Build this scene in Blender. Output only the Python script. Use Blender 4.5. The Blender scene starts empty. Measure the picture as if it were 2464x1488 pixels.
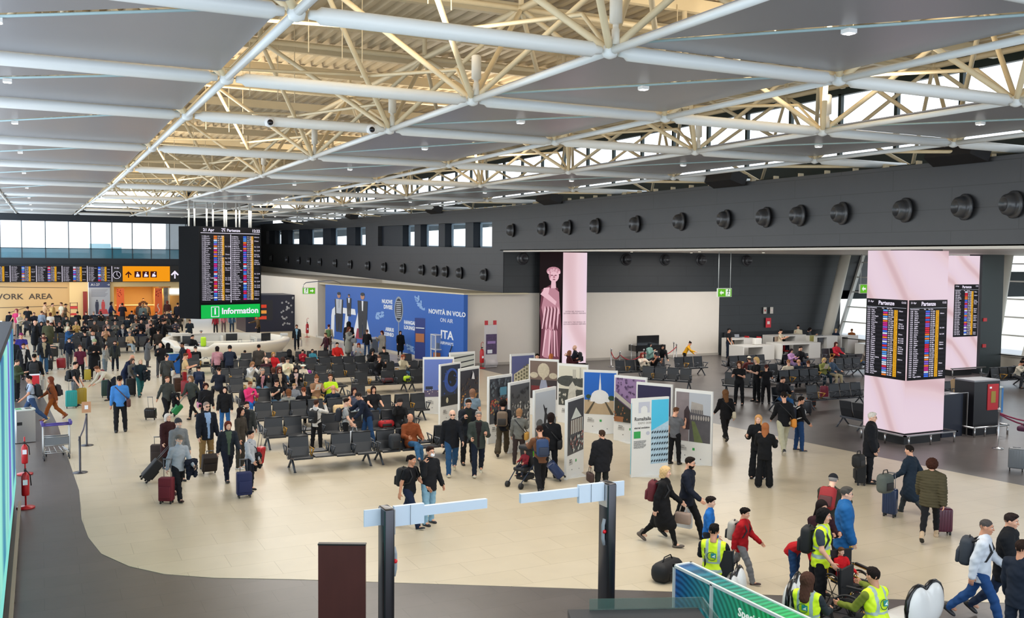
import bpy, math, random
import numpy as np
from mathutils import Vector, Matrix, Euler
scene = bpy.context.scene
COL = scene.collection
random.seed(7)
rad = math.radians
# ---------------------------------------------------------------- camera
H = 5.9
cam_d = bpy.data.cameras.new('camera'); cam = bpy.data.objects.new('camera', cam_d); COL.objects.link(cam)
YAW, PITCH, ROLL, FPX = rad(26.304), rad(2.981), rad(.529), 2302.7
cy, sy, cp, sp = math.cos(YAW), math.sin(YAW), math.cos(PITCH), math.sin(PITCH)
fwd = Vector((sy*cp, cy*cp, -sp)); rt = Vector((cy, -sy, 0)); up = rt.cross(fwd)
r2 = rt*math.cos(ROLL)+up*math.sin(ROLL); u2 = up*math.cos(ROLL)-rt*math.sin(ROLL)
cam.matrix_world = Matrix(((r2.x, u2.x, -fwd.x, 0), (r2.y, u2.y, -fwd.y, 0), (r2.z, u2.z, -fwd.z, H), (0, 0, 0, 1)))
cam_d.sensor_fit = 'HORIZONTAL'; cam_d.sensor_width = 36; cam_d.lens = 36*FPX/2464
cam_d.clip_start = .1; cam_d.clip_end = 2000
scene.camera = cam
# ---------------------------------------------------------------- colour management, sky, lamps
vs = scene.view_settings
vs.view_transform = 'Standard'; vs.look = 'None'; vs.gamma = 1; vs.use_curve_mapping = False
vs.exposure = 0.42
world = bpy.data.worlds.new('sky'); scene.world = world; world.use_nodes = True
nt = world.node_tree; bgn = nt.nodes['Background']; bgn.inputs[0].default_value = (.80, .90, 1.0, 1); bgn.inputs[1].default_value = 2.0
def area(name, loc, size, power, col=(1, .95, .86), sy_=None, rot=(0, 0, 0), spread=180):
    l = bpy.data.lights.new(name, 'AREA'); l.energy = power; l.color = col; l.size = size; l.spread = rad(spread)
    if sy_: l.shape = 'RECTANGLE'; l.size_y = sy_
    o = bpy.data.objects.new(name, l); o.location = loc; o.rotation_euler = rot; COL.objects.link(o); return o
# warm unseen fill lamps added among the roof trusses to brighten the deck, general downlighting of the hall and of the side lounge
for yy in (16, 34, 54, 78):
    for xx in (3, 13):
        area('truss_fill', (xx+2, yy, 9.6), 3.0, 270, (1, .90, .74), rot=(math.pi, 0, 0))
for yy in (14, 28, 42, 58, 76):
    area('hall_light', (10.6, yy, 8.75), 5, 600, (1, .955, .88), sy_=9)
for xx, yy in ((30, 20), (29, 38), (36, 42), (42, 34)):
    area('lounge_light', (xx, yy, 6.3), 5, 420, (1, .97, .93), sy_=6)
area('shop_light', (9.2, 99, 2.7), 4, 170, (1, .72, .40), sy_=3)
area('far_wall_light', (2, 93, 3.3), 8, 90, (1, .78, .50), sy_=1.5, rot=(rad(50), 0, 0))
# ---------------------------------------------------------------- materials
def lin(h):
    if isinstance(h, str):
        h = h.lstrip('#'); h = h if len(h) > 3 else ''.join(q*2 for q in h); c = [int(h[i:i+2], 16)/255 for i in (0, 2, 4)]
        return tuple(x/12.92 if x <= .04045 else ((x+.055)/1.055)**2.4 for x in c)
    return tuple(h)
_M = {}
def mat(name, col='#808080', rough=.6, metal=0, emit=0, var=0, scale=8, bump=0, alpha=1, trans=0, stretch=None, spec=.5):
    key = (name, str(col), rough, metal, emit, var, scale, bump, alpha, trans, stretch, spec)
    if key in _M: return _M[key]
    m = bpy.data.materials.new(name); m.use_nodes = True; _M[key] = m
    n = m.node_tree.nodes; L = m.node_tree.links; b = n['Principled BSDF']; c = lin(col)
    b.inputs['Base Color'].default_value = (*c, 1); b.inputs['Roughness'].default_value = rough
    b.inputs['Metallic'].default_value = metal; b.inputs['Specular IOR Level'].default_value = spec
    if trans: b.inputs['Transmission Weight'].default_value = trans; b.inputs['IOR'].default_value = 1.1
    if alpha < 1: b.inputs['Alpha'].default_value = alpha
    if emit:
        b.inputs['Emission Color'].default_value = (*c, 1); b.inputs['Emission Strength'].default_value = emit
        b.inputs['Base Color'].default_value = (0, 0, 0, 1); b.inputs['Specular IOR Level'].default_value = .15
    if var or bump:
        tc = n.new('ShaderNodeTexCoord'); nz = n.new('ShaderNodeTexNoise'); nz.inputs['Scale'].default_value = scale
        nz.inputs['Detail'].default_value = 3
        src = tc.outputs['Object']
        if stretch:
            mp = n.new('ShaderNodeMapping'); mp.inputs['Scale'].default_value = stretch; L.new(src, mp.inputs[0]); src = mp.outputs[0]
        L.new(src, nz.inputs['Vector'])
        if var:
            mx = n.new('ShaderNodeMixRGB'); mx.inputs[1].default_value = (*[x*(1-var) for x in c], 1); mx.inputs[2].default_value = (*[min(1, x*(1+var)) for x in c], 1)
            L.new(nz.outputs[0], mx.inputs[0]); L.new(mx.outputs[0], b.inputs['Base Color'])
        if bump:
            bp = n.new('ShaderNodeBump'); bp.inputs['Strength'].default_value = bump; bp.inputs['Distance'].default_value = .02
            L.new(nz.outputs[0], bp.inputs['Height']); L.new(bp.outputs[0], b.inputs['Normal'])
    return m
def brickmat(name, c1, c2, cm, w, h, mortar=.004, rough=.4, rot=0, off=.5, var=.5, axes='xy', spec=.5, bump=0):
    m = bpy.data.materials.new(name); m.use_nodes = True
    n = m.node_tree.nodes; L = m.node_tree.links; b = n['Principled BSDF']
    tc = n.new('ShaderNodeTexCoord'); sx = n.new('ShaderNodeSeparateXYZ'); cx = n.new('ShaderNodeCombineXYZ')
    L.new(tc.outputs['Object'], sx.inputs[0])
    L.new(sx.outputs['XYZ'.index(axes[0].upper())], cx.inputs[0]); L.new(sx.outputs['XYZ'.index(axes[1].upper())], cx.inputs[1])
    br = n.new('ShaderNodeTexBrick'); br.offset = off
    br.inputs['Color1'].default_value = (*lin(c1), 1); br.inputs['Color2'].default_value = (*lin(c2), 1); br.inputs['Mortar'].default_value = (*lin(cm), 1)
    br.inputs['Scale'].default_value = 1; br.inputs['Mortar Size'].default_value = mortar; br.inputs['Brick Width'].default_value = w; br.inputs['Row Height'].default_value = h
    br.inputs['Mortar Smooth'].default_value = .1
    L.new(cx.outputs[0], br.inputs['Vector'])
    nz = n.new('ShaderNodeTexNoise'); nz.inputs['Scale'].default_value = 1.7; nz.inputs['Detail'].default_value = 6; L.new(tc.outputs['Object'], nz.inputs['Vector'])
    mx = n.new('ShaderNodeMixRGB'); mx.blend_type = 'MULTIPLY'; mx.inputs[0].default_value = var
    L.new(br.outputs[0], mx.inputs[1]); L.new(nz.outputs[0], mx.inputs[2])
    g = n.new('ShaderNodeGamma'); g.inputs[1].default_value = .9; L.new(mx.outputs[0], g.inputs[0]); L.new(g.outputs[0], b.inputs['Base Color'])
    b.inputs['Roughness'].default_value = rough; b.inputs['Specular IOR Level'].default_value = spec
    if bump:
        bp = n.new('ShaderNodeBump'); bp.inputs['Strength'].default_value = bump; bp.inputs['Distance'].default_value = .01; bp.invert = True
        L.new(br.outputs['Fac'], bp.inputs['Height']); L.new(bp.outputs[0], b.inputs['Normal'])
    return m
# ---------------------------------------------------------------- mesh builder
class MB:
    def __init__(s): s.v = []; s.f = []; s.m = []; s.sm = []
    def add(s, vs, fs, mi=0, smooth=False):
        o = len(s.v); s.v += [tuple(v) for v in vs]
        for f in fs: s.f.append(tuple(i+o for i in f)); s.m.append(mi); s.sm.append(smooth)
        return s
    def box(s, x0, x1, y0, y1, z0, z1, mi=0, M=None):
        vs = [(x, y, z) for z in (z0, z1) for y in (y0, y1) for x in (x0, x1)]
        if M: vs = [M @ Vector(v) for v in vs]
        return s.add(vs, [(0, 2, 3, 1), (4, 5, 7, 6), (0, 1, 5, 4), (2, 6, 7, 3), (0, 4, 6, 2), (1, 3, 7, 5)], mi)
    def cbox(s, c, d, mi=0, M=None, bev=0):
        if bev: return s.rbox(c, d, bev, mi, M)
        return s.box(c[0]-d[0]/2, c[0]+d[0]/2, c[1]-d[1]/2, c[1]+d[1]/2, c[2]-d[2]/2, c[2]+d[2]/2, mi, M)
    def rbox(s, c, d, r, mi=0, M=None, seg=3, e=None):   # rounded box as a superellipsoid-ish shell
        hx, hy, hz = d[0]/2, d[1]/2, d[2]/2; r = min(r, hx*.98, hy*.98, hz*.98)
        vs, fs = [], []; N = 4*(seg+1); rings = []
        lat = [(-math.pi/2 + math.pi/2*i/seg, -1) for i in range(seg+1)]+[(math.pi/2*i/seg, 1) for i in range(seg+1)]
        for la, sg in lat:
            ring = []
            for q in range(4):
                for i in range(seg+1):
                    a = math.pi/2*(q+i/seg); sx_ = 1 if q in (0, 3) else -1; sy2 = 1 if q in (0, 1) else -1
                    ring.append((sx_*(hx-r)+r*math.cos(a)*math.cos(la), sy2*(hy-r)+r*math.sin(a)*math.cos(la), sg*(hz-r)+r*math.sin(la)))
            rings.append(ring)
        for ring in rings: vs += [(c[0]+p[0], c[1]+p[1], c[2]+p[2]) for p in ring]
        for j in range(len(rings)-1):
            for i in range(N): fs.append((j*N+i, j*N+(i+1) % N, (j+1)*N+(i+1) % N, (j+1)*N+i))
        fs.append(tuple(range(N))[::-1]); fs.append(tuple((len(rings)-1)*N+i for i in range(N)))
        if M: vs = [M @ Vector(v) for v in vs]
        return s.add(vs, fs, mi, True)
    def tube(s, pts, r, mi=0, n=8, caps=True, M=None):
        pts = [Vector(p) for p in pts]; rs = r if isinstance(r, (list, tuple)) else [r]*len(pts)
        vs, fs = [], []; prev = None
        for i, p in enumerate(pts):
            d = (pts[min(i+1, len(pts)-1)]-pts[max(i-1, 0)]).normalized()
            a = prev if prev is not None else (Vector((0, 0, 1)) if abs(d.z) < .9 else Vector((1, 0, 0)))
            x = (a-d*a.dot(d)).normalized(); prev = x; y = d.cross(x)
            for k in range(n):
                t = 2*math.pi*k/n; vs.append(p+(x*math.cos(t)+y*math.sin(t))*rs[i])
        for i in range(len(pts)-1):
            for k in range(n): fs.append((i*n+k, i*n+(k+1) % n, (i+1)*n+(k+1) % n, (i+1)*n+k))
        if caps: fs.append(tuple(range(n))[::-1]); fs.append(tuple((len(pts)-1)*n+k for k in range(n)))
        if M: vs = [M @ Vector(v) for v in vs]
        return s.add(vs, fs, mi, True)
    def lathe(s, c, prof, mi=0, n=16, M=None, caps=True):
        vs, fs = [], []
        for r, z in prof:
            for k in range(n): t = 2*math.pi*k/n; vs.append((c[0]+r*math.cos(t), c[1]+r*math.sin(t), c[2]+z))
        for i in range(len(prof)-1):
            for k in range(n): fs.append((i*n+k, i*n+(k+1) % n, (i+1)*n+(k+1) % n, (i+1)*n+k))
        if caps: fs.append(tuple(range(n))[::-1]); fs.append(tuple((len(prof)-1)*n+k for k in range(n)))
        if M: vs = [M @ Vector(v) for v in vs]
        return s.add(vs, fs, mi, True)
    def prism(s, poly, z0, z1, mi=0, M=None):
        n = len(poly); vs = [(x, y, z0) for x, y in poly]+[(x, y, z1) for x, y in poly]
        fs = [tuple(range(n))[::-1], tuple(range(n, 2*n))]+[(i, (i+1) % n, (i+1) % n+n, i+n) for i in range(n)]
        if M: vs = [M @ Vector(v) for v in vs]
        return s.add(vs, fs, mi)
    def slab(s, O, U, V, poly, t=.004, mi=0):   # flat polygon given in (u,v) metres on a plane, with thickness t along the normal
        O, U, V = Vector(O), Vector(U), Vector(V); N = U.cross(V).normalized(); n = len(poly)
        vs = [O+U*u+V*v for u, v in poly]+[O+U*u+V*v+N*t for u, v in poly]
        return s.add(vs, [tuple(range(n))[::-1], tuple(range(n, 2*n))]+[(i, (i+1) % n, (i+1) % n+n, i+n) for i in range(n)], mi)
    def build(s, name, mats=None, parent=None, label=None, cat=None, group=None, kind=None, M=None):
        me = bpy.data.meshes.new(name); me.from_pydata(s.v, [], s.f)
        if mats is not None:
            for m in (mats if isinstance(mats, (list, tuple)) else [mats]): me.materials.append(m)
        me.polygons.foreach_set('material_index', s.m); me.polygons.foreach_set('use_smooth', s.sm); me.update()
        return link(me, name, parent, label, cat, group, kind, M)
def link(me, name, parent=None, label=None, cat=None, group=None, kind=None, M=None):
    o = bpy.data.objects.new(name, me); COL.objects.link(o)
    if parent is not None: o.parent = parent
    if M is not None: o.matrix_local = M
    return tag(o, label, cat, group, kind)
def tag(o, label=None, cat=None, group=None, kind=None):
    if label: o['label'] = label
    if cat: o['category'] = cat
    if group: o['group'] = group
    if kind: o['kind'] = kind
    return o
def thing(name, label, cat, loc=(0, 0, 0), rz=0, group=None):
    o = bpy.data.objects.new(name, None); COL.objects.link(o); o.location = loc; o.rotation_euler = (0, 0, rz); o.empty_display_size = .1
    return tag(o, label, cat, group)
def dup(o, loc=None, rz=None, label=None, group=None, parent=None):
    c = o.copy(); COL.objects.link(c)
    if parent is not None: c.parent = parent
    for ch in list(o.children): dup(ch, parent=c)
    if loc is not None: c.location = loc
    if rz is not None: c.rotation_euler = (0, 0, rz)
    if label: c['label'] = label
    if group: c['group'] = group
    return c
def st(mb, name, mats, parent=None): return mb.build(name, mats, parent, kind='structure' if parent is None else None)
def text(body, size, m, parent=None, name='lettering', loc=(0, 0, 0), U=(1, 0, 0), V=(0, 0, 1), align='LEFT', ext=.002, space=1, sx=1, bold=0):
    cu = bpy.data.curves.new(name, 'FONT'); cu.body = body; cu.size = size; cu.align_x = align; cu.align_y = 'CENTER'; cu.extrude = ext
    cu.space_line = space; cu.resolution_u = 2; cu.offset = bold; cu.materials.append(m)
    tmp = bpy.data.objects.new('tmp', cu); me = bpy.data.meshes.new_from_object(tmp); bpy.data.objects.remove(tmp); bpy.data.curves.remove(cu); me.name = name
    if not me.materials: me.materials.append(m)
    o = bpy.data.objects.new(name, me); COL.objects.link(o)
    if parent is not None: o.parent = parent
    U, V = Vector(U).normalized(), Vector(V).normalized(); N = U.cross(V)
    o.matrix_local = Matrix(((U.x*sx, V.x, N.x, loc[0]), (U.y*sx, V.y, N.y, loc[1]), (U.z*sx, V.z, N.z, loc[2]), (0, 0, 0, 1)))
    return o
def Rz(a): return Matrix.Rotation(a, 4, 'Z')
def T(x, y, z): return Matrix.Translation((x, y, z))
# ================================================================ THE HALL
white_paint = mat('white_paint', '#e2dace', .55, var=.02, scale=3)
tube_paint = mat('tube_paint', '#dfe2e2', .35, var=.02, scale=2)
truss_paint = mat('truss_paint', '#dac9a6', .5, var=.05, scale=4)
deck_m = mat('deck_paint', '#c8b798', .55, var=.06, scale=2)
dark_clad = brickmat('dark_cladding', '#2c2d30', '#2f2f32', '#1a1a1c', 4.2, .62, .012, .42, axes='yz', var=.25, spec=.6)
dark_cladx = brickmat('dark_cladding_back', '#25292c', '#272b2e', '#15171a', 4.2, .62, .012, .45, axes='xz', var=.25)
dark_reveal = mat('dark_reveal', '#23262b', .5)
black_m = mat('black_paint', '#101114', .4)
green_blk = mat('dark_green_steel', '#0d2320', .5)
steel = mat('brushed_steel', '#b9b9b9', .28, 1, var=.05, scale=30)
floor_b = brickmat('beige_floor_tiles', '#cfc1a7', '#cabca1', '#a5977b', 1.6, .8, .0045, .30, var=.16, spec=.42)
floor_d = brickmat('dark_floor_tiles', '#5a5350', '#544e4b', '#45403d', 1.2, .6, .005, .33, var=.35, spec=.5)
f = MB(); f.box(-3, 60, -3, 116, -.3, 0); st(f, 'floor', floor_d)
f = MB(); f.prism([(10.03, 13.76), (20, 7.9), (26, 4.4), (23.4, 16.52), (22.6, 22), (21.93, 27.65), (21.5, 37), (21.07, 47.5), (20.2, 52.9), (18.6, 69), (18.3, 95.9), (-1.9, 95.9), (-1.2, 70), (-.5, 52),
    (.05, 44.5), (.2, 42.1), (.52, 36.1), (.63, 31.9), (.73, 28.8), (.82, 26.1), (.77, 23.2), (.84, 21.6), (1.02, 20.3), (1.45, 19.25), (2.0, 18.5), (2.8, 17.9), (4.05, 17.24)], 0, .006)
st(f, 'floor_2', floor_b)
# outside: the apron and grass strips seen through the glazing
ap = MB(); ap.box(60, 900, -300, 500, -.6, -.3, 0); ap.box(130, 900, 40, 52, -.3, -.28, 1); ap.box(160, 900, 20, 24, -.3, -.28, 1); ap.box(-500, 900, 120, 900, -.6, -.3, 0)
st(ap, 'ground', [mat('apron_concrete', '#c9c4b4', .8, var=.08, scale=.05), mat('dry_grass', '#98944f', .9, var=.2, scale=.3)])
def zz(z, y): return z+max(0, .0135*(y-48))
# right wall: dark cladding, upper band over the lounge opening and full band beyond it
def wq(mb, x0, x1, y0, y1, z0, z1, mi=0):
    n = 1 if y1 <= 48.2 else 2
    vs = [(x, y, zz(z, y)) for z in (z0, z1) for y in (y0, y1) for x in (x0, x1)]
    mb.add(vs, [(0, 2, 3, 1), (4, 5, 7, 6), (0, 1, 5, 4), (2, 6, 7, 3), (0, 4, 6, 2), (1, 3, 7, 5)], mi)
w = MB(); w.box(23.2, 23.9, -3, 48.1, 6.42, 8.8); st(w, 'wall_right', dark_clad)
w = MB()
wq(w, 23.2, 24.1, 48.1, 114, 3.98, 6.52); wq(w, 23.2, 24.1, 48.1, 114, 8.02, 8.8)
for a, b in ((48.1, 49.6), (70.1, 73.2), (110, 114)): wq(w, 23.2, 24.1, a, b, 6.52, 8.02)
st(w, 'wall_right_2', dark_clad)
w = MB(); wins = [(49.7, 52.9), (54.1, 57.4), (58.5, 61.8), (63.0, 65.4), (73.3, 76.9), (79.4, 84.3), (87, 92.5), (96, 100.6), (104, 107)]
prev = None
for i, (a, b) in enumerate(wins):
    e = wins[i+1][0] if i+1 < len(wins) and i != 3 else (70.1 if i == 3 else 110)
    wq(w, 23.5, 24.1, b, e, 6.52, 8.02)
st(w, 'wall_right_3', mat('window_pier', '#141c28', .45))
for i, (a, b) in enumerate(wins):
    fr = MB(); t = .09
    wq(fr, 23.95, 24.08, a, a+t, 6.52, 8.02); wq(fr, 23.95, 24.08, b-t, b, 6.52, 8.02); wq(fr, 23.95, 24.08, a, b, 6.52, 6.6); wq(fr, 23.95, 24.08, a, b, 7.94, 8.02); wq(fr, 23.95, 24.05, a+.5, a+.56, 6.52, 8.02)
    o = st(fr, 'window_%d' % (i+1), mat('pale_frame', '#9fb6c8', .4))
    g = MB(); wq(g, 24.0, 24.01, a+t, b-t, 6.6, 7.94); g.build('pane', mat('window_glass', '#cfe4f2', .02, alpha=.18), o)
# pale wall of the far side, above which the dark wall hangs; ledge
w = MB(); w.prism([(18.3, 69.2), (24.1, 69.2), (24.1, 114), (17.9, 114)], 0, 4.25); st(w, 'wall_right_4', white_paint)
w = MB(); w.box(23.22, 24.05, 48.6, 113.9, 0, 4.95); st(w, 'wall_right_5', white_paint)
w = MB(); w.prism([(18.3, 70.2), (20.62, 47.6), (24.6, 47.6), (24.6, 70.2)], 3.95, 4.02, 0); st(w, 'trim_1', mat('ledge_paint', '#d9cdae', .5))
# back wall of the lounge: white lower panel, dark upper part
w = MB(); w.box(20.62, 38.3, 48.1, 48.5, .14, 4.0, 0); st(w, 'wall_back', white_paint)
w = MB(); w.box(20.62, 38.3, 48.06, 48.5, 0, .14, 0); st(w, 'baseboard_back', mat('skirting', '#b5aea4', .5))
w = MB(); w.box(23.24, 52.5, 48.07, 48.5, 4.0, 6.4, 0); w.box(38.3, 48.5, 48.07, 48.5, 0, 4.0); st(w, 'wall_back_2', dark_cladx)
w = MB(); w.box(38.6, 48.3, 47.95, 48.12, .0, 1.35); w.box(38.6, 48.3, 47.9, 48.12, 1.35, 1.4); st(w, 'trim_2', mat('dark_panel', '#1b1e22', .5, var=.1, scale=3))
# soffit of the lounge
w = MB(); w.box(23.2, 54, -3, 48.5, 6.38, 6.42); w.box(23.2, 23.5, -3, 48.1, 6.3, 6.42); st(w, 'ceiling_2', mat('soffit_white', '#d9d2c8', .45))
for i, (x, y) in enumerate([(24.5, 44), (24.5, 40), (24.5, 36), (24.5, 32), (24.6, 28), (25, 20), (29, 44), (29, 38), (33, 44), (33, 38)]):
    l = MB(); l.lathe((0, 0, 0), [(.09, 0), (.09, .03), (.11, .03)], 0, 12); l.lathe((0, 0, -.002), [(.07, 0), (.07, .004)], 1, 12)
    l.build('ceiling_light', [steel, mat('lamp_glow', '#fff4dc', emit=6)], None, 'round recessed downlight in the white lounge soffit', 'light', 'downlights in the lounge soffit', M=T(x, y, 6.35))
# end wall facade at Y = 96
Y0 = 96.
w = MB(); w.box(-3.4, 13, Y0, Y0+.4, 8.95, 10.3, 0); w.box(-3.4, 13, Y0, Y0+.4, 4.9, 5.62, 0); w.box(12.72, 13.2, Y0, Y0+17, 3.4, 12, 0); w.box(13, 24.6, 113, 113.4, 4, 12, 0); st(w, 'wall_end', mat('dark_band', '#17202a', .5))
w = MB()
for i, x in enumerate([-3.05, -1.35, .55, 2.45, 4.3, 6.1, 7.85, 9.5, 11.15, 12.6]): w.box(x-.035, x+.035, Y0+.05, Y0+.2, 5.62, 8.95)
w.box(-3.4, 12.7, Y0+.05, Y0+.2, 6.48, 6.54); wf = st(w, 'window_10', mat('dark_mullion', '#1c3340', .4))
g = MB(); g.box(-3.4, 12.7, Y0+.1, Y0+.12, 5.62, 6.48); g.build('lower_glazing', mat('blue_glass', '#3f7d93', .08, alpha=.8, var=.25, scale=.6), wf)
g = MB(); g.box(-3.4, 12.7, Y0+.1, Y0+.12, 6.54, 8.95); g.build('upper_glazing', mat('window_glass', '#cfe4f2', .02, alpha=.18), wf)
# far roofscape seen through the end windows
b = MB(); b.box(5.5, 7.8, 125, 127, 5.9, 7.3, 0); b.box(7.8, 9, 125, 127, 5.9, 6.9, 0); b.box(-20, 40, 127, 128, 5.4, 6.2, 1); tag(b.build('plant_room', [mat('pale_blue_sheet', '#9cc4cf', .6), mat('roof_parapet', '#d7dbd8', .7)]), 'pale blue rooftop plant box behind the end windows', 'building')
b = MB(); b.tube([(14.2, 124, -.3), (14.2, 124, 7.2)], .05); b.tube([(15.6, 124, -.3), (15.6, 124, 7.9)], .05); b.lathe((14.2, 124, 6.6), [(.25, 0), (.3, .3), (.1, .7)], 0, 8); b.lathe((15.6, 124, 6.4), [(.3, 0), (.35, .4), (.1, .8)], 0, 8); b.box(13.4, 16.4, 124, 124.1, 5.9, 5.98)
tag(b.build('rooftop_mast', mat('grey_mast', '#8fa5ad', .5)), 'grey rooftop masts and vents behind the end windows', 'mast')
# band of screens over the doors
w = MB(); w.box(-3.4, 13, Y0-.35, Y0, 3.45, 4.98); st(w, 'trim_3', black_m)
w = MB(); w.box(-3.4, 2.45, Y0+.1, Y0+.4, 0, 3.45, 0); w.box(-3.4, 3.9, Y0, Y0+.1, 3.3, 3.45, 0); st(w, 'wall_end_2', mat('sand_wall', '#c0a070', .6))
w = MB()
for pts in (((-3.2, 3.0), (-1.2, 2.95), (2.3, 2.9)), ((-3.4, 1.15), (.3, 1.22), (2.35, 1.36)), ((-2.4, .7), (-1.2, 1.12), (-.9, 1.2))):
    for (xa, za), (xb, zb) in zip(pts, pts[1:]): w.slab((0, Y0+.1, 0), (1, 0, 0), (0, 0, 1), [(xa, za), (xb, zb), (xb, zb+.05), (xa, za+.05)], .01)
st(w, 'trim_4', mat('brown_line', '#4a3b30', .6))
text('WORK  AREA', .70, mat('letter_brown', '#3a2f28', .6), None, 'wall_lettering', (-3.75, Y0+.08, 2.13), align='LEFT', ext=.01, sx=1.12, bold=.008); tag(bpy.data.objects['wall_lettering'], 'dark capitals reading WORK AREA on the sand wall', 'lettering')
w = MB(); w.box(2.45, 4.0, Y0-.25, Y0+.4, 0, 3.45, 0); w.box(5.8, 6.2, Y0, Y0+.4, 0, 3.45, 0); w.box(11.2, 13, Y0, Y0+.4, 2.9, 3.45); w.box(6.2, 11.2, Y0, Y0+.4, 3.0, 3.45); w.box(12.6, 13, Y0, Y0+.4, 0, 2.9); st(w, 'wall_end_3', mat('cream_wall', '#d8c08e', .6))
w = MB(); w.box(6.0, 10.4, Y0+7, Y0+7.2, 0, 3.4, 0); w.box(6.0, 6.2, Y0+.4, Y0+7, 0, 3.4); w.box(10.2, 10.4, Y0+.4, Y0+7, 0, 3.4); w.box(6, 13, Y0+.4, Y0+7, 3.4, 3.5); w.box(10.4, 12.8, Y0+3, Y0+3.2, 0, 3.4, 0); st(w, 'wall_shop', mat('warm_cream', '#f0cf8e', .6))
# shop counter and orange banners
t = thing('shop_counter', 'warm wooden counter inside the lit shop, clerk behind it', 'counter', (8.2, Y0+3.5, 0))
m_ = MB(); m_.box(-1.6, 1.8, 0, .7, 0, 1.05); m_.build('body', mat('light_wood', '#c88b3e', .5, var=.15, scale=3, stretch=(1, 1, 8)), t)
m_ = MB(); m_.box(-1.7, 1.9, -.05, .8, 1.05, 1.12); m_.build('top', mat('cream_top', '#f4e3c0', .4), t)
m_ = MB(); m_.lathe((0, 0, 0), [(.28, 0), (.28, .03)], 0, 20, M=T(.3, -.04, .55) @ Matrix.Rotation(rad(90), 4, 'X')); m_.build('round_panel', mat('dark_wood', '#8a4b1c', .5), t)
for x, lb in ((6.75, 'orange vertical banner beside the shop opening, nearer the blue map board'), (10.1, 'orange vertical banner beside the shop opening, nearer the white doorway')):
    m_ = MB(); m_.box(x-.33, x+.33, Y0-.06, Y0, .35, 2.85, 0)
    for k in range(9): m_.lathe((0, 0, 0), [(.05, 0), (.05, .01)], 1, 8, M=T(x+random.uniform(-.25, .25), Y0-.06, 2.1+.08*k) @ Matrix.Rotation(rad(90), 4, 'X'))
    for k in range(7): m_.lathe((0, 0, 0), [(.06, 0), (.06, .01)], 2, 8, M=T(x+.08*math.sin(k), Y0-.06, .6+.12*k) @ Matrix.Rotation(rad(90), 4, 'X'))
    tag(m_.build('hanging_banner', [mat('banner_orange', '#ef6a35', .5), mat('banner_dark', '#a8281a', .5), mat('banner_white', '#f2e4d8', .5)]), lb, 'banner')
# board between the doors: A1-27
t = thing('directory_board', 'tall grey and navy board marked A1-27 between the doors', 'sign', (4.95, Y0-.35, 0))
m_ = MB(); m_.box(-.9, .9, 0, .15, 0, 2.95, 0); m_.build('panel', mat('board_grey', '#9aa3b3', .5), t)
m_ = MB(); m_.box(-.9, .9, -.02, .15, 2.95, 3.45, 0); m_.box(-.9, .9, -.02, .15, 0, .32, 0); m_.build('header', mat('board_navy', '#1f3566', .5), t)
text('A1-27', .3, mat('sign_white', '#dfe6ee', .5), t, 'lettering', (-.72, -.04, 3.2))
text('\u2192', .3, mat('sign_white', '#dfe6ee', .5), t, 'arrow', (.62, -.04, 3.2))
m_ = MB()
for k in range(6): m_.box(-.7, .7-.1*(k % 3), -.012, 0, 2.72-.12*k, 2.75-.12*k, 0)
for x, mi in ((-.22, 1), (.3, 2)):
    m_.slab((x, -.002, .5), (1, 0, 0), (0, 0, 1), [(-.1, 0), (.1, 0), (.16, .8), (.12, 1.15), (-.12, 1.15), (-.16, .8)], .01, mi); m_.lathe((0, 0, 0), [(.07, 0), (.07, .01)], mi, 10, M=T(x, -.002, 1.75) @ Matrix.Rotation(rad(90), 4, 'X'))
m_.slab((.3, -.002, .5), (1, 0, 0), (0, 0, 1), [(-.45, 0), (.45, 0), (.3, .45), (-.3, .45)], .008, 2)
m_.build('printed_picture', [mat('print_dark', '#4b5262', .6), mat('print_navy', '#27304a', .6), mat('print_red', '#b2424a', .6)], t)
# white doorway with a lit shop sign, glossy black-and-white pictures beside it
w = MB(); w.box(10.6, 10.95, Y0-.05, Y0+.05, .3, 2.9, 1); w.box(12.2, 12.5, Y0-.05, Y0+.05, .3, 2.9, 1); w.box(10.55, 12.6, Y0+.05, Y0+.2, 2.15, 2.9, 0); w.box(11.0, 11.1, Y0, Y0+.1, 0, 2.3, 0); w.box(12.1, 12.2, Y0, Y0+.1, 0, 2.3, 0); w.box(11.1, 12.1, Y0-.08, Y0, 2.3, 2.8, 2)
st(w, 'door_1', [mat('door_cream', '#ead9b4', .5), mat('photo_grey', '#77736f', .4, var=.9, scale=2.2), mat('lit_sign', '#eef4ff', emit=1.3)])
# ---------------------------------------------------------------- roof: deck, space frame, panels, lights
XS = [-1.75, 2.98, 7.66, 12.23, 16.76, 21.25, 25.42]; YS = [2.6, 7.4, 12.29, 17.32, 22.26, 29.51, 36.99, 46.01, 57.35, 68.8, 80.5, 92.5]
ZC = 9.0; ZT = 11.6
def zr(y): return ZC+.012*max(0, y-46)
d = MB(); x = -4.
while x < 26.0:
    for (xa, za, xb, zb) in ((x, 12.5, x+.16, 12.5), (x+.16, 12.5, x+.2, 12.36), (x+.2, 12.36, x+.36, 12.36), (x+.36, 12.36, x+.4, 12.5)):
        d.add([(xa, -3, za), (xb, -3, zb), (xb, 114, zb+.6), (xa, 114, za+.6)], [(0, 1, 2, 3)], 0)
    x += .4
d.box(-4, 26.4, -3, 114, 13.15, 13.2, 0); st(d, 'ceiling', deck_m)
d = MB()
for y in [v for i in range(len(YS)-1) for v in (YS[i], (YS[i]+YS[i+1])/2)]: d.box(-4, 26, y-.09, y+.09, 12.0+.005*y, 12.32+.005*y)
st(d, 'trim_5', truss_paint)
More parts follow.
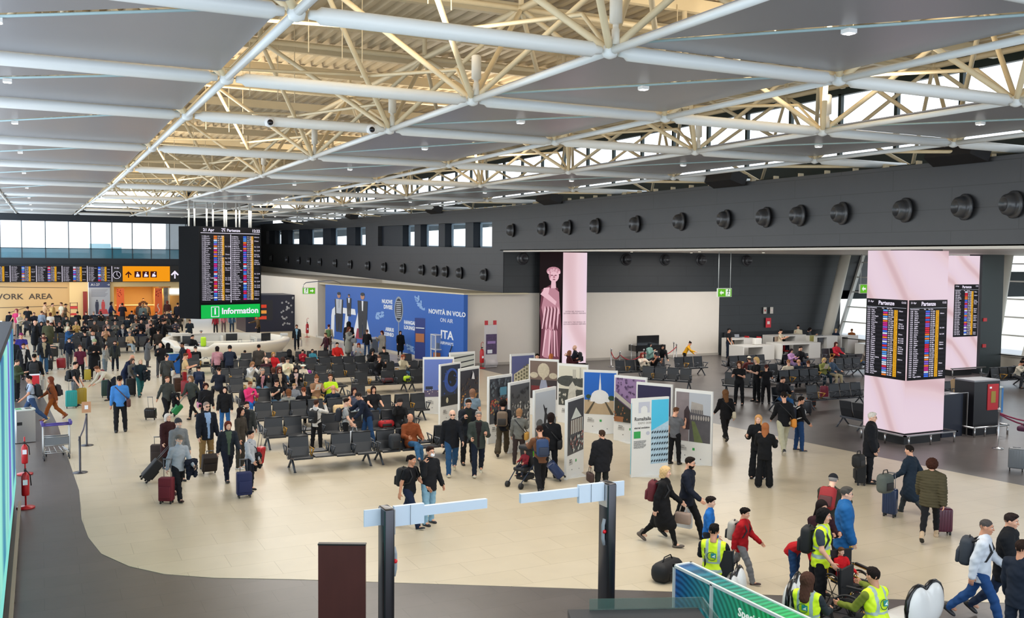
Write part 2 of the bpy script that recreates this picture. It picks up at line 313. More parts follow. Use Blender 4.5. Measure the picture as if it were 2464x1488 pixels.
def bay_tube(a, b, r, name, m): q = MB(); q.tube([a, b], r, 0, 10); return q
for j, y in enumerate(YS):     # main bottom tubes across the hall, one run per row
    q = MB(); z = zr(y)
    for i in range(len(XS)-1):
        a, b = XS[i]+.16, XS[i+1]-.16
        q.tube([(a, y, z), (a+.1, y, z), (a+.16, y, z), (b-.16, y, z), (b-.1, y, z), (b, y, z)], [.06, .07, .115, .115, .07, .06], 0, 14)
    q.tube([(-4, y, z), (XS[0]-.1, y, z)], .1, 0, 12)
    for x in XS: q.lathe((x, y, z-.11), [(.03, 0), (.1, .03), (.125, .11), (.1, .19), (.03, .22)], 0, 10)
    st(q, 'trim_%d' % (6+j), tube_paint)
for i, x in enumerate(XS):     # lengthwise bottom chords
    q = MB()
    for j in range(len(YS)-1): q.tube([(x, YS[j]+.13, zr(YS[j])), (x, YS[j+1]-.13, zr(YS[j+1]))], .062, 0, 10)
    q.tube([(x, YS[-1], zr(92)), (x, 112, zr(112))], .062, 0, 8); st(q, 'trim_%d' % (20+i), tube_paint)
q = MB(); r = .05
tc = lambda i, j: Vector(((XS[i]+XS[i+1])/2, (YS[j]+YS[j+1])/2, ZT+.012*max(0, YS[j]-46)))
for i in range(len(XS)-1):
    for j in range(len(YS)-1):
        t_ = tc(i, j)
        for (a, b) in ((i, j), (i+1, j), (i, j+1), (i+1, j+1)): q.tube([(XS[a], YS[b], zr(YS[b])), t_], .058, 0, 8, False)
        if j < len(YS)-2: q.tube([t_, tc(i, j+1)], .085, 0, 8, False)
        if i < len(XS)-2: q.tube([t_, tc(i+1, j)], .07, 0, 8, False)
        q.tube([t_, t_+Vector((0, 0, .75))], .07, 0, 6, False)
        q.lathe((t_.x, t_.y, t_.z-.1), [(.04, 0), (.13, .06), (.13, .14), (.04, .2)], 0, 8)
        if i in (1, 3): # secondary pipes hung in the open bays
            m0 = Vector((XS[i]+.1, YS[j]+.2, 10.1)); q.tube([m0, m0+Vector((XS[i+1]-XS[i]-.6, .3, .25))], .035, 0, 6, False)
            q.tube([(XS[i+1], YS[j]+.1, ZC+.1), (XS[i+1]+.05, YS[j]+.9, ZC+.75), (XS[i+1]-.9, YS[j+1]-.6, ZC+1.1)], .04, 0, 6, False)
            for dx in (-.3, .5, 1.0): q.tube([(t_.x+dx, t_.y+.4*dx, 10.1), (t_.x+dx, t_.y+.4*dx, 12.2)], .012, 0, 4, False)
st(q, 'trim_27', truss_paint)
panel_m = mat('ceiling_panel', '#8b8b90', .30, var=.04, scale=1.2, spec=.8)
q = MB(); e = MB(); gl = 0
lamp = None
for i in (0, 2, 4):
    if i == 0: xa, xb = XS[0]-2.2, XS[1]
    else: xa, xb = XS[i], XS[i+1]
    for j in range(len(YS)-1):
        ya, yb = YS[j], YS[j+1]; z = (zr(ya)+zr(yb))/2+.1
        L_ = XS[i]; w_ = xb-xa; x0 = xa+.12; x1 = xb-.14; y0 = ya+.12; y1 = yb-.1; g = .16
        # two triangles either side of the diagonal running from (left, far) to (right, near)
        q.prism([(x0, y0), (x1-g*1.4, y0), (x0, y1-g*1.4)], z, z+.03, 0); q.prism([(x1, y0+g*.5), (x1, y1), (x0+g*.5, y1)], z, z+.03, 0)
        e.tube([(x0, y1-.06, z-.0), (x1, y0+.06, z-.0)], .022, 0, 6)
        c = Vector(((x0+x1)/2+.03, (y0+y1)/2, z-.05))
        if lamp is None:
            l = MB(); l.cbox((0, 0, 0), (.15, .15, .06)); l.box(-.06, .06, -.06, .06, -.036, -.03, 1)
            lamp = l.build('panel_light', [mat('lamp_housing', '#eeeeee', .4), mat('lamp_face', '#ffffff', emit=9)], None, 'square downlight glowing on a grey ceiling panel seam', 'light', 'downlights on the ceiling panels', M=T(*c))
        else: dup(lamp, c)
st(q, 'ceiling_3', panel_m); st(e, 'trim_28', mat('seam_blue', '#9db7bd', .4))
# brown edge of panels beside the open bays
# clerestory over the right wall
w = MB(); w.box(26.6, 26.8, -3, 114, 12.05, 13.2); w.box(26.6, 26.8, -3, 114, 8.0, 9.75); w.box(24.2, 26.8, -3, 114, 12.9, 13.2); y = -2
while y < 112: w.box(26.6, 26.75, y, y+.14, 9.7, 12.1); y += 2.6
st(w, 'window_11', green_blk)
w = MB(); w.box(23.9, 26.6, -3, 114, 8.55, 8.6); y = 0.6
for k in range(70): w.box(23.75, 23.95, y, y+.07, 8.8, 8.98, 1); y += 1.25
w.box(24.2, 24.6, -3, 114, 8.7, 8.95, 0); st(w, 'trim_29', [green_blk, truss_paint])
# struts from the outer nodes down to the wall head
q = MB()
for y in YS[1:]:
    q.tube([(25.42, y, zr(y)), (24.0, y-.1, 8.95)], .07, 0, 8); q.tube([(21.25, y+2.2, zr(y)), (24.0, y+.1, 8.95)], .05, 0, 8)
st(q, 'trim_30', truss_paint)
# ================================================================ LOUNGE GLAZING AND COLUMNS
wp = mat('glazing_frame', '#dcdad2', .4)
gx = lambda z: 48.2+(z-.8)*.37
w = MB(); w.box(48.2, 48.6, 10, 48.1, 0, .8, 0); w.box(48.1, 48.7, 10, 48.1, .78, .86, 0); st(w, 'wall_lounge', mat('sill_paint', '#c9c2b4', .55))
w = MB()
for y in (48.0, 44.6, 41.2, 37.8, 34.4, 31, 27.6, 24, 20):
    w.add([(gx(.86), y-.09, .86), (gx(.86)+.25, y-.09, .86), (gx(.86)+.25, y+.09, .86), (gx(.86), y+.09, .86), (gx(6.4), y-.09, 6.4), (gx(6.4)+.25, y-.09, 6.4), (gx(6.4)+.25, y+.09, 6.4), (gx(6.4), y+.09, 6.4)],
          [(0, 3, 2, 1), (4, 5, 6, 7), (0, 1, 5, 4), (1, 2, 6, 5), (2, 3, 7, 6), (3, 0, 4, 7)])
for z in (1.9, 2.9, 3.9, 4.9, 5.9): w.box(gx(z)+.05, gx(z)+.16, 10, 48.1, z-.04, z+.04)
wn = st(w, 'window_12', wp)
g = MB(); g.add([(gx(.86)+.1, 10, .86), (gx(.86)+.1, 48.1, .86), (gx(6.4)+.1, 48.1, 6.4), (gx(6.4)+.1, 10, 6.4)], [(0, 1, 2, 3)]); g.build('pane', mat('window_glass', '#cfe4f2', .02, alpha=.18), wn)
w = MB()
for y in (47, 42, 37, 32, 27): w.tube([(46.6, y, 1.0), (46.6, y, 0)], .025)
w.tube([(46.6, 20, 1.0), (46.6, 48, 1.0)], .03); tag(w.build('guard_rail', black_m), 'thin dark guard rail running in front of the lounge glazing', 'railing')
for (x, y, dx, lb) in ((46.2, 47.2, 1.75, 'white slanted round column beside the dark panelled back wall'), (47.0, 35.5, 1.1, 'white slanted round column in front of the glazing, past the second advertising pillar')):
    w = MB(); w.tube([(x, y, 0), (x+dx*1.02, y, 6.4)], .34, 0, 18); w.tube([(x-.01, y, 0), (x+.05, y, .12)], .4, 0, 18); tag(w.build('slanted_column', mat('column_paint', '#d9d4c6', .45)), lb, 'column')
w = MB(); w.box(45.0, 46.7, 34.6, 35.4, 0, 6.38); st(w, 'wall_pier', mat('pier_green', '#1f2b2c', .5)); 
w = MB(); w.cbox((45.3, 34.57, 1.5), (.25, .05, .18)); w.cbox((45.3, 34.57, 2.9), (.25, .05, .18)); tag(w.build('alarm_box', mat('alarm_red', '#c22a30', .5)), 'small red alarm boxes on the dark green pier', 'alarm')
# ---------------------------------------------------------------- text helpers for departure boards
scr_black = mat('screen_black', '#17161c', emit=.5); scr_stripe = mat('screen_stripe', '#23222a', emit=.5)
scr_white = mat('screen_white', '#f4ecff', emit=.75); scr_amber = mat('screen_amber', '#f2b01e', emit=.72)
scr_cols = [mat('screen_'+n, c, emit=.72) for n, c in (('blue', '#3c6fe8'), ('sky', '#5aa0f0'), ('red', '#e02840'), ('magenta', '#d02890'), ('pale', '#dfe4f4'), ('orange', '#f08030'), ('violet', '#8a62d8'))]
CITY = 'Amsterdam,Reggio Calabria,Bologna,Alghero,Genova,Bari,Napoli,Paris,Lampedusa,London,Catania,Algeri,Milano,Barcelona,Copenhagen,Roma,Tunisi,Malta,Frankfurt,Lamezia,Torino,Madrid,Palermo,Trieste,Venezia,Bruxelles,Zurich,Cagliari,Tirana,Monaco,Atene,Vienna,Ginevra,Lisbona,Brindisi,Tel Aviv,Il Cairo,Praga,Berlino,Nizza'.split(',')
def rows_text(n, k0=0):
    rr = random.Random(k0); t0 = 11*60+50
    a, b, c, g_, s_ = [], [], [], [], []
    for i in range(n):
        t0 += rr.choice((0, 5, 5, 10)); a.append('%02d:%02d' % (t0//60, t0 % 60)); b.append(rr.choice(CITY)); c.append(rr.choice(('AZ', 'FR', 'VY', 'U2', 'AF', 'W4', 'BA'))+' %d' % rr.randint(200, 9800))
        g_.append(rr.choice('ABCDE')+str(rr.randint(1, 44))); s_.append(rr.choice(('', '', 'Imbarco', 'Chiuso', 'Rit 12:40', '')))
    return a, b, c, g_, s_
def board(parent, O, U, W, Ht, n, seed=0, head='Partenze', header=True, footer=False, status=True):
    """one departures page on a plane: O = lower left corner, U = to the right, up = z"""
    U = Vector(U).normalized(); V = Vector((0, 0, 1)); O = Vector(O); N = U.cross(V)
    hh = Ht*.10 if header else 0; bh = Ht*.03
    m = MB(); m.slab(O, U, V, [(0, 0), (W, 0), (W, Ht), (0, Ht)], .012, 0)
    rh = (Ht-hh-2*bh)/n; top = Ht-hh-bh
    for i in range(0, n, 2): m.slab(O+N*.011, U, V, [(W*.03, top-rh*(i+1)), (W*.97, top-rh*(i+1)), (W*.97, top-rh*i), (W*.03, top-rh*i)], .003, 1)
    m.build('screen_face', [scr_black, scr_stripe], parent)
    rr = random.Random(seed+5); q = MB()
    for i in range(n):
        z0 = top-rh*(i+.86); z1 = top-rh*(i+.14); ci = rr.randint(0, 6)
        q.slab(O+N*.014, U, V, [(W*.43, z0), (W*.54, z0), (W*.54, z1), (W*.43, z1)], .004, 1+ci)
        if rr.random() < .97: q.slab(O+N*.014, U, V, [(W*.70, z0-rh*.1), (W*.78, z0-rh*.1), (W*.78, z1+rh*.1), (W*.70, z1+rh*.1)], .004, 0)
    if header: q.slab(O+N*.014, U, V, [(W*.02, Ht-hh-.01*Ht*.3), (W*.98, Ht-hh-.01*Ht*.3), (W*.98, Ht-hh), (W*.02, Ht-hh)], .003, 5)
    q.build('airline_tiles', [scr_amber]+scr_cols, parent)
    a, b, c, g_, s_ = rows_text(n, seed); sz = rh*.92; C = O+V*(top-rh*n/2)+N*.018
    for u, col_, mt in ((.03, a, scr_white), (.14, b, scr_white), (.56, c, scr_white), (.715, g_, mat('screen_ink', '#201810', emit=.4)), (.81, s_, scr_white)):
        if col_ is s_ and not status: continue
        for k, tx in enumerate(col_):
            pass
        text('\n'.join(t or ' ' for t in col_), sz, mt, parent, 'flight_lines', C+U*(W*u), U, V, space=rh/sz, ext=.0015, sx=.92)
    if header:
        text('21 Apr', hh*.34, scr_white, parent, 'heading', O+U*(W*.04)+V*(Ht-hh*.35)+N*.016, U, V)
        text(head, hh*.72, scr_white, parent, 'heading', O+U*(W*.5)+V*(Ht-hh*.5)+N*.016, U, V, align='CENTER', bold=.004)
        text('12:22', hh*.34, scr_white, parent, 'heading', O+U*(W*.86)+V*(Ht-hh*.35)+N*.016, U, V)
        text('Orario Destinazione                Volo        Gate  Note', bh*.62, scr_white, parent, 'heading', O+U*(W*.03)+V*(Ht-hh-bh*.55)+N*.016, U, V)
# ---------------------------------------------------------------- pink LED pillars
def pinkmat(name, ph, st_=.66):
    m = bpy.data.materials.new(name); m.use_nodes = True; n = m.node_tree.nodes; L = m.node_tree.links; b = n['Principled BSDF']
    tc = n.new('ShaderNodeTexCoord'); mp = n.new('ShaderNodeMapping'); mp.inputs['Rotation'].default_value = (.5, .9, .3+ph); mp.inputs['Scale'].default_value = (.8, .8, .5)
    wv = n.new('ShaderNodeTexWave'); wv.inputs['Scale'].default_value = .42; wv.inputs['Distortion'].default_value = 7; wv.inputs['Detail'].default_value = 1.5; wv.inputs['Detail Scale'].default_value = .45; wv.inputs['Phase Offset'].default_value = ph
    cr = n.new('ShaderNodeValToRGB'); e = cr.color_ramp.elements
    e[0].position = 0; e[0].color = (*lin('#e0bec4'), 1); e[1].position = 1; e[1].color = (*lin('#f3dce9'), 1)
    x = e.new(.12); x.color = (*lin('#efd3da'), 1); x = e.new(.5); x.color = (*lin('#f0d8e6'), 1)
    L.new(tc.outputs['Object'], mp.inputs[0]); L.new(mp.outputs[0], wv.inputs[0]); L.new(wv.outputs['Fac'], cr.inputs[0])
    b.inputs['Base Color'].default_value = (0, 0, 0, 1); b.inputs['Roughness'].default_value = .6; b.inputs['Specular IOR Level'].default_value = .1
    L.new(cr.outputs[0], b.inputs['Emission Color']); b.inputs['Emission Strength'].default_value = st_
    return m
pk = pinkmat('marble_pink_screen', 1.0); pk2 = pinkmat('marble_pink_screen_b', 3.4)
t = thing('advertising_pillar', 'large square screen pillar with pink marble pictures and two Partenze departure lists', 'pillar')
m = MB(); m.box(25.05, 26.75, 21.93, 23.55, 0, .36); m.build('plinth', black_m, t)
m = MB(); m.box(25.0, 26.8, 21.88, 23.6, .38, 6.3, 0); m.build('screen_body', [pk], t)
m = MB(); m.box(25.6, 26.9, 22.2, 23.2, 6.3, 6.38); m.build('head_plate', black_m, t)
m = MB()
for a, b in (((24.72, 23.9), (24.72, 21.6)), ((24.72, 21.6), (27.08, 21.6)), ((27.08, 21.6), (27.08, 23.9))):
    m.box(min(a[0], b[0])-.04, max(a[0], b[0])+.04, min(a[1], b[1])-.04, max(a[1], b[1])+.04, .34, .38)
for x, y in ((24.72, 23.4), (24.72, 22.4), (24.9, 21.6), (25.9, 21.6), (27.0, 21.6)): m.tube([(x, y, 0), (x, y, .34)], .03)
m.build('bumper_rail', steel, t)
board(t, (24.985, 23.58, 2.1), (0, -1, 0), 1.69, 2.6, 32, 3); board(t, (25.02, 21.865, 2.1), (1, 0, 0), 1.76, 2.6, 32, 9)
t = thing('advertising_pillar', 'second pink screen pillar with a Partenze list, in front of the dark green pier', 'pillar')
m = MB(); m.box(42.7, 44.3, 34.5, 36.0, 0, .3); m.build('plinth', black_m, t)
m = MB(); m.box(42.66, 44.6, 34.46, 36.0, .32, 6.3, 0); m.build('screen_body', [pk2], t)
m = MB(); m.box(42.3, 44.9, 34.1, 34.2, .4, .46); m.tube([(42.4, 34.15, 0), (42.4, 34.15, .4)], .03); m.tube([(44.6, 34.15, 0), (44.6, 34.15, .4)], .03); m.build('bumper_rail', steel, t)
board(t, (42.7, 34.45, 2.05), (1, 0, 0), 1.86, 2.75, 26, 12)
t = thing('advertising_pillar', 'tall screen pillar in front of the white wall, draped pink statue on its dark side', 'pillar')
cn = [(26.13, 46.5), (27.55, 46.3), (27.1, 47.9), (25.25, 47.6)]
m = MB(); m.prism(cn, .05, 6.36, 0); m.build('screen_body', [mat('pillar_dark_screen', '#2a1216', emit=.25)], t)
U1 = (Vector((27.55, 46.3, 0))-Vector((26.13, 46.5, 0))); N1 = U1.normalized().cross(Vector((0, 0, 1)))
m = MB(); m.slab(Vector((26.13, 46.5, .1))+N1*.002, U1.normalized(), (0, 0, 1), [(0, 0), (U1.length, 0), (U1.length, 6.2), (0, 6.2)], .01, 0); m.build('bright_face', [pinkmat('pale_pink_screen', 5.2, .72)], t)
o1 = Vector((26.13, 46.5, 0))+N1*.02+U1.normalized()*.72
for z, b_ in ((2.95, 'ENTRA NEL MONDO DI\nGIOVAN LORENZO BERNINI'), (2.35, 'STEP INTO THE WORLD OF\nGIOVAN LORENZO BERNINI')): text(b_, .105, mat('screen_ink2', '#6a5a66', emit=.5), t, 'screen_lettering', o1+Vector((0, 0, z)), U1, align='CENTER')
U2 = Vector((26.13-25.25, 46.5-47.6, 0)); W2 = U2.length; U2n = U2.normalized(); N2 = U2n.cross(Vector((0, 0, 1)))
mrb = [mat('statue_light', '#eebfca', emit=.7), mat('statue_mid', '#cf93a2', emit=.6), mat('statue_deep', '#8c5060', emit=.45)]
m = MB(); O2 = Vector((25.25, 47.6, 0))+N2*.012
def sl(p, mi, k): m.slab(O2+N2*.006*k, U2n, (0, 0, 1), [(u*W2, v) for u, v in p], .005, mi)
def ell(cu, cv, ru, rv, n=14, a0=0, a1=6.2832): return [(cu+ru*math.cos(a0+(a1-a0)*i/n), cv+rv*math.sin(a0+(a1-a0)*i/n)) for i in range(n)]
sl([(.05, .3), (.9, .3), (.98, 1.9), (.9, 3.2), (.8, 4.3), (.5, 4.5), (.1, 4.2), (.02, 3.0), (.1, 1.9)], 2, 1)
sl([(.2, .4), (.42, .35), (.55, 1.8), (.72, 2.7), (.9, 2.9), (.85, 4.1), (.6, 4.35), (.25, 4.2), (.1, 3.2), (.25, 2.3), (.3, 1.4)], 1, 2)
sl(ell(.62, 5.0, .22, .36), 0, 2); sl(ell(.6, 5.25, .3, .25), 1, 1); sl([(.5, 4.3), (.72, 4.3), (.7, 4.75), (.52, 4.75)], 0, 3)
for k in range(9): sl([(.12+.08*k, 2.0+.15*(k % 3)), (.16+.08*k, 2.0), (.3+.07*k, 3.1), (.24+.07*k, 3.3)], k % 2 and 2 or 0, 3)
for k in range(6): sl([(.15+.13*k, .5), (.2+.13*k, .45), (.34+.09*k, 1.9), (.27+.09*k, 2.0)], k % 2 and 1 or 0, 3)
for k in range(9): sl(ell(.4+.055*k, 5.18+.14*math.sin(k*.39), .06, .09), k % 2, 3)
for u in (.54, .7): sl(ell(u, 5.02, .045, .03), 2, 4)
sl([(.6, 5.02), (.66, 5.02), (.68, 4.86), (.58, 4.86)], 1, 4); sl(ell(.63, 4.78, .06, .025), 2, 4); sl([(.44, 4.75), (.5, 5.0), (.46, 5.2), (.42, 5.0)], 1, 4)
sl([(.05, 3.95), (.2, 4.2), (.75, 3.55), (.7, 3.35)], 0, 4); sl([(.1, 3.9), (.2, 4.3), (.45, 4.35), (.4, 4.0)], 0, 4)
m.build('statue_picture', mrb, t)
m = MB(); m.prism([(x*1.0+(.08 if x > 26 else -.08), y-.1) for x, y in cn], 0, .05); m.build('plinth', black_m, t)
# ---------------------------------------------------------------- hanging information board
BA = rad(14); BU = Vector((math.cos(BA), math.sin(BA), 0)); BO = Vector((8.58, 59.0, 0)); BV = Vector((0, 0, 1)); BN = BU.cross(BV)
t = thing('information_board', 'huge hanging departures board with a green Information strip over the white desk', 'departure board')
BW = 3.73; z0, z1 = 2.18, 7.68
m = MB(); A_ = BO-BU*.0; m.prism([tuple((BO+BU*a+BN*b)[:2]) for a, b in ((-.1, 0), (BW+.1, 0), (BW+.1, -1.0), (-.2, -1.7), (-.8, -1.3))], z0, z1); m.build('casing', mat('board_casing', '#07090d', .7, spec=.15), t)
board(t, BO+BV*(z0+.95)+BN*.01, BU, BW/2, 4.15, 33, 21, header=False); board(t, BO+BU*(BW/2)+BV*(z0+.95)+BN*.01, BU, BW/2, 4.15, 33, 27, header=False)
m = MB(); m.slab(BO+BV*(z0+5.1)+BN*.01, BU, BV, [(0, 0), (BW, 0), (BW, .36), (0, .36)], .012, 0); m.slab(BO+BV*(z0+5.1)+BN*.02, BU, BV, [(0, 0), (BW, 0), (BW, .03), (0, .03)], .012, 1); m.slab(BO+BV*(z0+.95)+BN*.03, BU, BV, [(BW/2-.02, 0), (BW/2+.02, 0), (BW/2+.02, 4.1), (BW/2-.02, 4.1)], .004, 1); m.build('header_strip', [scr_black, scr_white], t)
for b_, u, al in (('21 Apr', .15, 'LEFT'), ('\u2708 Partenze', BW/2, 'CENTER'), ('12:22', BW-.5, 'LEFT')): text(b_, .24, scr_white, t, 'heading', BO+BU*u+BV*(z0+5.29)+BN*.03, BU, align=al, bold=.006)
m = MB(); m.slab(BO+BV*(z0+.02)+BN*.01, BU, BV, [(0, 0), (BW, 0), (BW, .8), (0, .8)], .04, 0)
m.build('green_strip', mat('sign_green', '#0fc250', emit=.68), t)
m = MB(); q0 = BO+BV*(z0+.1)+BN*.055
for (a, b, c, d) in ((.6, 1.1, 0, .04), (.6, 1.1, .58, .62), (.6, .64, 0, .62), (1.06, 1.1, 0, .62)): m.slab(q0, BU, BV, [(a, c), (b, c), (b, d), (a, d)], .006)
m.build('pictogram_frame', scr_white, t); text('i', .55, scr_white, t, 'pictogram', q0+BU*.85+BV*.33, BU, align='CENTER', bold=.02)
text('Information', .50, scr_white, t, 'lettering', BO+BU*1.25+BV*(z0+.42)+BN*.055, BU, bold=.014)
for k, u in enumerate((-.5, .05, .6, 1.2, 1.7, 2.05, 2.45, 2.9, 3.3, 3.65)):
    m = MB(); p = BO+BU*u-BN*(.5+.5*(k % 2)); m.tube([p+BV*z1, p+BV*9.3], .05, 0, 8); m.build('hanger', mat('hanger_white', '#d8d8d2', .4), t)
# ---------------------------------------------------------------- information desk: white ring counter
t = thing('information_desk', 'white curved ring counter under the hanging departures board', 'reception desk', (10.0, 58.65, 0))
dw = mat('desk_white', '#e0dace', .4, var=.015, scale=2); di = mat('desk_grey', '#8f949b', .5)
def ringpt(a, k=1.): return (3.65*k*math.cos(a), 4.2*k*math.sin(a))
m = MB(); n = 64; prof = [(.80, 0), (.83, .12), (.92, .5), (.99, .85), (1.0, .98), (.985, 1.06), (.92, 1.08), (.89, 1.06), (.88, .1)]
for i in range(n+1):
    a = 2*math.pi*i/n; ad = math.degrees(a) % 360
    lowz = 1.0
    if 208 < ad < 246: lowz = .78
    for k, z in prof: x, y = ringpt(a, k if k > .9 else k); m.v.append((x, y, z*lowz))
P_ = len(prof)
for i in range(n):
    for k in range(P_-1): m.f.append((i*P_+k, (i+1)*P_+k, (i+1)*P_+k+1, i*P_+k+1)); m.m.append(0); m.sm.append(True)
m.build('counter_shell', dw, t)
m = MB(); m.prism([ringpt(2*math.pi*i/40, .87) for i in range(40)], .70, .74); m.build('worktop', di, t)
m = MB(); m.box(-2.4, 1.6, 1.3, 1.4, .74, 1.12); m.box(-2.4, -2.3, 1.4, 2.6, .74, 1.12); m.box(-.2, -.1, .6, 1.3, .74, 1.12); m.box(1.6, 1.7, -.4, 1.4, .74, 1.05); m.box(-1.4, 1.2, -1.6, -.9, .74, .95); m.box(-2.9, -1.9, 1.8, 2.6, 1.08, 1.22); m.build('partition', dw, t)
for x, y, r_, lb in ((.35, .4, 0, 'dark monitor in the middle of the ring desk'), (2.35, .2, 25, 'small dark monitor at the end of the ring desk nearest the blue wall'), (-2.3, -.6, -30, 'dark monitor beside the clerk on the ring desk')):
    q = thing('monitor', lb, 'monitor', (10.0+x, 58.65+y, .74), rad(r_)); q.scale = (.7, .8, .85); m = MB(); m.cbox((0, 0, .34), (.95, .05, .55), 0); m.build('screen', black_m, q); m = MB(); m.cbox((0, 0, .02), (.35, .25, .03)); m.tube([(0, 0, .02), (0, 0, .2)], .03); m.build('stand', black_m, q)
m = MB(); m.cbox((-3.6, -1.7, .9), (.16, .3, .4)); 
o = MB(); o.rbox((0, 0, .28), (.3, .2, .55), .08); o.build('folded_vest', mat('lime_cloth', '#b6e02a', .7), None, 'lime yellow vest on the chair beside the desk clerk', 'vest', M=T(8.35, 56.6, .75))
for i, (x, y) in enumerate(((7.2, 61.2), (13.4, 58.6), (9.2, 56.9), (10.1, 56.4), (11.4, 56.3))):
    m = MB()
    for k in range(5): m.cbox((0, 0, .015+.03*k), (.4, .3, .028), k % 2)
    m.build('paper_stack', [mat('paper', '#d8d4ca', .7), mat('paper_blue', '#b8c2cc', .7)], None, 'small stack of papers on the ring desk counter', 'papers', 'papers on the information desk', M=T(x, y, 1.1 if i < 2 else .745))
# ---------------------------------------------------------------- blue airline wall
b0 = Vector((18.3, 69.6, 0)); b1 = Vector((20.62, 47.62, 0)); bu = (b1-b0).normalized(); bl = (b1-b0).length; bn = bu.cross(Vector((0, 0, 1)))
t = thing('printed_wall', 'long blue airline advertising wall with giant white ITA letters', 'advertising wall')
def wallc(px):   # fraction along the wall from the picture's horizontal position
    return px
b0s = b0+bu*1.8; m = MB(); m.prism([tuple(b0s[:2]), tuple(b1[:2]), tuple((b1-bn*.25)[:2]), tuple((b0s-bn*.25)[:2])], .15, 3.95, 0); m.build('blue_panel', mat('print_blue', '#1f5cb4', .45, var=.06, scale=.4), t)
m = MB(); m.prism([tuple((b0+bn*.03)[:2]), tuple((b1+bn*.03)[:2]), tuple((b1-bn*.2)[:2]), tuple((b0-bn*.2)[:2])], 0, .15, 0); m.build('base_strip', mat('base_white', '#c9c4bb', .5), t)
wb = mat('print_white', '#e6eaf0', .5)
def wt(b_, u, z, s, al='CENTER', bold=.004, sx=1.25): text(b_, s, wb, t, 'lettering', b0+bu*u+bn*.004+Vector((0, 0, z)), bu, align=al, bold=bold, sx=sx, ext=.004)
wt('NUOVE\nDIVISE', 13.1, 2.98, .34, 'RIGHT', .012, 1.35); wt('HANGAR\nLOUNGE', 14.75, 1.86, .31, 'LEFT', .012, 1.25); wt('AIRBUS\nA320NEO', 13.3, 1.26, .31, 'RIGHT', .012, 1.2)
wt('NOVITÀ IN VOLO', 20.15, 2.85, .36, 'CENTER', .01, 1.5); wt('ON AIR', 20.15, 2.42, .33, 'CENTER', -.002, 1.35)
wt('ITA', 20.2, 1.6, .66, 'CENTER', .014, 1.5); wt('AIRWAYS', 20.2, 1.14, .24, 'CENTER', .003, 1.5)
m = MB(); V_ = Vector((0, 0, 1)); gm_ = lambda P: [(2.9+(u-1.6)*.745, v*.87) for u, v in P]
def bs(poly, mi=0, k=1): m.slab(b0+bn*.004*k, bu, V_, poly, .004, mi)
bs(gm_([(1.6, .35), (2.4, .35), (2.5, 2.1), (2.9, 2.35), (7.6, 2.35), (7.4, 2.8), (2.6, 2.8), (1.9, 2.55), (1.7, 2.0)]), 0)
bs(gm_([(4.6, .3), (5.5, .3), (5.9, 2.4), (5.2, 2.4)]), 0); bs(gm_([(6.6, .3), (7.6, .3), (9.0, 2.2), (9.1, 2.8), (8.2, 2.8)]), 0); bs(gm_([(10.1, .25), (11.2, .25), (9.7, 2.8), (8.6, 2.8), (8.7, 2.3)]), 0)
bs(gm_([(7.5, .55), (9.2, .55), (8.9, 1.35), (7.9, 1.35)]), 1, 2)
for u, zf, h, mi in ((4.4, .7, 2.75, 2), (6.2, 1.9, 1.5, 2), (8.5, .55, 3.0, 2)):
    s_ = h/1.8
    bs([(u-.35*s_, zf), (u-.05, zf), (u, zf+.8*s_), (u+.05, zf), (u+.35*s_, zf), (u+.45*s_, zf+.85*s_), (u+.5*s_, zf+1.5*s_), (u-.5*s_, zf+1.5*s_), (u-.45*s_, zf+.85*s_)], mi, 3)
    bs(ell(u, zf+1.68*s_, .2*s_, .13*s_), 4, 4); bs(ell(u, zf+1.76*s_, .2*s_, .07*s_), 2, 5)
    bs([(u-.08, zf+1.1*s_), (u+.08, zf+1.1*s_), (u+.14, zf+1.5*s_), (u-.14, zf+1.5*s_)], 0, 4)
bs([(3.95, 2.0), (4.85, 2.0), (4.95, 3.0), (3.85, 3.0)], 5, 4)
bs(ell(14.0, 2.75, .62, .8, 24), 3, 1); bs(ell(14.0, 2.75, .5, .68, 24), 2, 2)
for k in range(9): bs([(13.65, 2.25+.12*k), (14.35, 2.25+.12*k), (14.35, 2.3+.12*k), (13.65, 2.3+.12*k)], 5, 3)
bs([(13.95, .5), (14.05, .5), (14.05, 1.95), (13.95, 1.95)], 3, 1)
rr = random.Random(3)
for cu, cv, s_ in ((10.9, 2.2, .3), (11.5, 2.3, .26), (16.5, 3.5, .24), (16.9, 3.2, .3), (17.3, 3.0, .2), (15.5, .5, .26), (16.0, .45, .26)):
    for k in range(9): bs(ell(cu+rr.uniform(-.7, .7)*s_*1.6, cv+rr.uniform(-.6, .6)*s_, .55*s_*rr.uniform(.5, 1.2), .3*s_*rr.uniform(.5, 1.2), 12), 6, 1+.2*k)
m.build('printed_picture', [wb, mat('print_red', '#9e3048', .5), mat('print_black', '#151a26', .5), mat('print_grey', '#8e97a4', .5), mat('print_skin', '#b5836a', .6), mat('print_silver', '#b9bec8', .5), mat('print_cloud', '#86aadc', .6, var=.25, scale=2)], t)
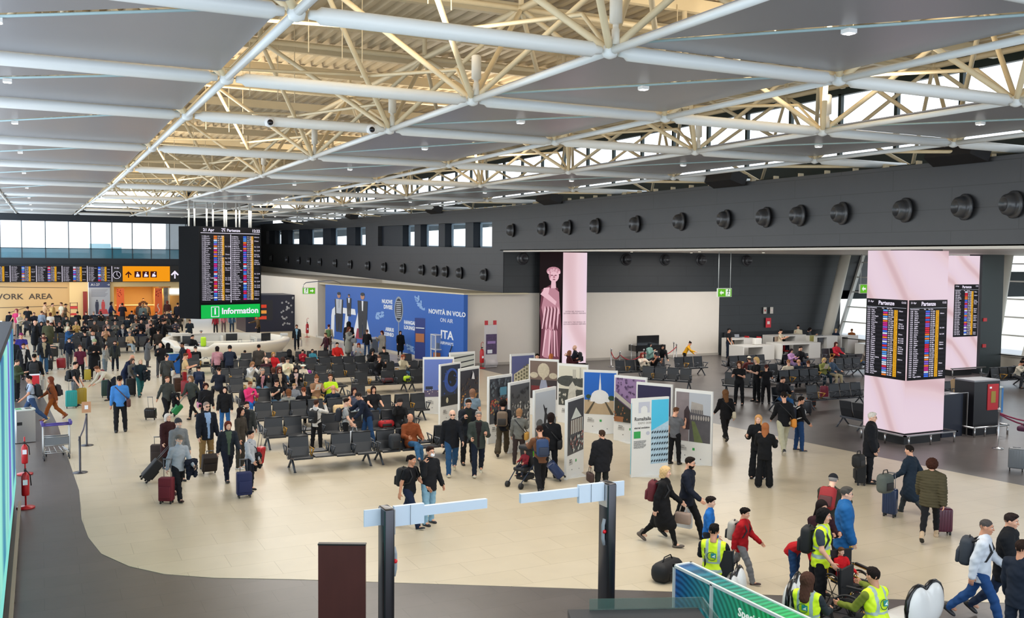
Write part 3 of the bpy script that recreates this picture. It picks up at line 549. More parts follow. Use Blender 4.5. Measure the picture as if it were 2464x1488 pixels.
# display things by the blue wall
t = thing('display_case', 'white framed glass display case standing against the blue wall', 'display case', (20.35, 50.5, 0))
m = MB()
for x in (-.35, .35):
    for y in (-.35, .35): m.cbox((x, y, .8), (.05, .05, 1.6))
for z in (.03, .75, 1.58): m.cbox((0, 0, z), (.76, .76, .05))
m.build('frame', mat('case_white', '#d9dadb', .4), t); m = MB(); m.cbox((0, 0, 1.16), (.68, .68, .75)); m.build('glass', mat('case_glass', '#cfe0ee', .05, alpha=.2), t)
m = MB(); m.cbox((0, 0, .95), (.3, .3, .3)); m.build('exhibit', mat('exhibit_dark', '#37475c', .4), t); m = MB(); m.cbox((0, 0, .35), (.5, .5, .4)); m.build('lower_exhibit', mat('exhibit_orange', '#a1603a', .5), t)
m = MB(); m.cbox((0, 0, 1.2), (.8, .12, 2.4), 0); m.slab((-.4, -.07, 0), (1, 0, 0), (0, 0, 1), [(.08, 1.0), (.72, 1.0), (.72, 1.5), (.08, 1.5)], .01, 1); m.slab((-.4, -.07, 0), (1, 0, 0), (0, 0, 1), [(.08, 1.8), (.72, 1.8), (.72, 1.85), (.08, 1.85)], .01, 2)
m.build('poster_stand', [mat('stand_navy', '#1b2f78', .5), mat('stand_orange', '#a8673c', .5), wb], None, 'navy upright poster stand between the display case and the woman in black', 'poster stand', M=T(20.0, 52.5, 0) @ Rz(rad(-60)))
m = MB(); m.cbox((0, 0, .42), (.4, .35, .84), 0); m.cbox((0, 0, .9), (.46, .4, .1), 1)
m.build('terminal', [mat('terminal_grey', '#5b626c', .5), mat('terminal_top', '#c8ccd2', .4)], None, 'small grey self service terminal by the blue wall beside the man in the black jacket', 'terminal', M=T(18.7, 57.2, 0))
t = thing('folding_sign', 'tilted dark seat model on a white base by the airline logo', 'display model', (20.5, 48.9, 0))
m = MB(); m.tube([(-.3, 0, .3), (.1, 0, 1.4), (.3, 0, 1.5)], .03); m.tube([(-.1, .2, .3), (.3, .2, 1.4)], .03); m.build('strut', black_m, t); m = MB(); m.cbox((.1, .1, 1.2), (.5, .4, .3), 0, Matrix.Rotation(rad(20), 4, 'Y')); m.build('shade', mat('model_dark', '#28303e', .5), t); m = MB(); m.cbox((-.3, .1, .2), (.5, .4, .4)); m.build('base', mat('model_white', '#c4c8ce', .5), t)
t = thing('leaflet_stand', 'white poster kiosk with purple pictures against the white back wall', 'stand', (22.1, 47.3, 0), rad(4))
m = MB(); m.cbox((0, 0, 1.15), (.72, .14, 2.3), 0); m.build('panel', mat('kiosk_white', '#cfcaca', .5), t)
m = MB(); m.cbox((0, -.08, 1.25), (.66, .02, 1.1), 0); m.cbox((0, -.085, 1.35), (.5, .02, .14), 1); m.cbox((-.1, -.085, .85), (.3, .02, .2), 2); m.build('picture', [mat('purple_print', '#4d3a5e', .5, var=.6, scale=9), mat('lilac_print', '#9a7bb5', .5), wb], t)
m = MB(); m.tube([(-.36, 0, .22), (.36, 0, .22)], .2, 0, 14); m.build('foot', mat('kiosk_white', '#cfcaca', .5), t)
for dx in (-.28, .25):
    m = MB(); m.cbox((dx, 0, 2.42), (.2, .03, .24)); m.build('red_tag', mat('tag_red', '#c4303a', .5), t)
# ---------------------------------------------------------------- fire extinguishers
red = mat('extinguisher_red', '#b3161d', .35)
def extinguisher(x, y, lb, s=1, pole=False):
    t = thing('fire_extinguisher', lb, 'fire extinguisher', (x, y, 0))
    m = MB(); z = .3
    m.lathe((0, 0, z), [(.085*s, 0), (.095*s, .03), (.095*s, .5*s), (.06*s, .58*s), (.03*s, .6*s)], 0, 14); m.build('cylinder', red, t)
    m = MB(); m.cbox((0, 0, z+.66*s), (.05, .16, .05)); m.tube([(0, .05, z+.66*s), (.1, .12, z+.5*s), (.12, .1, z+.2)], .014, 0, 6); m.build('valve', black_m, t)
    m = MB(); m.lathe((0, 0, 0), [(.2, 0), (.2, .03), (.03, .05), (.02, .06)], 0, 14); m.tube([(0, .1, 0.03), (0, .1, z+.7)], .02, 0, 6)
    if pole: m.tube([(0, .1, z+.7), (0, .1, 1.35), (.07, .1, 1.42), (.14, .1, 1.35)], .015, 0, 6)
    m.build('stand', red, t); m = MB(); m.cbox((.0, -.1*s, z+.32), (.1, .01, .12)); m.build('label_plate', wb, t); return t
extinguisher(-.36, 24.75, 'red fire extinguisher beside the tall screen wall, the one with its foot plate showing', .9)
extinguisher(-.42, 28.6, 'red fire extinguisher beside the tall screen wall, nearest the steel litter bin', .85)
extinguisher(17.7, 69.9, 'red fire extinguisher on a pole beside the blue wall end', 1.2, True)
extinguisher(21.35, 46.8, 'red fire extinguisher on a hooked pole beside the leaflet kiosk', 1.25, True)
# ---------------------------------------------------------------- shop box with white flowers behind the desk
t = thing('flower_kiosk', 'dark shop box with white blossom print and lit shelves behind the ring desk', 'kiosk', (17.0, 76, 0))
m = MB(); m.box(-2.6, 1.3, 0, 4, 0, 2.9); m.build('walls', mat('kiosk_navy', '#141a33', .4), t)
m = MB(); rr = random.Random(11)
for k in range(22):
    u, v = .15+rr.random()*.95, .5+rr.random()*2.2
    for q in range(5): a = q*1.2566+k; m.slab((0, -.01, 0), (1, 0, 0), (0, 0, 1), [(u+.07*math.cos(a+d)*r_, v+.07*math.sin(a+d)*r_) for d, r_ in ((-.5, .5), (-.3, 1.1), (.3, 1.1), (.5, .5))], .008)
m.build('blossom_print', wb, t)
m = MB(); m.box(-2.4, -.5, -.02, 0, .9, 2.5, 0)
for k, z in enumerate((1.0, 1.45, 1.9)): m.box(-1.9, -1.0, -.06, -.02, z, z+.25, 1+k % 2)
m.build('lit_shelves', [mat('shelf_dark', '#20222c', .4), mat('shelf_red', '#c8402a', emit=.8), mat('shelf_amber', '#d89040', emit=.8)], t)
# ---------------------------------------------------------------- exit signs
ex_g = mat('exit_green', '#6cc52c', emit=.6); ex_w = mat('exit_white', '#f0f6ea', emit=.7)
def exit_sign(x, y, z, w_, lb, right=False, rod=0, rz=0):
    t = thing('exit_sign', lb, 'exit sign', (x, y, z), rz); h = w_*.5
    m = MB(); m.cbox((0, .04, 0), (w_, .08, h)); m.build('box', mat('sign_grey', '#b8bcb4', .5), t)
    m = MB(); m.cbox((0, -.006, 0), (w_*.94, .01, h*.88)); m.build('face', ex_g, t)
    s_ = -1 if right else 1; m = MB(); m.cbox((s_*w_*.22, -.016, 0), (w_*.32, .012, h*.78)); m.build('doorway', ex_w, t)
    m = MB(); O_ = (s_*w_*.22-.12*w_, -.024, -h*.36); 
    run = [[(.14, .3), (.2, .3), (.24, .5), (.16, .5)], [(.16, .28), (.2, .3), (.06, .02), (.02, .04)], [(.14, .3), (.2, .26), (.28, .12), (.24, .08)], [(.2, .46), (.32, .38), (.3, .34), (.18, .42)], [(.16, .46), (.04, .4), (.06, .34), (.18, .42)]]
    for p in run: m.slab(O_, (1, 0, 0), (0, 0, 1), [(a*w_*.75, b*h*1.3) for a, b in p], .006)
    m.slab(O_, (1, 0, 0), (0, 0, 1), ell(.2*w_*.75, .6*h*1.2, .04*w_, .04*w_, 8), .006); m.build('running_figure', mat('figure_green', '#2f7a1e', .5), t)
    m = MB(); ax = -s_*w_*.22; d_ = s_
    m.slab((ax, -.012, 0), (1, 0, 0), (0, 0, 1), [(d_*p[0]*w_, p[1]*w_) for p in ((-.15, 0), (-.03, .13), (-.03, .05), (.13, .05), (.13, -.05), (-.03, -.05), (-.03, -.13))], .01); m.build('arrow', ex_w, t)
    if rod:
        m = MB()
        for dx in (-.42*w_, .42*w_): m.tube([(dx, .04, h/2), (dx, .04, h/2+rod)], .02, 0, 6)
        m.build('hanging_rod', mat('rod_grey', '#9aa0a0', .4), t)
exit_sign(32.2, 40, 4.25, .92, 'green running man exit sign hung on two long rods before the back wall', rod=2.1)
exit_sign(42.35, 40, 4.4, 1.05, 'green running man exit sign beside the lounge glazing, partly behind the pink pillar', rod=1.7)
exit_sign(15.3, 60, 3.78, .82, 'green running man exit sign with right arrow near the end of the blue wall', True, rz=0, rod=0)
m = MB(); m.tube([(14.95, 60.04, 3.98), (14.95, 60.04, 4.15), (15.2, 60.3, 4.3), (18.5, 66, 4.3), (19.2, 66.5, 4.1), (19.2, 66.5, 3.98)], .025, 0, 6); tag(m.build('sign_bracket', steel), 'curved pipe bracket holding the exit sign near the blue wall end', 'bracket')
# fire notices on back wall
for x, z, w_, h_, c, lb in ((42.2, 1.95, .42, .62, '#cf2a38', 'red fire hose notice on the dark back wall above the tables'), (41.9, 2.75, .24, .42, '#c9c4bb', 'white framed notice above the red fire notice, nearer the exit sign rods'), (42.45, 2.75, .24, .42, '#cfc9bf', 'white framed notice above the red fire notice, nearer the slanted column')):
    m = MB(); m.cbox((0, 0, 0), (w_, .03, h_), 0); m.cbox((0, -.02, 0), (w_*.5, .012, h_*.3), 1); m.build('wall_notice', [mat('notice', c, .5), mat('notice_mark', '#e8d8d4' if c[1] == 'c' and c[2] == 'f' else '#b05050', .5)], None, lb, 'notice', M=T(x, 47.98, z))
# ---------------------------------------------------------------- ball-shaped air nozzles and roof loudspeakers
noz = MB(); noz.lathe((0, 0, 0), [(.37, 0), (.37, .05), (.33, .07), (.29, .08), (.3, .16), (.27, .26), (.2, .33), (.19, .33), (.17, .22), (.0, .22)], 0, 22)
noz_me = None; nm = mat('nozzle_grey', '#3a3b3f', .32, spec=.7)
def nozzle(x, y, z, M_, lb, g, s=1):
    global noz_me
    if noz_me is None: o = noz.build('air_nozzle', nm); noz_me = o.data; bpy.data.objects.remove(o)
    o = link(noz_me, 'air_nozzle', None, lb, 'air nozzle', g, None, T(x, y, z) @ M_ @ Matrix.Scale(s, 4))
MX = Matrix.Rotation(rad(-90), 4, 'Y') @ Matrix.Rotation(rad(-18), 4, 'X')
for px_y in (46.7, 43.1, 40.5, 37.9, 34.6, 31.4, 28.6, 26.4, 24.7, 22.8, 20.3, 18.25+.0, 16.75, 15.4):
    nozzle(23.2, px_y+.2, 7.47, MX, 'black ball air nozzle on the upper dark wall above the lounge opening', 'air nozzles above the lounge opening')
for y in (50.4, 54.0, 56.3, 58.1, 60.5, 64.2, 68.3, 72.3, 77, 81.5, 86.5, 90.5, 94.5, 99.5, 107):
    nozzle(23.2, y, zz(4.95, y), MX, 'dark ball air nozzle on the dark wall above the blue airline wall', 'air nozzles above the blue airline wall')
MY = Matrix.Rotation(rad(90), 4, 'X')
for x in (24.4, 27.6, 31.3, 34.1, 36.8, 40.4): nozzle(x, 48.1, 5.95, MY, 'round dark air nozzle on the back wall just under the white soffit', 'air nozzles under the soffit')
sp = MB(); sp.prism([(-.9, -.3), (.9, -.3), (.75, .3), (-.75, .3)], -.2, .2, 0); sp_o = None
for i, (y, lb) in enumerate(((18.6, 'the largest, highest one'), (28.6, 'second from the largest'), (42.3, 'third from the largest'), (58, 'fourth from the largest, over the windows'), (76, 'fifth from the largest, over the far windows'), (99, 'the smallest, deepest in the hall'))):
    o = sp.build('roof_loudspeaker', mat('speaker_black', '#17161a', .6), None, 'black boxy loudspeaker on the dark wall, '+lb, 'loudspeaker', M=T(22.9, y, zz(8.95, y)) @ Rz(rad(90)) @ Matrix.Rotation(rad(20), 4, 'X'))
# dome cameras on the third tube, white aerial canisters at the nodes
for x, lb in ((4.75, 'white ball camera under the roof tube, farther from the aerials'), (7.15, 'white ball camera under the roof tube, nearer the panel corner')):
    t = thing('ball_camera', lb, 'security camera', (x, YS[4]-.1, 8.97)); m = MB(); m.lathe((0, 0, -.12), [(.02, 0), (.09, .03), (.12, .12), (.09, .2), (.02, .24)], 0, 14); m.build('shell', mat('camera_white', '#e8e8ea', .3), t)
    m = MB(); m.lathe((0, 0, 0), [(.07, 0), (.06, .03), (.02, .05)], 0, 12, M=T(0, -.1, -.02) @ Matrix.Rotation(rad(90), 4, 'X')); m.build('lens', mat('lens_black', '#0a0c18', .15), t)
k = 0
for i, j in ((2, 2), (2, 3), (2, 4), (2, 5), (2, 6), (4, 3), (4, 4), (6, 3)):
    m = MB(); m.lathe((0, 0, 0), [(.06, 0), (.06, .22), (.045, .24), (.045, .3), (.095, .32), (.095, .75), (.06, .78)], 0, 12)
    m.build('aerial_canister', mat('canister_white', '#d9d4c8', .4), None, 'white two-part aerial canister standing on a roof node', 'aerial', 'aerial canisters on the roof nodes', M=T(XS[i]+.02, YS[j]-.12, zr(YS[j])+.08))
# ---------------------------------------------------------------- far screens over the doors
t = thing('departure_screens', 'long row of departure screens over the far doors', 'screen')
for k in range(5): board(t, (-4.35+k*2.08, Y0-.36, 3.48), (1, 0, 0), 2.05, 1.42, 14, 40+k, header=False)
for k in range(5):
    m = MB(); m.box(-2.32+k*2.08, -2.27+k*2.08, Y0-.4, Y0-.36, 3.48, 4.92); m.build('divider', scr_white, t)
t = thing('clock_sign', 'black panel with a white ringed clock between the screens and the orange sign', 'clock')
m = MB()
for r_, mi in ((.34, 0), (.3, 1)): m.lathe((0, 0, 0), [(r_, 0), (r_, .02+.01*mi)], mi, 28, M=T(6.45, Y0-.36, 4.1) @ Matrix.Rotation(rad(90), 4, 'X'))
m.build('dial', [scr_white, scr_black], t); m = MB(); m.slab((6.45, Y0-.4, 4.1), (1, 0, 0), (0, 0, 1), [(-.02, 0), (.02, 0), (.02, .25), (-.02, .25)], .01); m.slab((6.45, Y0-.4, 4.1), (1, 0, 0), (0, 0, 1), [(0, .02), (-.02, 0), (.17, -.16), (.19, -.14)], .01); m.build('hand', scr_white, t)
text('21 Apr', .15, scr_white, t, 'lettering', (6.45, Y0-.37, 4.75), align='CENTER', bold=.004)
t = thing('wayfinding_sign', 'orange lit sign with an up arrow and three pictograms', 'sign')
m = MB(); m.box(6.95, 11.1, Y0-.4, Y0-.36, 3.5, 4.92, 0); m.build('panel', mat('sign_orange', '#f59a10', emit=.75), t)
ink = mat('sign_maroon', '#5a1a1c', emit=.35)
ARW = [(-.06, -.38), (.06, -.38), (.06, .1), (.26, -.1), (.36, 0), (0, .38), (-.36, 0), (-.26, -.1), (-.06, .1)]
m = MB(); m.slab((7.45, Y0-.41, 4.15), (1, 0, 0), (0, 0, 1), [(a*.8, b*.8) for a, b in ARW], .008); m.build('arrow', ink, t)
for k, x in enumerate((8.25, 8.95, 9.65)):
    m = MB(); m.box(x-.28, x+.28, Y0-.415, Y0-.405, 3.87, 4.45, 0); Q = (x, Y0-.42, 4.1)
    m.slab(Q, (1, 0, 0), (0, 0, 1), ell(-.02+.05*k, .22, .06, .06, 10), .006, 1); m.slab(Q, (1, 0, 0), (0, 0, 1), [(-.16, -.16), (.14, -.16), (.16, -.02), (.04, .14), (-.1, .12), (-.12, 0)], .006, 1)
    if k: m.slab(Q, (1, 0, 0), (0, 0, 1), ell(.15, -.06, .05, .08, 8), .01, 1)
    m.build('pictogram', [ink, scr_white], t)
t = thing('departures_sign', 'black lit sign with white arrow and aeroplane pictogram', 'sign')
m = MB(); m.slab((11.55, Y0-.37, 4.15), (1, 0, 0), (0, 0, 1), ARW, .008); m.build('arrow', scr_white, t)
m = MB(); m.box(11.95, 12.55, Y0-.38, Y0-.37, 3.85, 4.5, 0); m.slab((12.25, Y0-.385, 4.2), (1, 0, 0), (0, 0, 1), [(-.2, .02), (-.16, .04), (-.08, 0), (.02, .02), (-.06, .12), (0, .12), (.12, .05), (.2, .1), (.22, .06), (.0, -.06), (-.12, -.08)], .006, 1); m.slab((12.25, Y0-.385, 4.2), (1, 0, 0), (0, 0, 1), [(-.16, -.22), (.16, -.22), (.16, -.18), (-.16, -.18)], .006, 1); m.build('pictogram', [scr_white, scr_black], t)
m = MB()
for x in (1.55, 2.15): m.tube([(x-3, 0, 0), (x-3, 0, 1.65)], .03, 0, 6)
for z in (.5, .62, 1.05, 1.3, 1.6): m.box(-1.45, -.85, -.03, .03, z, z+.04)
m.box(-1.45, -.85, -.04, 0, 1.1, 1.3, 1); m.box(-1.45, -.85, -.04, 0, .5, .7, 1)
m.build('magazine_rack', [mat('rack_dark', '#5b3a34', .5), mat('rack_red', '#c43a3a', .5)], None, 'thin standing rack with red and white headers against the cream wall', 'rack', M=T(3.9, Y0-1.6, 0))
m = MB(); m.box(0, .35, 0, .3, 0, 2.6, 0); m.build('red_totem', mat('totem_red', '#7e2020', .5), None, 'narrow dark red upright panel beside the cream pillar', 'panel', M=T(3.55, Y0-.75, 0))
# ---------------------------------------------------------------- beam seating
seat_m = mat('seat_black', '#1e2126', .42, spec=.5); seat_f = mat('seat_frame', '#4a4e55', .35, .3); gold = mat('arm_gold', '#b98a3c', .35, .4)
def shell(side):
    m = MB(); pr = [(.04, .45, .05), (.1, .43, .05), (.42, .41, .045), (.50, .45, .04), (.60, .80, .035), (.635, .93, .03)]   # y (depth), z, half thickness
    prs = [(-.46, .44), (-.42, .455), (-.12, .40), (-.03, .43), (.045, .66), (.09, .93)]
    w_ = .265; vs = []
    for (y, z) in prs:
        for x in (-w_, w_): vs.append((x, y, z))
    top = len(vs); off = [(.0, -.05), (.0, -.05), (0, -.05), (.045, -.03), (.045, .01), (.045, .01)]
    for (y, z), (dy, dz) in zip(prs, off):
        for x in (-w_, w_): vs.append((x, y+dy, z+dz))
    n = len(prs); fs = []
    for i in range(n-1):
        a = i*2; fs.append((a, a+1, a+3, a+2)); fs.append((top+a, top+a+2, top+a+3, top+a+1)); fs.append((a, a+2, top+a+2, top+a)); fs.append((a+1, top+a+1, top+a+3, a+3))
    fs.append((0, top, top+1, 1)); a = (n-1)*2; fs.append((a, a+1, top+a+1, top+a)); m.add(vs, fs)
    # rounded rim along the top of the back
    m.tube([(-w_, .11, .935), (w_, .11, .935)], .025, 0, 6)
    return m
seat_me = shell(1).build('seat', seat_m).data; bpy.data.objects.remove(bpy.data.objects['seat'])
def armshape(g=False):
    m = MB(); 
    pts = [(-.34, .63), (-.36, .6), (-.1, .42), (-.02, .42), (.02, .66), (-.34, .66)]
    m.tube([(0, -.38, .655), (0, .02, .64)], .022, 0, 6); m.tube([(0, -.36, .65), (0, -.12, .40)], .02, 0, 6); m.tube([(0, .02, .64), (0, -.04, .42)], .02, 0, 6); return m
arm_me = armshape().build('armrest', seat_f).data; bpy.data.objects.remove(bpy.data.objects['armrest'])
arm_gold = arm_me.copy(); arm_gold.materials.clear(); arm_gold.materials.append(gold)
def legshape():
    m = MB(); m.tube([(0, .0, .33), (0, -.30, .02)], [.035, .028], 0, 6); m.tube([(0, .0, .33), (0, .30, .02)], [.035, .028], 0, 6)
    for y in (-.30, .30): m.lathe((0, y, 0), [(.04, 0), (.04, .02)], 0, 8)
    return m
leg_me = legshape().build('leg', seat_f).data; bpy.data.objects.remove(bpy.data.objects['leg'])
PIT = .6
_bt = {}
def make_bench(pat, dbl):
    t = bpy.data.objects.new('beam_bench', None); COL.objects.link(t); n = len(pat); L_ = n*PIT; x0 = -L_/2+PIT/2
    for s in ((0, 1) if dbl else (0,)):
        Mx = Rz(math.pi*s) @ T(0, -.14 if dbl else 0, 0)
        for k, c in enumerate(pat):
            x = (x0+k*PIT)*(1 if s == 0 else -1)
            if c == 'S': link(seat_me, 'seat', t, M=Mx @ T(x, 0, 0))
            elif c == 'T':
                m = MB(); m.cbox((x, -.22, .43), (.52, .44, .035)); m.build('side_table', seat_m, t, M=Mx)
        for k in range(n+1):
            a = pat[k-1] if k else '-'; b = pat[k] if k < n else '-'
            if 'S' in (a, b):
                xx = (x0-PIT/2+k*PIT)*(1 if s == 0 else -1)
                link(arm_gold if (k in (1,) and s == 0) else arm_me, 'armrest', t, M=Mx @ T(xx, 0, 0))
    m = MB(); m.cbox((0, 0, .35), (L_, .09 if not dbl else .12, .07)); m.build('beam', seat_f, t)
    for x in (-L_/2+.12, L_/2-.12): link(leg_me, 'leg', t, M=T(x, 0, 0) @ Matrix.Scale(1.25 if dbl else 1, 4, (0, 1, 0)))
    return t
def bench(x, y, rz, pat, lb, grp, dbl=True):
    """x = centre of the bench"""
    k = (pat, dbl)
    if k in _bt: o = dup(_bt[k])
    else: o = make_bench(pat, dbl); _bt[k] = o
    o.location = (x, y, 0); o.rotation_euler = (0, 0, rad(rz)); o['label'] = lb; o['category'] = 'bench seating'; o['group'] = grp
    return o
# rows of the main seating field: (row distance, [(first x, pattern)])
ROWS = [(26.1, [(6.1, 'STSS'), (8.62, 'SSTS')]), (29.5, [(6.15, 'SSTS'), (8.7, 'SSSS')]), (32.7, [(6.5, 'SSSS'), (9.0, 'STSS'), (11.5, 'SS')]),
        (36.1, [(6.6, 'SSTS'), (9.1, 'SSTS')]), (39.9, [(6.9, 'STSS'), (9.4, 'SSST'), (12.2, 'STSS'), (14.75, 'SSTS')]),
        (43.2, [(6.9, 'SSSS'), (9.5, 'SSTS'), (12.1, 'SSSS'), (14.6, 'STSS'), (17.0, 'S')]), (46.5, [(7.3, 'SSSS'), (9.9, 'SSTS'), (12.4, 'SSSS'), (14.9, 'SSTS')]), (49.8, [(6.6, 'STSS'), (9.2, 'SSSS'), (12, 'SSSS')])]
ORD = ['first', 'second', 'third', 'fourth', 'fifth', 'sixth', 'seventh', 'eighth']
for ri, (y, bs_) in enumerate(ROWS):
    for bi, (x, pt) in enumerate(bs_):
        bench(x+len(pt)*PIT/2-.02, y+.12, 0, pt, 'black beam bench, %s row from the barrier gate, %s counted from the luggage aisle side' % (ORD[ri], ORD[bi]), 'black beam benches of the main seating field')
for ri, (y, xs_) in enumerate(((62.5, (2.2, 4.8)), (67, (1.6, 4.4)), (72, (1.2, 4.2, 7.4)), (78, (1.0, 4.4, 7.8)), (84, (1.5, 5.0, 8.5)))):
    for bi, x in enumerate(xs_): bench(x, y, 0, 'SSSS', 'dark beam bench in the crowded far seating, %s row, %s from the trolley side' % (ORD[ri], ORD[bi]), 'black beam benches of the far seating')
for x, y, rz, pt, d_, lb in ((26.9, 39.8, 0, 'SSSSS', 0, 'beam bench facing the hall in front of the rope posts'), (30.0, 40.0, 0, 'SSS', 0, 'short beam bench beside the yellow top woman'),
        (26.0, 36.4, -52, 'SSSS', 0, 'slanting beam bench seen from behind beside the dark purple poster'), (27.9, 33.2, -52, 'SSS', 0, 'slanting beam bench behind the staff women'), (33.4, 39.6, 0, 'SSSS', 1, 'beam bench in front of the white tables'), (36.4, 39.2, 0, 'SSS', 1, 'beam bench beside the white desk with a red chair'),
        (29.0, 28.9, 0, 'STSSS', 0, 'long beam bench facing the hall next to the large pink pillar'), (26.4, 29.0, 0, 'SS', 0, 'beam bench with the man holding his phone'), (31.3, 33.5, 0, 'SSSS', 1, 'beam bench with the woman in the striped cardigan'), (33.9, 34.6, 0, 'SSSS', 1, 'beam bench beside the denim jacket woman'),
        (31.2, 35.8, 0, 'SSS', 1, 'beam bench behind the bald man'), (37.2, 36.6, 0, 'SSSS', 1, 'beam bench with nobody on it before the white desks'), (40.9, 40.9, 0, 'SSS', 0, 'beam bench where the woman in crimson sits'), (40.0, 37.9, 0, 'SSSS', 1, 'beam bench with the stooping grey haired man'),
        (33.4, 27.6, 0, 'SSS', 0, 'beam bench behind the large pillar next to the blue edged bin'), (41.6, 30.5, 0, 'SSSS', 1, 'beam bench with two people slumped by the second pink pillar'), (46.4, 32.0, 0, 'SSSSS', 1, 'beam bench nearest the glazing'),
        (25.9, 24.9, 90, 'SS', 0, 'beam bench end showing its legs beside the large pillar'), (31.4, 18.9, 8, 'SSS', 0, 'beam bench at the picture edge in front of the rope posts')):
    bench(x, y, rz, pt, 'black '+lb, 'black beam benches of the side lounge', bool(d_))
# ---------------------------------------------------------------- exhibition posters
pw = mat('poster_white', '#d9d9d6', .4)
def P4(a, b, c, d): return [(a, b), (c, b), (c, d), (a, d)]
def poster(x, y, rz, lb, bg, shapes, pic=(.04, .62, .96, 1.98), mats=(), w_=1.0, h_=2.05, marks=True):
    t = thing('exhibition_panel', lb, 'poster', (x, y, 0), rad(rz), 'free standing photo exhibition panels'); t.scale = (1.19, 1, 1.049)
    m = MB(); m.cbox((0, .035, h_/2+.01), (w_, .07, h_)); m.build('panel', pw, t)
    m = MB(); m.prism([(-.42, .06), (.1, -.28), (.42, .06), (.1, .34)], 0, .02); m.build('foot_plate', pw, t)
    m = MB(); O_ = Vector((-w_/2, -.002, 0)); a, b, c, d = pic
    m.slab(O_, (1, 0, 0), (0, 0, 1), P4(a*w_, b, c*w_, d), .003, 0)
    for k, (mi, p) in enumerate(shapes): m.slab(O_-Vector((0, .003+.0007*k, 0)), (1, 0, 0), (0, 0, 1), [((a+(c-a)*u)*w_, b+(d-b)*v) for u, v in p], .0006, mi)
    m.build('photograph', [mat('picture_base', bg, .35)]+[mat('picture_ink', c_, .4, var=vv, scale=sc) for c_, vv, sc in mats], t)
    if marks:
        m = MB(); m.slab(O_-Vector((0, .003, 0)), (1, 0, 0), (0, 0, 1), P4(.5, .38, .56, .45), .002, 0)
        for k in range(3): m.slab(O_-Vector((0, .003, 0)), (1, 0, 0), (0, 0, 1), P4(.14, .36+.035*k, .34, .375+.035*k), .002, 1)
        for u, z in ((.3, .22), (.72, .16)): m.slab(O_-Vector((0, .003, 0)), (1, 0, 0), (0, 0, 1), ell(u, z, .014, .014, 8), .002, 2)
        m.build('printed_marks', [mat('mark_green', '#2f9a4a', .5), mat('mark_grey', '#9a9690', .5), black_m], t)
        text('Roma\nItalia', .055, mat('mark_dark', '#66625e', .5), t, 'lettering', (-w_/2+.16, -.006, .46), space=.9)
    return t
def grid(mi, u0, u1, v0, v1, nu, nv, f=.6):
    return [(mi, P4(u0+(u1-u0)*i/nu, v0+(v1-v0)*j/nv, u0+(u1-u0)*(i+f)/nu, v0+(v1-v0)*(j+f)/nv)) for i in range(nu) for j in range(nv)]
def speck(mi, n, u0, u1, v0, v1, s, seed=1):
    r_ = random.Random(seed); o = []
    for _ in range(n):
        u, v, a, b = r_.uniform(u0, u1), r_.uniform(v0, v1), s*r_.uniform(.5, 1.3), s*r_.uniform(.5, 1.3); o.append((mi, [(u-a, v), (u, v-b), (u+a, v+.2*b), (u+.2*a, v+b)]))
    return o
poster(13.55, 33.66, -14, 'poster with a beaked modern building at dusk, nearest the benches', '#5f74b8', [(2, P4(0, 0, 1, .18)), (1, [(.55, .75), (1, .4), (1, 1), (.95, .85)]), (3, [(.62, .72), (.95, .5), (.93, .82)]), (1, [(.5, .2), (1, .2), (1, .4), (.7, .42), (.48, .3)]), (4, P4(.05, .2, .3, .28))]+speck(5, 14, .1, .95, .08, .2, .02), mats=(('#b08e70', .1, 3), ('#5d5470', .3, 12), ('#d8cfc0', .1, 3), ('#2b3040', .3, 12), ('#e8dcc8', .1, 3)))
poster(13.15, 31.51, 29, 'poster with a dark blue ring over black, between the dusk building and night street posters', '#232d42', [(1, ell(.55, .62, .38, .3, 24)), (2, ell(.58, .66, .24, .2, 24)), (4, P4(0, 0, 1, .26)), (3, ell(.32, .14, .06, .07))]+speck(1, 14, .1, .9, .3, .9, .03), mats=(('#3252a0', .5, 8), ('#10141f', .2, 4), ('#c8c0a0', .1, 4), ('#15181c', .2, 5)), pic=(.04, .62, .96, 2.0))
poster(13.26, 30.07, 31, 'poster of a lamplit night street with a white figure in the sky', '#2c2a33', speck(1, 30, .05, .95, .02, .45, .04)+speck(3, 24, .05, .95, .45, .8, .03, 4)+[(2, [(.55, .78), (.62, .92), (.6, .98), (.68, .9), (.72, .76)])], mats=(('#b07a34', .5, 8), ('#d8d8dc', .1, 3), ('#54402e', .4, 8)))
poster(15.19, 35.17, 9, 'poster with black and white ribbed roof lines, behind the dusk building poster', '#b9bcb6', [(1, [(0, .9-.16*k), (1, .98-.14*k), (1, .95-.14*k), (0, .86-.16*k)]) for k in range(6)]+[(1, [(.45, 0), (.7, 0), (.9, .5), (.6, .5)])]+[(2, ell(.75, .1, .3, .1))], mats=(('#23262a', .2, 6), ('#8a8a88', .5, 10)))
poster(13.28, 27.64, 25, 'poster of a crowd in many colours under tall windows, behind the patterned backpack', '#3a3d44', speck(1, 40, .02, .98, .25, .55, .035)+speck(2, 30, .02, .98, .2, .5, .03, 5)+speck(3, 24, .02, .98, .55, 1, .05, 6)+[(4, P4(.4, .62, .7, .8))], mats=(('#a84a3c', .5, 8), ('#b39a58', .5, 8), ('#566068', .4, 7), ('#4f86a0', .2, 5)), pic=(.04, .6, .96, 1.98))
poster(13.2, 26.09, 31, 'black and white poster of cafe tables and chairs, beside the crowd poster', '#4a4c4e', speck(1, 36, .02, .98, .02, .6, .05, 2)+speck(2, 36, .02, .98, .1, .9, .04, 3), mats=(('#b4b4b0', .4, 6), ('#202224', .3, 8)))
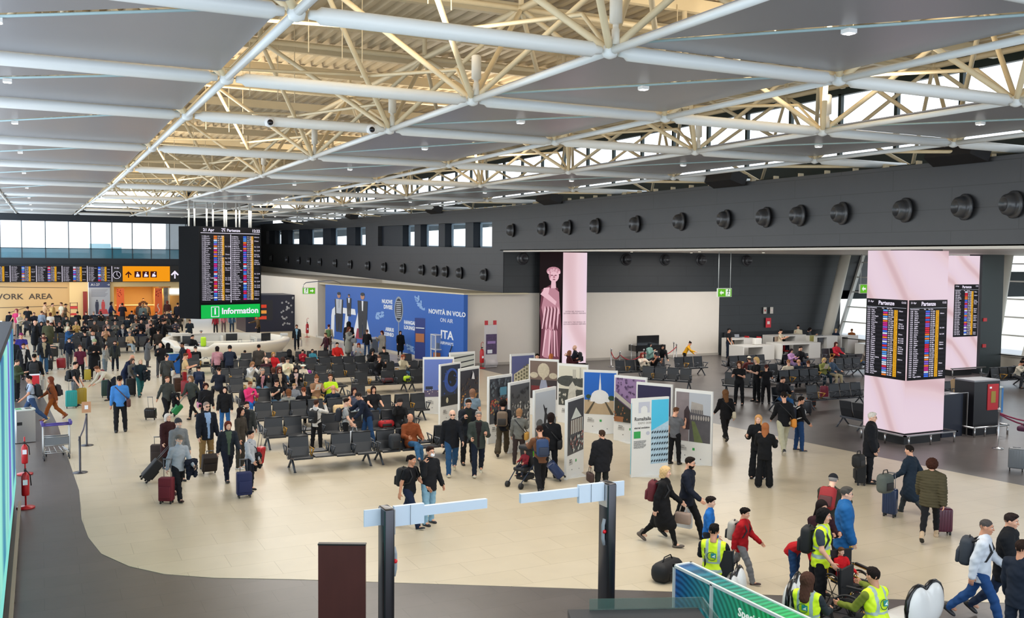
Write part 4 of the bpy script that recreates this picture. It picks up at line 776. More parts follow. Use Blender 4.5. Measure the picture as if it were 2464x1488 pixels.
poster(17.17, 33.72, 10, 'poster of a white arcaded square building under violet sky', '#5a5f8e', [(1, [(.1, 0), (1, 0), (1, .85), (.1, .5)])]+[(2, P4(.16+.12*i, .04+.1*j+.04*i, .23+.12*i, .1+.1*j+.04*i)) for i in range(7) for j in range(5+i//3)], mats=(('#cfc7a8', .08, 3), ('#6d6a54', .2, 8)))
poster(16.98, 31.62, -49, 'poster of carved stone relief over a man sitting in a grey suit', '#6c5a50', [(1, ell(.5, .75, .22, .2)), (1, ell(.15, .62, .15, .08)), (1, ell(.85, .62, .15, .08)), (2, P4(0, 0, 1, .5)), (4, P4(.05, .22, .95, .34)), (3, [(.4, .02), (.6, .02), (.66, .3), (.6, .5), (.42, .5), (.36, .3)]), (1, ell(.5, .55, .05, .05))], mats=(('#b5aa94', .3, 12), ('#33292a', .3, 6), ('#8b90a4', .2, 8), ('#6a1e22', .2, 6)))
poster(17.13, 29.68, -55, 'black and white poster of a hooded statue with trees and a tower', '#c9c5b4', [(2, ell(.35, .62, .42, .14)), (2, ell(.85, .6, .3, .12)), (1, P4(.5, .7, .62, .92)), (1, P4(.75, .7, .8, .98)), (2, P4(0, 0, 1, .42)), (3, [(.3, 0), (.65, 0), (.6, .5), (.5, .62), (.38, .5)])]+speck(3, 22, 0, 1, .02, .45, .04, 7), mats=(('#a9a598', .2, 5), ('#3f413c', .5, 9), ('#b9b6aa', .3, 7)))
poster(17.04, 27.66, -41, 'poster of a needle spired white church under deep blue sky', '#1f5fb8', [(1, P4(0, 0, 1, .34)), (2, ell(.5, .42, .28, .17)), (2, [(.44, .32), (.56, .32), (.53, .7), (.5, 1), (.47, .7)]), (2, P4(.2, .3, .8, .42)), (3, [(.05, 0), (.15, 0), (.35, .3), (.3, .3)]), (3, [(.95, 0), (.85, 0), (.65, .3), (.7, .3)]), (4, ell(.14, .42, .08, .05)), (4, ell(.86, .4, .1, .06)), (4, P4(.13, .3, .15, .42))], mats=(('#b09a7c', .1, 5), ('#dcdcdc', .08, 3), ('#4e4638', .2, 6), ('#28402c', .3, 9)))
poster(17.06, 25.85, -63, 'poster looking down on a market of lilac flowers along a road', '#8a6f96', speck(2, 60, 0, 1, .35, 1, .035, 8)+[(1, [(0, .7), (1, .2), (1, .1), (0, .58)]), (3, [(0, 0), (1, 0), (1, .08), (0, .55)]), (4, P4(0, 0, .3, .12))]+speck(4, 14, .0, .5, .05, .4, .03, 9), mats=(('#a8a29a', .1, 5), ('#4a3458', .5, 9), ('#26261f', .4, 9), ('#8f5d3a', .2, 6)))
poster(16.77, 24.09, -59, 'poster with a plain dark purple night sky, behind the cyan title poster', '#2a2344', [(1, ell(.4, .12, .14, .06))], mats=(('#6a2a5e', .3, 5),))
poster(16.95, 22.37, -63, 'poster of a costumed figure beside an arched stone arena, nearest the lounge', '#a9adb4', [(1, P4(0, 0, .38, 1)), (2, [(.42, .55), (.8, .5), (.78, .78), (.45, .82)]), (3, P4(.4, 0, 1, .45)), (4, [(.55, 0), (.8, 0), (.55, .42), (.46, .42)]), (5, [(.24, .24), (.4, .24), (.42, .6), (.34, .74), (.24, .62)]), (1, ell(.32, .76, .05, .04)), (3, [(.4, .45), (1, .38), (1, .56), (.4, .6)])]+[(3, P4(.45+.05*k, .58, .475+.05*k, .66)) for k in range(7)]+[(2, ell(.46+.07*k, .5, .025, .05)) for k in range(8)], mats=(('#7e7476', .3, 4), ('#9a948e', .2, 5), ('#4d4b50', .3, 6), ('#5f6a44', .3, 6), ('#3a3034', .3, 6)))
poster(13.03, 22.38, 37, 'poster of a floodlit columned temple over a seated audience', '#34363c', [(1, [(.2, .66), (.85, .66), (.5, .86)]), (2, P4(.15, .38, .9, .64))]+[(1, P4(.2+.11*k, .38, .25+.11*k, .64)) for k in range(7)]+speck(1, 26, .1, .95, .05, .33, .035, 3)+speck(3, 20, .1, .95, .1, .38, .03, 4), mats=(('#c4c8c0', .1, 4), ('#5c4438', .3, 6), ('#8a3a34', .3, 6)), pic=(.04, .62, .96, 2.0))
t = poster(13.13, 24.31, 30, 'black and white poster of a leaping bronze figure under pale sky', '#b4bac2', [(1, P4(0, 0, 1, .3)), (1, ell(.2, .38, .16, .08)), (1, ell(.85, .36, .2, .12)), (2, [(.4, .2), (.48, .2), (.55, .42), (.68, .38), (.7, .42), (.55, .56), (.58, .66), (.48, .66), (.4, .75), (.38, .72), (.46, .56), (.42, .4)])], mats=(('#5d6164', .4, 8), ('#22252a', .2, 6)))
# the title poster
t = poster(14.91, 21.56, -1, 'white title poster headed Roma Italia with a cyan picture column', '#46b8dc', [(1, [(0, 0), (1, 0), (1, .66), (0, .52)])]+[(2, [(.02+.14*i, .02+.09*j), (.12+.14*i, .04+.09*j), (.12+.14*i, .07+.09*j), (.02+.14*i, .05+.09*j)]) for i in range(7) for j in range(6)], pic=(.52, .32, .99, 2.0), mats=(('#a9c4d4', .25, 14), ('#2c3c48', .2, 9)), marks=False)
ink2 = mat('title_ink', '#4a4a4c', .5)
text('RomaItalia', .135, ink2, t, 'lettering', (-.44, -.006, 1.52), bold=.002, sx=.78); text('EXPO 2030', .075, mat('mark_grey', '#9a9690', .5), t, 'lettering', (-.34, -.006, 1.41)); text('eternal evolution', .075, ink2, t, 'lettering', (-.44, -.006, 1.29), bold=.001, sx=.8)
text('\n'.join(['Una mostra fotografica racconta la citta', 'i suoi luoghi e le persone che la abitano', 'tra passato e futuro nello sguardo di', 'molti fotografi italiani e stranieri']*2), .026, ink2, t, 'lettering', (-.45, -.006, .86), sx=.8)
m = MB(); m.slab((-.53, -.004, 0), (1, 0, 0), (0, 0, 1), P4(.08, 1.02, .26, 1.2), .003, 0); m.slab((-.53, -.004, 0), (1, 0, 0), (0, 0, 1), ell(.46, 1.14, .05, .05), .003, 1); m.slab((-.53, -.004, 0), (1, 0, 0), (0, 0, 1), [(.2, 1.68), (.26, 1.68), (.26, 1.8), (.32, 1.86), (.4, 1.86), (.44, 1.8), (.44, 1.68), (.5, 1.68), (.5, 1.96), (.2, 1.96)], .003, 1); m.slab((-.53, -.004, 0), (1, 0, 0), (0, 0, 1), P4(0, .1, .012, 1.95), .003, 2); m.build('printed_marks', [mat('mark_green', '#2f9a4a', .5), mat('mark_pale', '#b7b9c6', .5), mat('mark_cyan', '#5ab4cc', .5)], t)
# ---------------------------------------------------------------- kiosks and bins in the lounge
def bin_(x, y, rz, lb, side, top='#2f9a58', sc=1):
    t = thing('litter_bin', lb, 'litter bin', (x, y, 0), rad(rz)); t.scale = (sc, sc, 1); m = MB(); m.prism([(-.42, -.2), (-.32, -.3), (.32, -.3), (.42, -.2), (.42, .2), (.32, .3), (-.32, .3), (-.42, .2)], 0.02, 1.02); m.build('body', steel if side is None else mat('bin_side', side, .4), t)
    m = MB(); m.prism([(-.46, -.22), (-.34, -.34), (.34, -.34), (.46, -.22), (.46, .22), (.34, .34), (-.34, .34), (-.46, .22)], 1.02, 1.06, 0); m.box(-.3, -.08, -.16, .16, 1.06, 1.07, 1); m.box(.08, .3, -.16, .16, 1.06, 1.07, 2); m.build('lid', [mat('bin_lid', '#cdd5cf', .3), mat('bin_mark', top, .5), black_m], t)
    m = MB(); m.box(.3, .43, -.31, -.2, .02, 1.0); m.build('edge_strip', mat('bin_blue', '#3f7fc0', .5) if sc == 1 else steel, t); m = MB(); m.cbox((-.2, -.31, .62), (.2, .02, .1)); m.build('slot_plate', black_m, t)
bin_(33.6, 25.3, 10, 'steel recycling bin with blue edge beside the black charging kiosk', '#8f9896')
bin_(-.52, 33.6, 12, 'steel recycling bin by the tall screen wall', None, sc=.72)
bin_(6.0, 50.5, 20, 'blue recycling bin with green lid beside the woman in teal', '#2464b4')
t = thing('charging_kiosk', 'black upright kiosk with a red poster inside a steel bumper frame', 'kiosk', (29.2, 22.5, 0), rad(-2))
m = MB(); m.box(-.62, .62, -.4, .4, 0, 1.85); m.build('body', mat('kiosk_black', '#121319', .35), t); m = MB(); m.box(-.62, .62, -.4, .4, 1.85, 1.9); m.build('top', mat('kiosk_top', '#7e8186', .4), t)
m = MB(); m.box(.02, .55, -.42, -.4, .85, 1.75, 0); m.box(.18, .4, -.43, -.42, 1.1, 1.5, 1); m.box(.1, .2, -.43, -.42, 1.6, 1.66, 2); m.build('red_poster', [mat('poster_red', '#a81620', .4), mat('poster_gold', '#8d7a30', .5), wb], t)
m = MB()
for a, b in (((-.85, -.62), (.85, -.62)), ((-.85, -.62), (-.85, .6)), ((.85, -.62), (.85, .6))): m.tube([(*a, .32), (*b, .32)], .035, 0, 6)
for x in (-.8, -.3, .3, .8): m.tube([(x, -.62, 0), (x, -.62, .3)], .03, 0, 6)
m.build('bumper_frame', steel, t)
t = thing('charging_kiosk', 'plain dark cabinet squeezed between the large pink pillar and the kiosk with the red poster', 'kiosk', (27.75, 22.6, 0))
m = MB(); m.box(-.5, .5, -.3, .3, 0, 1.45); m.build('body', mat('kiosk_navy2', '#141b2b', .35), t); m = MB(); m.tube([(-.5, -.4, 1.5), (.6, -.4, 1.5), (.6, -.4, 0)], .025, 0, 6); m.build('hand_rail', steel, t)
# rope posts
def post(x, y, lb, g, h=.95):
    t = thing('rope_post', lb, 'rope post', (x, y, 0), 0, g); m = MB(); m.lathe((0, 0, 0), [(.17, 0), (.17, .02), (.05, .05), (.027, .06), (.027, h-.08), (.04, h-.06), (.03, h-.03), (.05, h), (.045, h+.05), (.0, h+.07)], 0, 14); m.build('pole', steel, t); return t
def rope(a, b, lb, c='#a01828', sag=.35, h=.82, s=1):
    a, b = Vector((*a, h)), Vector((*b, h)); m = MB(); m.tube([a.lerp(b, k/10)-Vector((0, 0, sag*4*(k/10)*(1-k/10))) for k in range(11)], .025, 0, 6); tag(m.build('barrier_rope', mat('rope', c, .7)), lb, 'rope')
RP = [(28.35, 44.9), (27.95, 43.4), (29.9, 44.0), (33.7, 46.2), (31.0, 46.9), (34.3, 47.3)]
for (x, y), lb in zip(RP, ('brass topped rope post nearest the white wall by the piano', 'rope post standing closest to the pink statue pillar side', 'rope post beside the woman in the denim green jacket', 'rope post behind the yellow top woman', 'rope post tucked behind the piano', 'rope post against the white wall past the piano')): post(x, y, lb, 'rope posts round the piano')
rope(RP[0], RP[1], 'red rope between the two posts left of the piano', sag=.3); rope(RP[1], RP[2], 'red rope swagging down in front of the piano'); rope(RP[3], RP[2], 'red rope passing behind the seated people at the piano', sag=.4)
post(27.35, 20.25+.0, 'tall chrome rope post beside the bench at the picture edge', 'rope posts by the edge bench', 1.25)
post(29.9, 19.0, 'second chrome rope post beyond the edge bench', 'rope posts by the edge bench', 1.25)
rope((27.35, 20.25), (29.9, 19.0), 'maroon double rope by the edge bench, upper strand', '#7c2040', .3, 1.15); rope((27.35, 20.25), (29.9, 19.0), 'maroon double rope by the edge bench, lower strand', '#7c2040', .42, 1.12)
# grand piano
t = thing('grand_piano', 'black upright grand piano behind red ropes against the white wall', 'piano', (32.2, 46.9, 0))
m = MB(); m.prism([(-1.2, -.45), (.9, -.45), (.9, .3), (.3, .6), (-.6, .6), (-1.2, .3)], .6, .95); m.build('case', mat('piano_black', '#0c0c0e', .15, spec=.8), t)
m = MB(); m.box(-.6, .95, .3, .36, .95, 1.45); m.build('lid', mat('piano_black', '#0c0c0e', .15, spec=.8), t)
for x, y in ((-1.0, -.3), (.75, -.3), (0, .4)): m = MB(); m.tube([(x, y, 0), (x, y, .6)], [.04, .06], 0, 8); m.build('leg', black_m, t)
# white tables and chairs
tw = mat('table_white', '#dcd9d2', .4)
def table(x, y, w_, d_, h_, lb, open_l=True, rz=0):
    t = thing('white_table', lb, 'table', (x, y, 0), rad(rz)); m = MB(); m.box(-w_/2, w_/2, -d_/2, d_/2, h_-.08, h_); m.build('top', tw, t)
    m = MB(); m.box(w_/2-.9 if open_l else -w_/2, w_/2, -d_/2, d_/2, 0, h_-.08); m.build('cabinet', tw, t); m = MB(); m.box(-w_/2, -w_/2+.08, -d_/2, d_/2, 0, h_-.08); m.build('side_panel', tw, t)
table(41.6, 45.0, 3.1, 1.4, .95, 'white desk block with the red chair tucked under it'); table(38.6, 45.3, 2.4, 1.3, .85, 'low white desk with a white lamp-like screen on it'); table(38.9, 46.9, 1.9, .9, 1.15, 'tall white table where the man in black works')
table(42.6, 46.9, 2.8, .9, 1.25, 'high white counter where the man in the white top sits'); table(44.9, 46.0, 1.8, .9, 1.2, 'high white counter beside the slanted column'); table(47.1, 46.2, 1.5, .8, 1.15, 'high white counter where the rust jacket man stands')
table(47.3, 44.6, 1.2, .7, .75, 'small white table behind the rust jacket man')
def chair(x, y, c, lb, h=.45, rz=0):
    t = thing('bar_chair' if h > .5 else 'shell_chair', lb, 'chair', (x, y, 0), rad(rz)); m = MB(); cm = mat('chair_shell', c, .4)
    m.rbox((0, 0, h), (.44, .44, .05), .02); m.build('seat', cm, t); m = MB(); m.rbox((0, .2, h+.28), (.42, .05, .44), .024, 0, T(0, 0, 0)); m.build('backrest', cm, t)
    for sx_ in (-.18, .18):
        for sy2 in (-.18, .18): m = MB(); m.tube([(sx_, sy2, h), (sx_*1.2, sy2*1.2, 0)], .014, 0, 6); m.build('leg', mat('leg_chrome', '#b0b0b0', .3, .8), t)
chair(40.2, 46.3, '#b01c22', 'red shell chair beside the high counter and man in white', .75, 90); chair(41.2, 46.2, '#a08c7a', 'taupe bar chair under the man in the white top', .75, 180); chair(43.9, 46.0, '#97914e', 'olive bar chair beside the grey clad person', .75, 180); chair(44.6, 46.0, '#5a5e64', 'grey bar chair next to the olive one', .75, 180)
chair(47.9, 45.3, '#d01c24', 'bright red chair beside the pink pillar and rust jacket man', .5, 200); chair(39.75, 46.9, '#b01c22', 'red shell chair hanging at the tall table of the man in black', .75, 90); chair(40.9, 44.95, '#b01c22', 'red chair tucked into the white desk block', .45, 90)
m = MB(); m.rbox((0, 0, .2), (.55, .3, .4), .06); m.build('table_screen', tw, None, 'small white box screen on the low white desk', 'screen', M=T(39.0, 45.3, .86))
m = MB(); m.cbox((0, 0, .01), (.35, .25, .02)); m.cbox((0, .14, .12), (.35, .02, .22), 0, Matrix.Rotation(rad(-12), 4, 'X')); m.build('laptop', mat('laptop_grey', '#8b8f96', .4), None, 'grey laptop open on the tall white table', 'laptop', M=T(38.9, 46.9, 1.16))
# ---------------------------------------------------------------- foreground: gate, brown panel, lightbox, screen wall
gm = mat('gate_metal', '#4b4a4e', .25, .85, var=.08, scale=6, stretch=(6, 6, .4)); am = mat('gate_white', '#cfdcea', .35)
def gate(x, y, ztop, lb, dirn, rz):
    t = thing('barrier_gate', lb, 'gate', (x, y, 0), rad(rz))
    m = MB(); m.rbox((0, 0, ztop/2), (.16, .3, ztop), .03); m.build('post', gm, t)
    m = MB(); m.cbox((dirn*.08, .0, ztop-.2), (.03, .24, .36)); m.build('side_plate', steel, t)
    m = MB(); m.cbox((dirn*.33, -.02, ztop-.14), (.46, .07, .29)); m.cbox((dirn*.345, -.06, ztop-.14), (.004, .012, .29), 1); m.build('hinge_cover', [am, mat('gap_grey', '#7f8890', .5)], t)
    m = MB(); m.cbox((dirn*1.07, -.0, ztop-.11), (1.02, .07, .14)); m.build('arm', am, t)
    m = MB(); m.cbox((-dirn*.2, .03, ztop-.14), (.25, .03, .24)); m.build('back_wing', am, t)
    m = MB(); m.lathe((0, 0, 0), [(.03, 0), (.035, .03), (.02, .05)], 0, 12, M=T(dirn*.085, -.08, ztop-.78) @ Matrix.Rotation(rad(90*dirn), 4, 'Y')); m.build('stop_button', mat('button_red', '#e01c28', .3), t)
    m = MB(); m.tube([(dirn*.09, -.06, ztop-1.0), (dirn*.115, -.06, ztop-.9), (dirn*.115, -.06, ztop-.68), (dirn*.09, -.06, ztop-.58)], .03, 0, 8); m.build('button_housing', mat('housing_grey', '#9aa0a6', .4), t)
gate(4.42, 12.95, 2.33, 'open barrier gate post with white arm, beside the brown panel', 1, 0); gate(8.15, 12.95, 2.34, 'open barrier gate post with white arm, beside the green light box', -1, 0)
t = thing('brown_panel', 'tall dark brown metal panel standing beside the barrier gate', 'panel', (3.85, 13.25, 0), rad(-26))
m = MB(); m.box(-.34, .34, 0, .07, 0, 1.76, 0); m.build('sheet', mat('corten_brown', '#5a2f2a', .4, .2, var=.2, scale=2, stretch=(3, 1, 1)), t); m = MB(); m.box(-.345, .345, -.01, .08, 1.76, 1.78); m.build('cap', black_m, t)
# green and blue light box
def wavemat(name, ca, cb):
    m = bpy.data.materials.new(name); m.use_nodes = True; n = m.node_tree.nodes; L = m.node_tree.links; b = n['Principled BSDF']
    tc = n.new('ShaderNodeTexCoord'); sx = n.new('ShaderNodeSeparateXYZ'); L.new(tc.outputs['Object'], sx.inputs[0])
    wv = n.new('ShaderNodeTexWave'); wv.wave_type = 'RINGS'; wv.inputs['Scale'].default_value = 3.2; wv.inputs['Distortion'].default_value = 2.5; wv.inputs['Detail'].default_value = 3; L.new(tc.outputs['Object'], wv.inputs[0])
    mr = n.new('ShaderNodeMapRange'); mr.inputs[1].default_value = 0; mr.inputs[2].default_value = -2.4; L.new(sx.outputs['Y'], mr.inputs[0])
    mx = n.new('ShaderNodeMixRGB'); mx.inputs[1].default_value = (*lin(ca), 1); mx.inputs[2].default_value = (*lin(cb), 1); L.new(mr.outputs[0], mx.inputs[0])
    m2 = n.new('ShaderNodeMixRGB'); m2.blend_type = 'SOFT_LIGHT'; m2.inputs[0].default_value = .5; L.new(mx.outputs[0], m2.inputs[1]); L.new(wv.outputs[0], m2.inputs[2])
    L.new(m2.outputs[0], b.inputs['Base Color']); L.new(m2.outputs[0], b.inputs['Emission Color']); b.inputs['Emission Strength'].default_value = .25; b.inputs['Roughness'].default_value = .25; return m
t = thing('light_box', 'long low light box printed with green and blue swirls reading Speci', 'light box', (8.88, 12.17, 0))
gs = wavemat('swirl_print', '#123f78', '#1e9a4e')
m = MB(); m.box(.03, .33, -3.4, -.02, 0, 1.1, 0); m.build('printed_box', gs, t)
m = MB()
for z in (1.08,): m.box(0, .04, -3.42, 0, z, 1.12); m.box(.32, .36, -3.42, 0, z, 1.12)
m.box(0, .36, -.04, 0, 1.08, 1.12); m.box(0, .04, -.04, 0, 0, 1.1); m.box(0, .03, -.98, -.93, 0, 1.1); m.box(.32, .36, -.04, 0, 0, 1.1); m.build('white_frame', mat('box_white', '#d5dbd8', .4), t)
text('Special\nAssistance', .17, mat('lettering_white', '#e8f4ee', emit=.6), t, 'lettering', (.024, -1.55, .80), (0, -1, 0), (0, 0, 1), bold=.003)
# dark plinth with glass upstand at the bottom edge
t = thing('dark_plinth', 'charcoal slab top with a glass edge beside the gate post', 'plinth', (7.2, 10.6, 0), rad(-22))
m = MB(); m.box(-.9, .95, -1.2, .55, 0, 1.0, 0); m.build('body', mat('charcoal', '#1c1f26', .4), t); m = MB(); m.box(-.6, 1.0, .5, .52, 1.0, 1.16); m.box(1.0, 1.02, -.9, .52, 1.0, 1.16); m.build('glass_edge', mat('edge_glass', '#5c7a70', .05, alpha=.35), t)
# tall LED screen wall along the aisle edge
def ledmat():
    m = bpy.data.materials.new('led_picture'); m.use_nodes = True; n = m.node_tree.nodes; L = m.node_tree.links; b = n['Principled BSDF']
    tc = n.new('ShaderNodeTexCoord'); mp = n.new('ShaderNodeMapping'); mp.inputs['Scale'].default_value = (1, .35, .10); mp.inputs['Rotation'].default_value = (.1, 0, 0)
    nz = n.new('ShaderNodeTexNoise'); nz.inputs['Scale'].default_value = .9; nz.inputs['Detail'].default_value = 1; L.new(tc.outputs['Object'], mp.inputs[0]); L.new(mp.outputs[0], nz.inputs['Vector'])
    cr = n.new('ShaderNodeValToRGB'); e = cr.color_ramp.elements; e[0].position = .3; e[0].color = (*lin('#123a86'), 1); e[1].position = .72; e[1].color = (*lin('#2c50b0'), 1)
    for p, c in ((.42, '#2a8ca8'), (.5, '#8fe0c8'), (.56, '#7ac8e0'), (.62, '#6a58b8')): x = e.new(p); x.color = (*lin(c), 1)
    L.new(nz.outputs[0], cr.inputs[0]); L.new(cr.outputs[0], b.inputs['Emission Color']); b.inputs['Emission Strength'].default_value = .8; b.inputs['Base Color'].default_value = (0, 0, 0, 1); return m
t = thing('screen_wall', 'tall blue and turquoise picture screen along the aisle edge', 'screen', (0, 0, 0))
m = MB(); m.box(-.9, -.57, 0, 25.0, .5, 4.35); m.build('cabinet', mat('screen_frame', '#2c3442', .4), t); m = MB(); m.box(-.57, -.555, .2, 24.7, .95, 4.2); m.build('picture_face', ledmat(), t)
m = MB(); m.box(-.57, -.55, 5, 24.7, .62, .95); m.build('lower_band', mat('led_mint', '#7fd8cc', emit=.8), t)
m = MB(); m.box(-.85, -.6, 0, 25.0, 0, .5); m.build('plinth', black_m, t)
m = MB(); m.box(-.5, -.44, 2, 24.2, .27, .31); m.build('bumper_rail', mat('rail_wood', '#a58e78', .4), t)
for y in (12, 14, 16, 18, 20, 22, 24): m = MB(); m.tube([(-.47, y, 0), (-.47, y, .27)], .025, 0, 6); m.build('rail_foot', steel, t)
# luggage trolley
t = thing('luggage_trolley', 'nested steel luggage trolleys with purple handles on the dark floor', 'trolley', (.36, 30.6, 0), rad(4)); t.scale = (.82, .82, .95)
tl = mat('trolley_steel', '#a9a9a6', .3, .8)
for k in range(2):
    y = .35*k-.1; m = MB()
    for x in (-.42, .42): m.tube([(x, y-.3, .15), (x, y-.3, .3), (x*1.0, y-.36, 1.05)], .02, 0, 6); m.tube([(x, y-.3, .22), (x*.7, y+.6, .2)], .02, 0, 6)
    for z in (.22, .45, .7): m.tube([(-.42, y-.3, z), (.42, y-.3, z)], .014, 0, 6)
    for x in (-.2, 0, .2): m.tube([(x, y-.3, .24), (x*.8, y+.55, .22)], .01, 0, 5)
    m.build('frame', tl, t); m = MB(); m.cbox((0, y-.31, .58), (.78, .02, .22)); m.build('plate', mat('plate_grey', '#6f7478', .4), t)
    m = MB(); m.tube([(-.48, y-.4, 1.08), (.48, y-.4, 1.08)], .025, 0, 8); m.cbox((-.45, y-.38, 1.14), (.08, .2, .08), 0); m.cbox((.45, y-.38, 1.14), (.08, .2, .08), 0); m.build('handle', mat('handle_purple', '#4a3d8e', .4), t)
    for x in (-.4, .4, -.28, .28): yy = y-.3 if abs(x) > .3 else y+.5; m = MB(); m.tube([(x-.02, yy, .07), (x+.02, yy, .07)], .07, 0, 12); m.build('wheel', mat('tyre', '#2a2a2c', .5), t)
# belt posts beside the trolley, one with a notice
def belt_post(x, y, lb, sign=False):
    t = thing('belt_post', lb, 'barrier post', (x, y, 0)); m = MB(); m.lathe((0, 0, 0), [(.19, 0), (.19, .02), (.03, .04), (.03, .98), (.035, 1.0)], 0, 14); m.build('pole', mat('post_dark', '#4c4b50', .35, .6), t)
    if sign: m = MB(); m.cbox((0, 0, 1.2), (.26, .02, .34), 0); m.cbox((0, -.012, 1.2), (.1, .01, .12), 1); m.build('notice_plate', [mat('notice_tan', '#b98a66', .5), wb], t)
    return t
belt_post(.92, 28.2, 'dark belt post nearest the curved floor edge'); belt_post(1.25, 32.2, 'dark belt post with a tan notice plate on top', True)
m = MB(); m.tube([(.92, 28.2, .95), (.95, 29.0, .75), (.93, 29.3, .7), (1.1, 30.5, .8), (1.25, 32.2, .95)], .02, 0, 6); tag(m.build('barrier_belt', mat('belt', '#34314a', .6)), 'loosely knotted dark belt between the two barrier posts', 'belt')
m = MB(); m.cbox((0, 0, .3), (.34, .05, .7), 0); m.cbox((0, -.03, .35), (.3, .02, .5), 1); m.build('floor_sign', [wb, mat('sign_red', '#c2202c', .5)], None, 'small red and white plate beside the screen wall behind the steel bin', 'sign', M=T(-.2, 38.0, 1.0)); m = MB()
# ================================================================ PEOPLE
def nets(F, lo, h):
    """surface nets: F sampled values (nx,ny,nz), inside < 0"""
    S = F < 0; nx, ny, nz = F.shape
    c = [S[i:nx-1+i, j:ny-1+j, k:nz-1+k] for i in (0, 1) for j in (0, 1) for k in (0, 1)]
    n = sum(a.astype(np.int8) for a in c); act = (n > 0) & (n < 8)
    idx = -np.ones(act.shape, int); I = np.argwhere(act); idx[act] = np.arange(len(I))
    P = np.zeros((len(I), 3)); W = np.zeros(len(I))
    cs = [(i, j, k) for i in (0, 1) for j in (0, 1) for k in (0, 1)]
    for a in range(8):
        for b in range(a+1, 8):
            if sum(abs(cs[a][q]-cs[b][q]) for q in range(3)) != 1: continue
            A = np.array(cs[a]); B = np.array(cs[b])
            fa = F[I[:, 0]+A[0], I[:, 1]+A[1], I[:, 2]+A[2]]; fb = F[I[:, 0]+B[0], I[:, 1]+B[1], I[:, 2]+B[2]]
            m = (fa < 0) != (fb < 0); t = np.where(m, fa/np.where(m, fa-fb, 1), 0)
            P[m] += (A+(B-A)*t[:, None])[m]; W[m] += 1
    V = (I+P/W[:, None])*h+lo
    Q = []
    for ax in range(3):
        u, v = [(1, 2), (2, 0), (0, 1)][ax]
        s0 = [slice(None)]*3; s1 = [slice(None)]*3; s0[ax] = slice(0, -1); s1[ax] = slice(1, None)
        a = S[tuple(s0)]; b = S[tuple(s1)]; E = np.argwhere(a != b)
        E = E[(E[:, u] > 0) & (E[:, v] > 0) & (E[:, u] < F.shape[u]-1) & (E[:, v] < F.shape[v]-1)]
        ins = a[E[:, 0], E[:, 1], E[:, 2]]
        def g(du, dv): e = E.copy(); e[:, u] -= du; e[:, v] -= dv; return idx[e[:, 0], e[:, 1], e[:, 2]]
        q = np.stack([g(1, 1), g(0, 1), g(0, 0), g(1, 0)], 1); q[~ins] = q[~ins][:, ::-1]; Q.append(q)
    Q = np.concatenate(Q); return V, Q[(Q >= 0).all(1)]
class SDF:
    def __init__(s, lo, hi, h):
        s.lo = np.array(lo, float)-2*h; s.h = h; n = np.ceil((np.array(hi)+2*h-s.lo)/h).astype(int)+1
        g = np.meshgrid(*[s.lo[i]+h*np.arange(n[i], dtype=np.float32) for i in range(3)], indexing='ij'); s.P = [a.astype(np.float32) for a in g]
        s.F = np.full(n, 9., np.float32)
    def _u(s, d, k): 
        if k: hh = np.clip(.5+.5*(s.F-d)/k, 0, 1); s.F = s.F*(1-hh)+d*hh-k*hh*(1-hh)
        else: s.F = np.minimum(s.F, d)
    def cone(s, a, b, ra, rb, k=.02, fl=None, fa=None):
        a = np.array(a, float); b = np.array(b, float); X, Y, Z_ = [s.P[i]-a[i] for i in range(3)]; ab = b-a; L2 = ab@ab+1e-9
        t = np.clip((X*ab[0]+Y*ab[1]+Z_*ab[2])/L2, 0, 1); X = X-ab[0]*t; Y = Y-ab[1]*t; Z_ = Z_-ab[2]*t
        d2 = X*X+Y*Y+Z_*Z_
        if fl: w = X*fa[0]+Y*fa[1]+Z_*fa[2]; d2 = d2+w*w*(1/fl**2-1)
        d = np.sqrt(np.maximum(d2, 1e-9))-(ra+(rb-ra)*t); s._u(d*(fl or 1)**.5, k); return s
    def ell(s, c, r, k=.015):
        X, Y, Z_ = [(s.P[i]-c[i])/r[i] for i in range(3)]; q = np.sqrt(X*X+Y*Y+Z_*Z_); s._u((q-1)*min(r), k); return s
    def cut(s, d): s.F = np.maximum(s.F, d); return s
    def mesh(s): return nets(s.F, s.lo, s.h)
def raw(V, Q, name, nm=1, mi=None, smooth=True):
    me = bpy.data.meshes.new(name); me.from_pydata(V.tolist() if hasattr(V, 'tolist') else V, [], Q.tolist() if hasattr(Q, 'tolist') else Q)
    for _ in range(nm): me.materials.append(None)
    if mi is not None: me.polygons.foreach_set('material_index', mi)
    me.polygons.foreach_set('use_smooth', [smooth]*len(me.polygons)); me.update(); return me
def setm(o, mats):
    for i, m in enumerate(mats):
        if i < len(o.material_slots): o.material_slots[i].link = 'OBJECT'; o.material_slots[i].material = m
def dirv(fl, ab, sd, extra=0, inw=0):
    f_ = rad(fl+extra); a = rad(ab); w = rad(inw)
    v = Vector((sd*math.sin(a)-sd*math.sin(w), math.sin(f_)*math.cos(a)*math.cos(w), -math.cos(f_)*math.cos(a))); return v.normalized()
A0 = (5, 9, 14, 0)
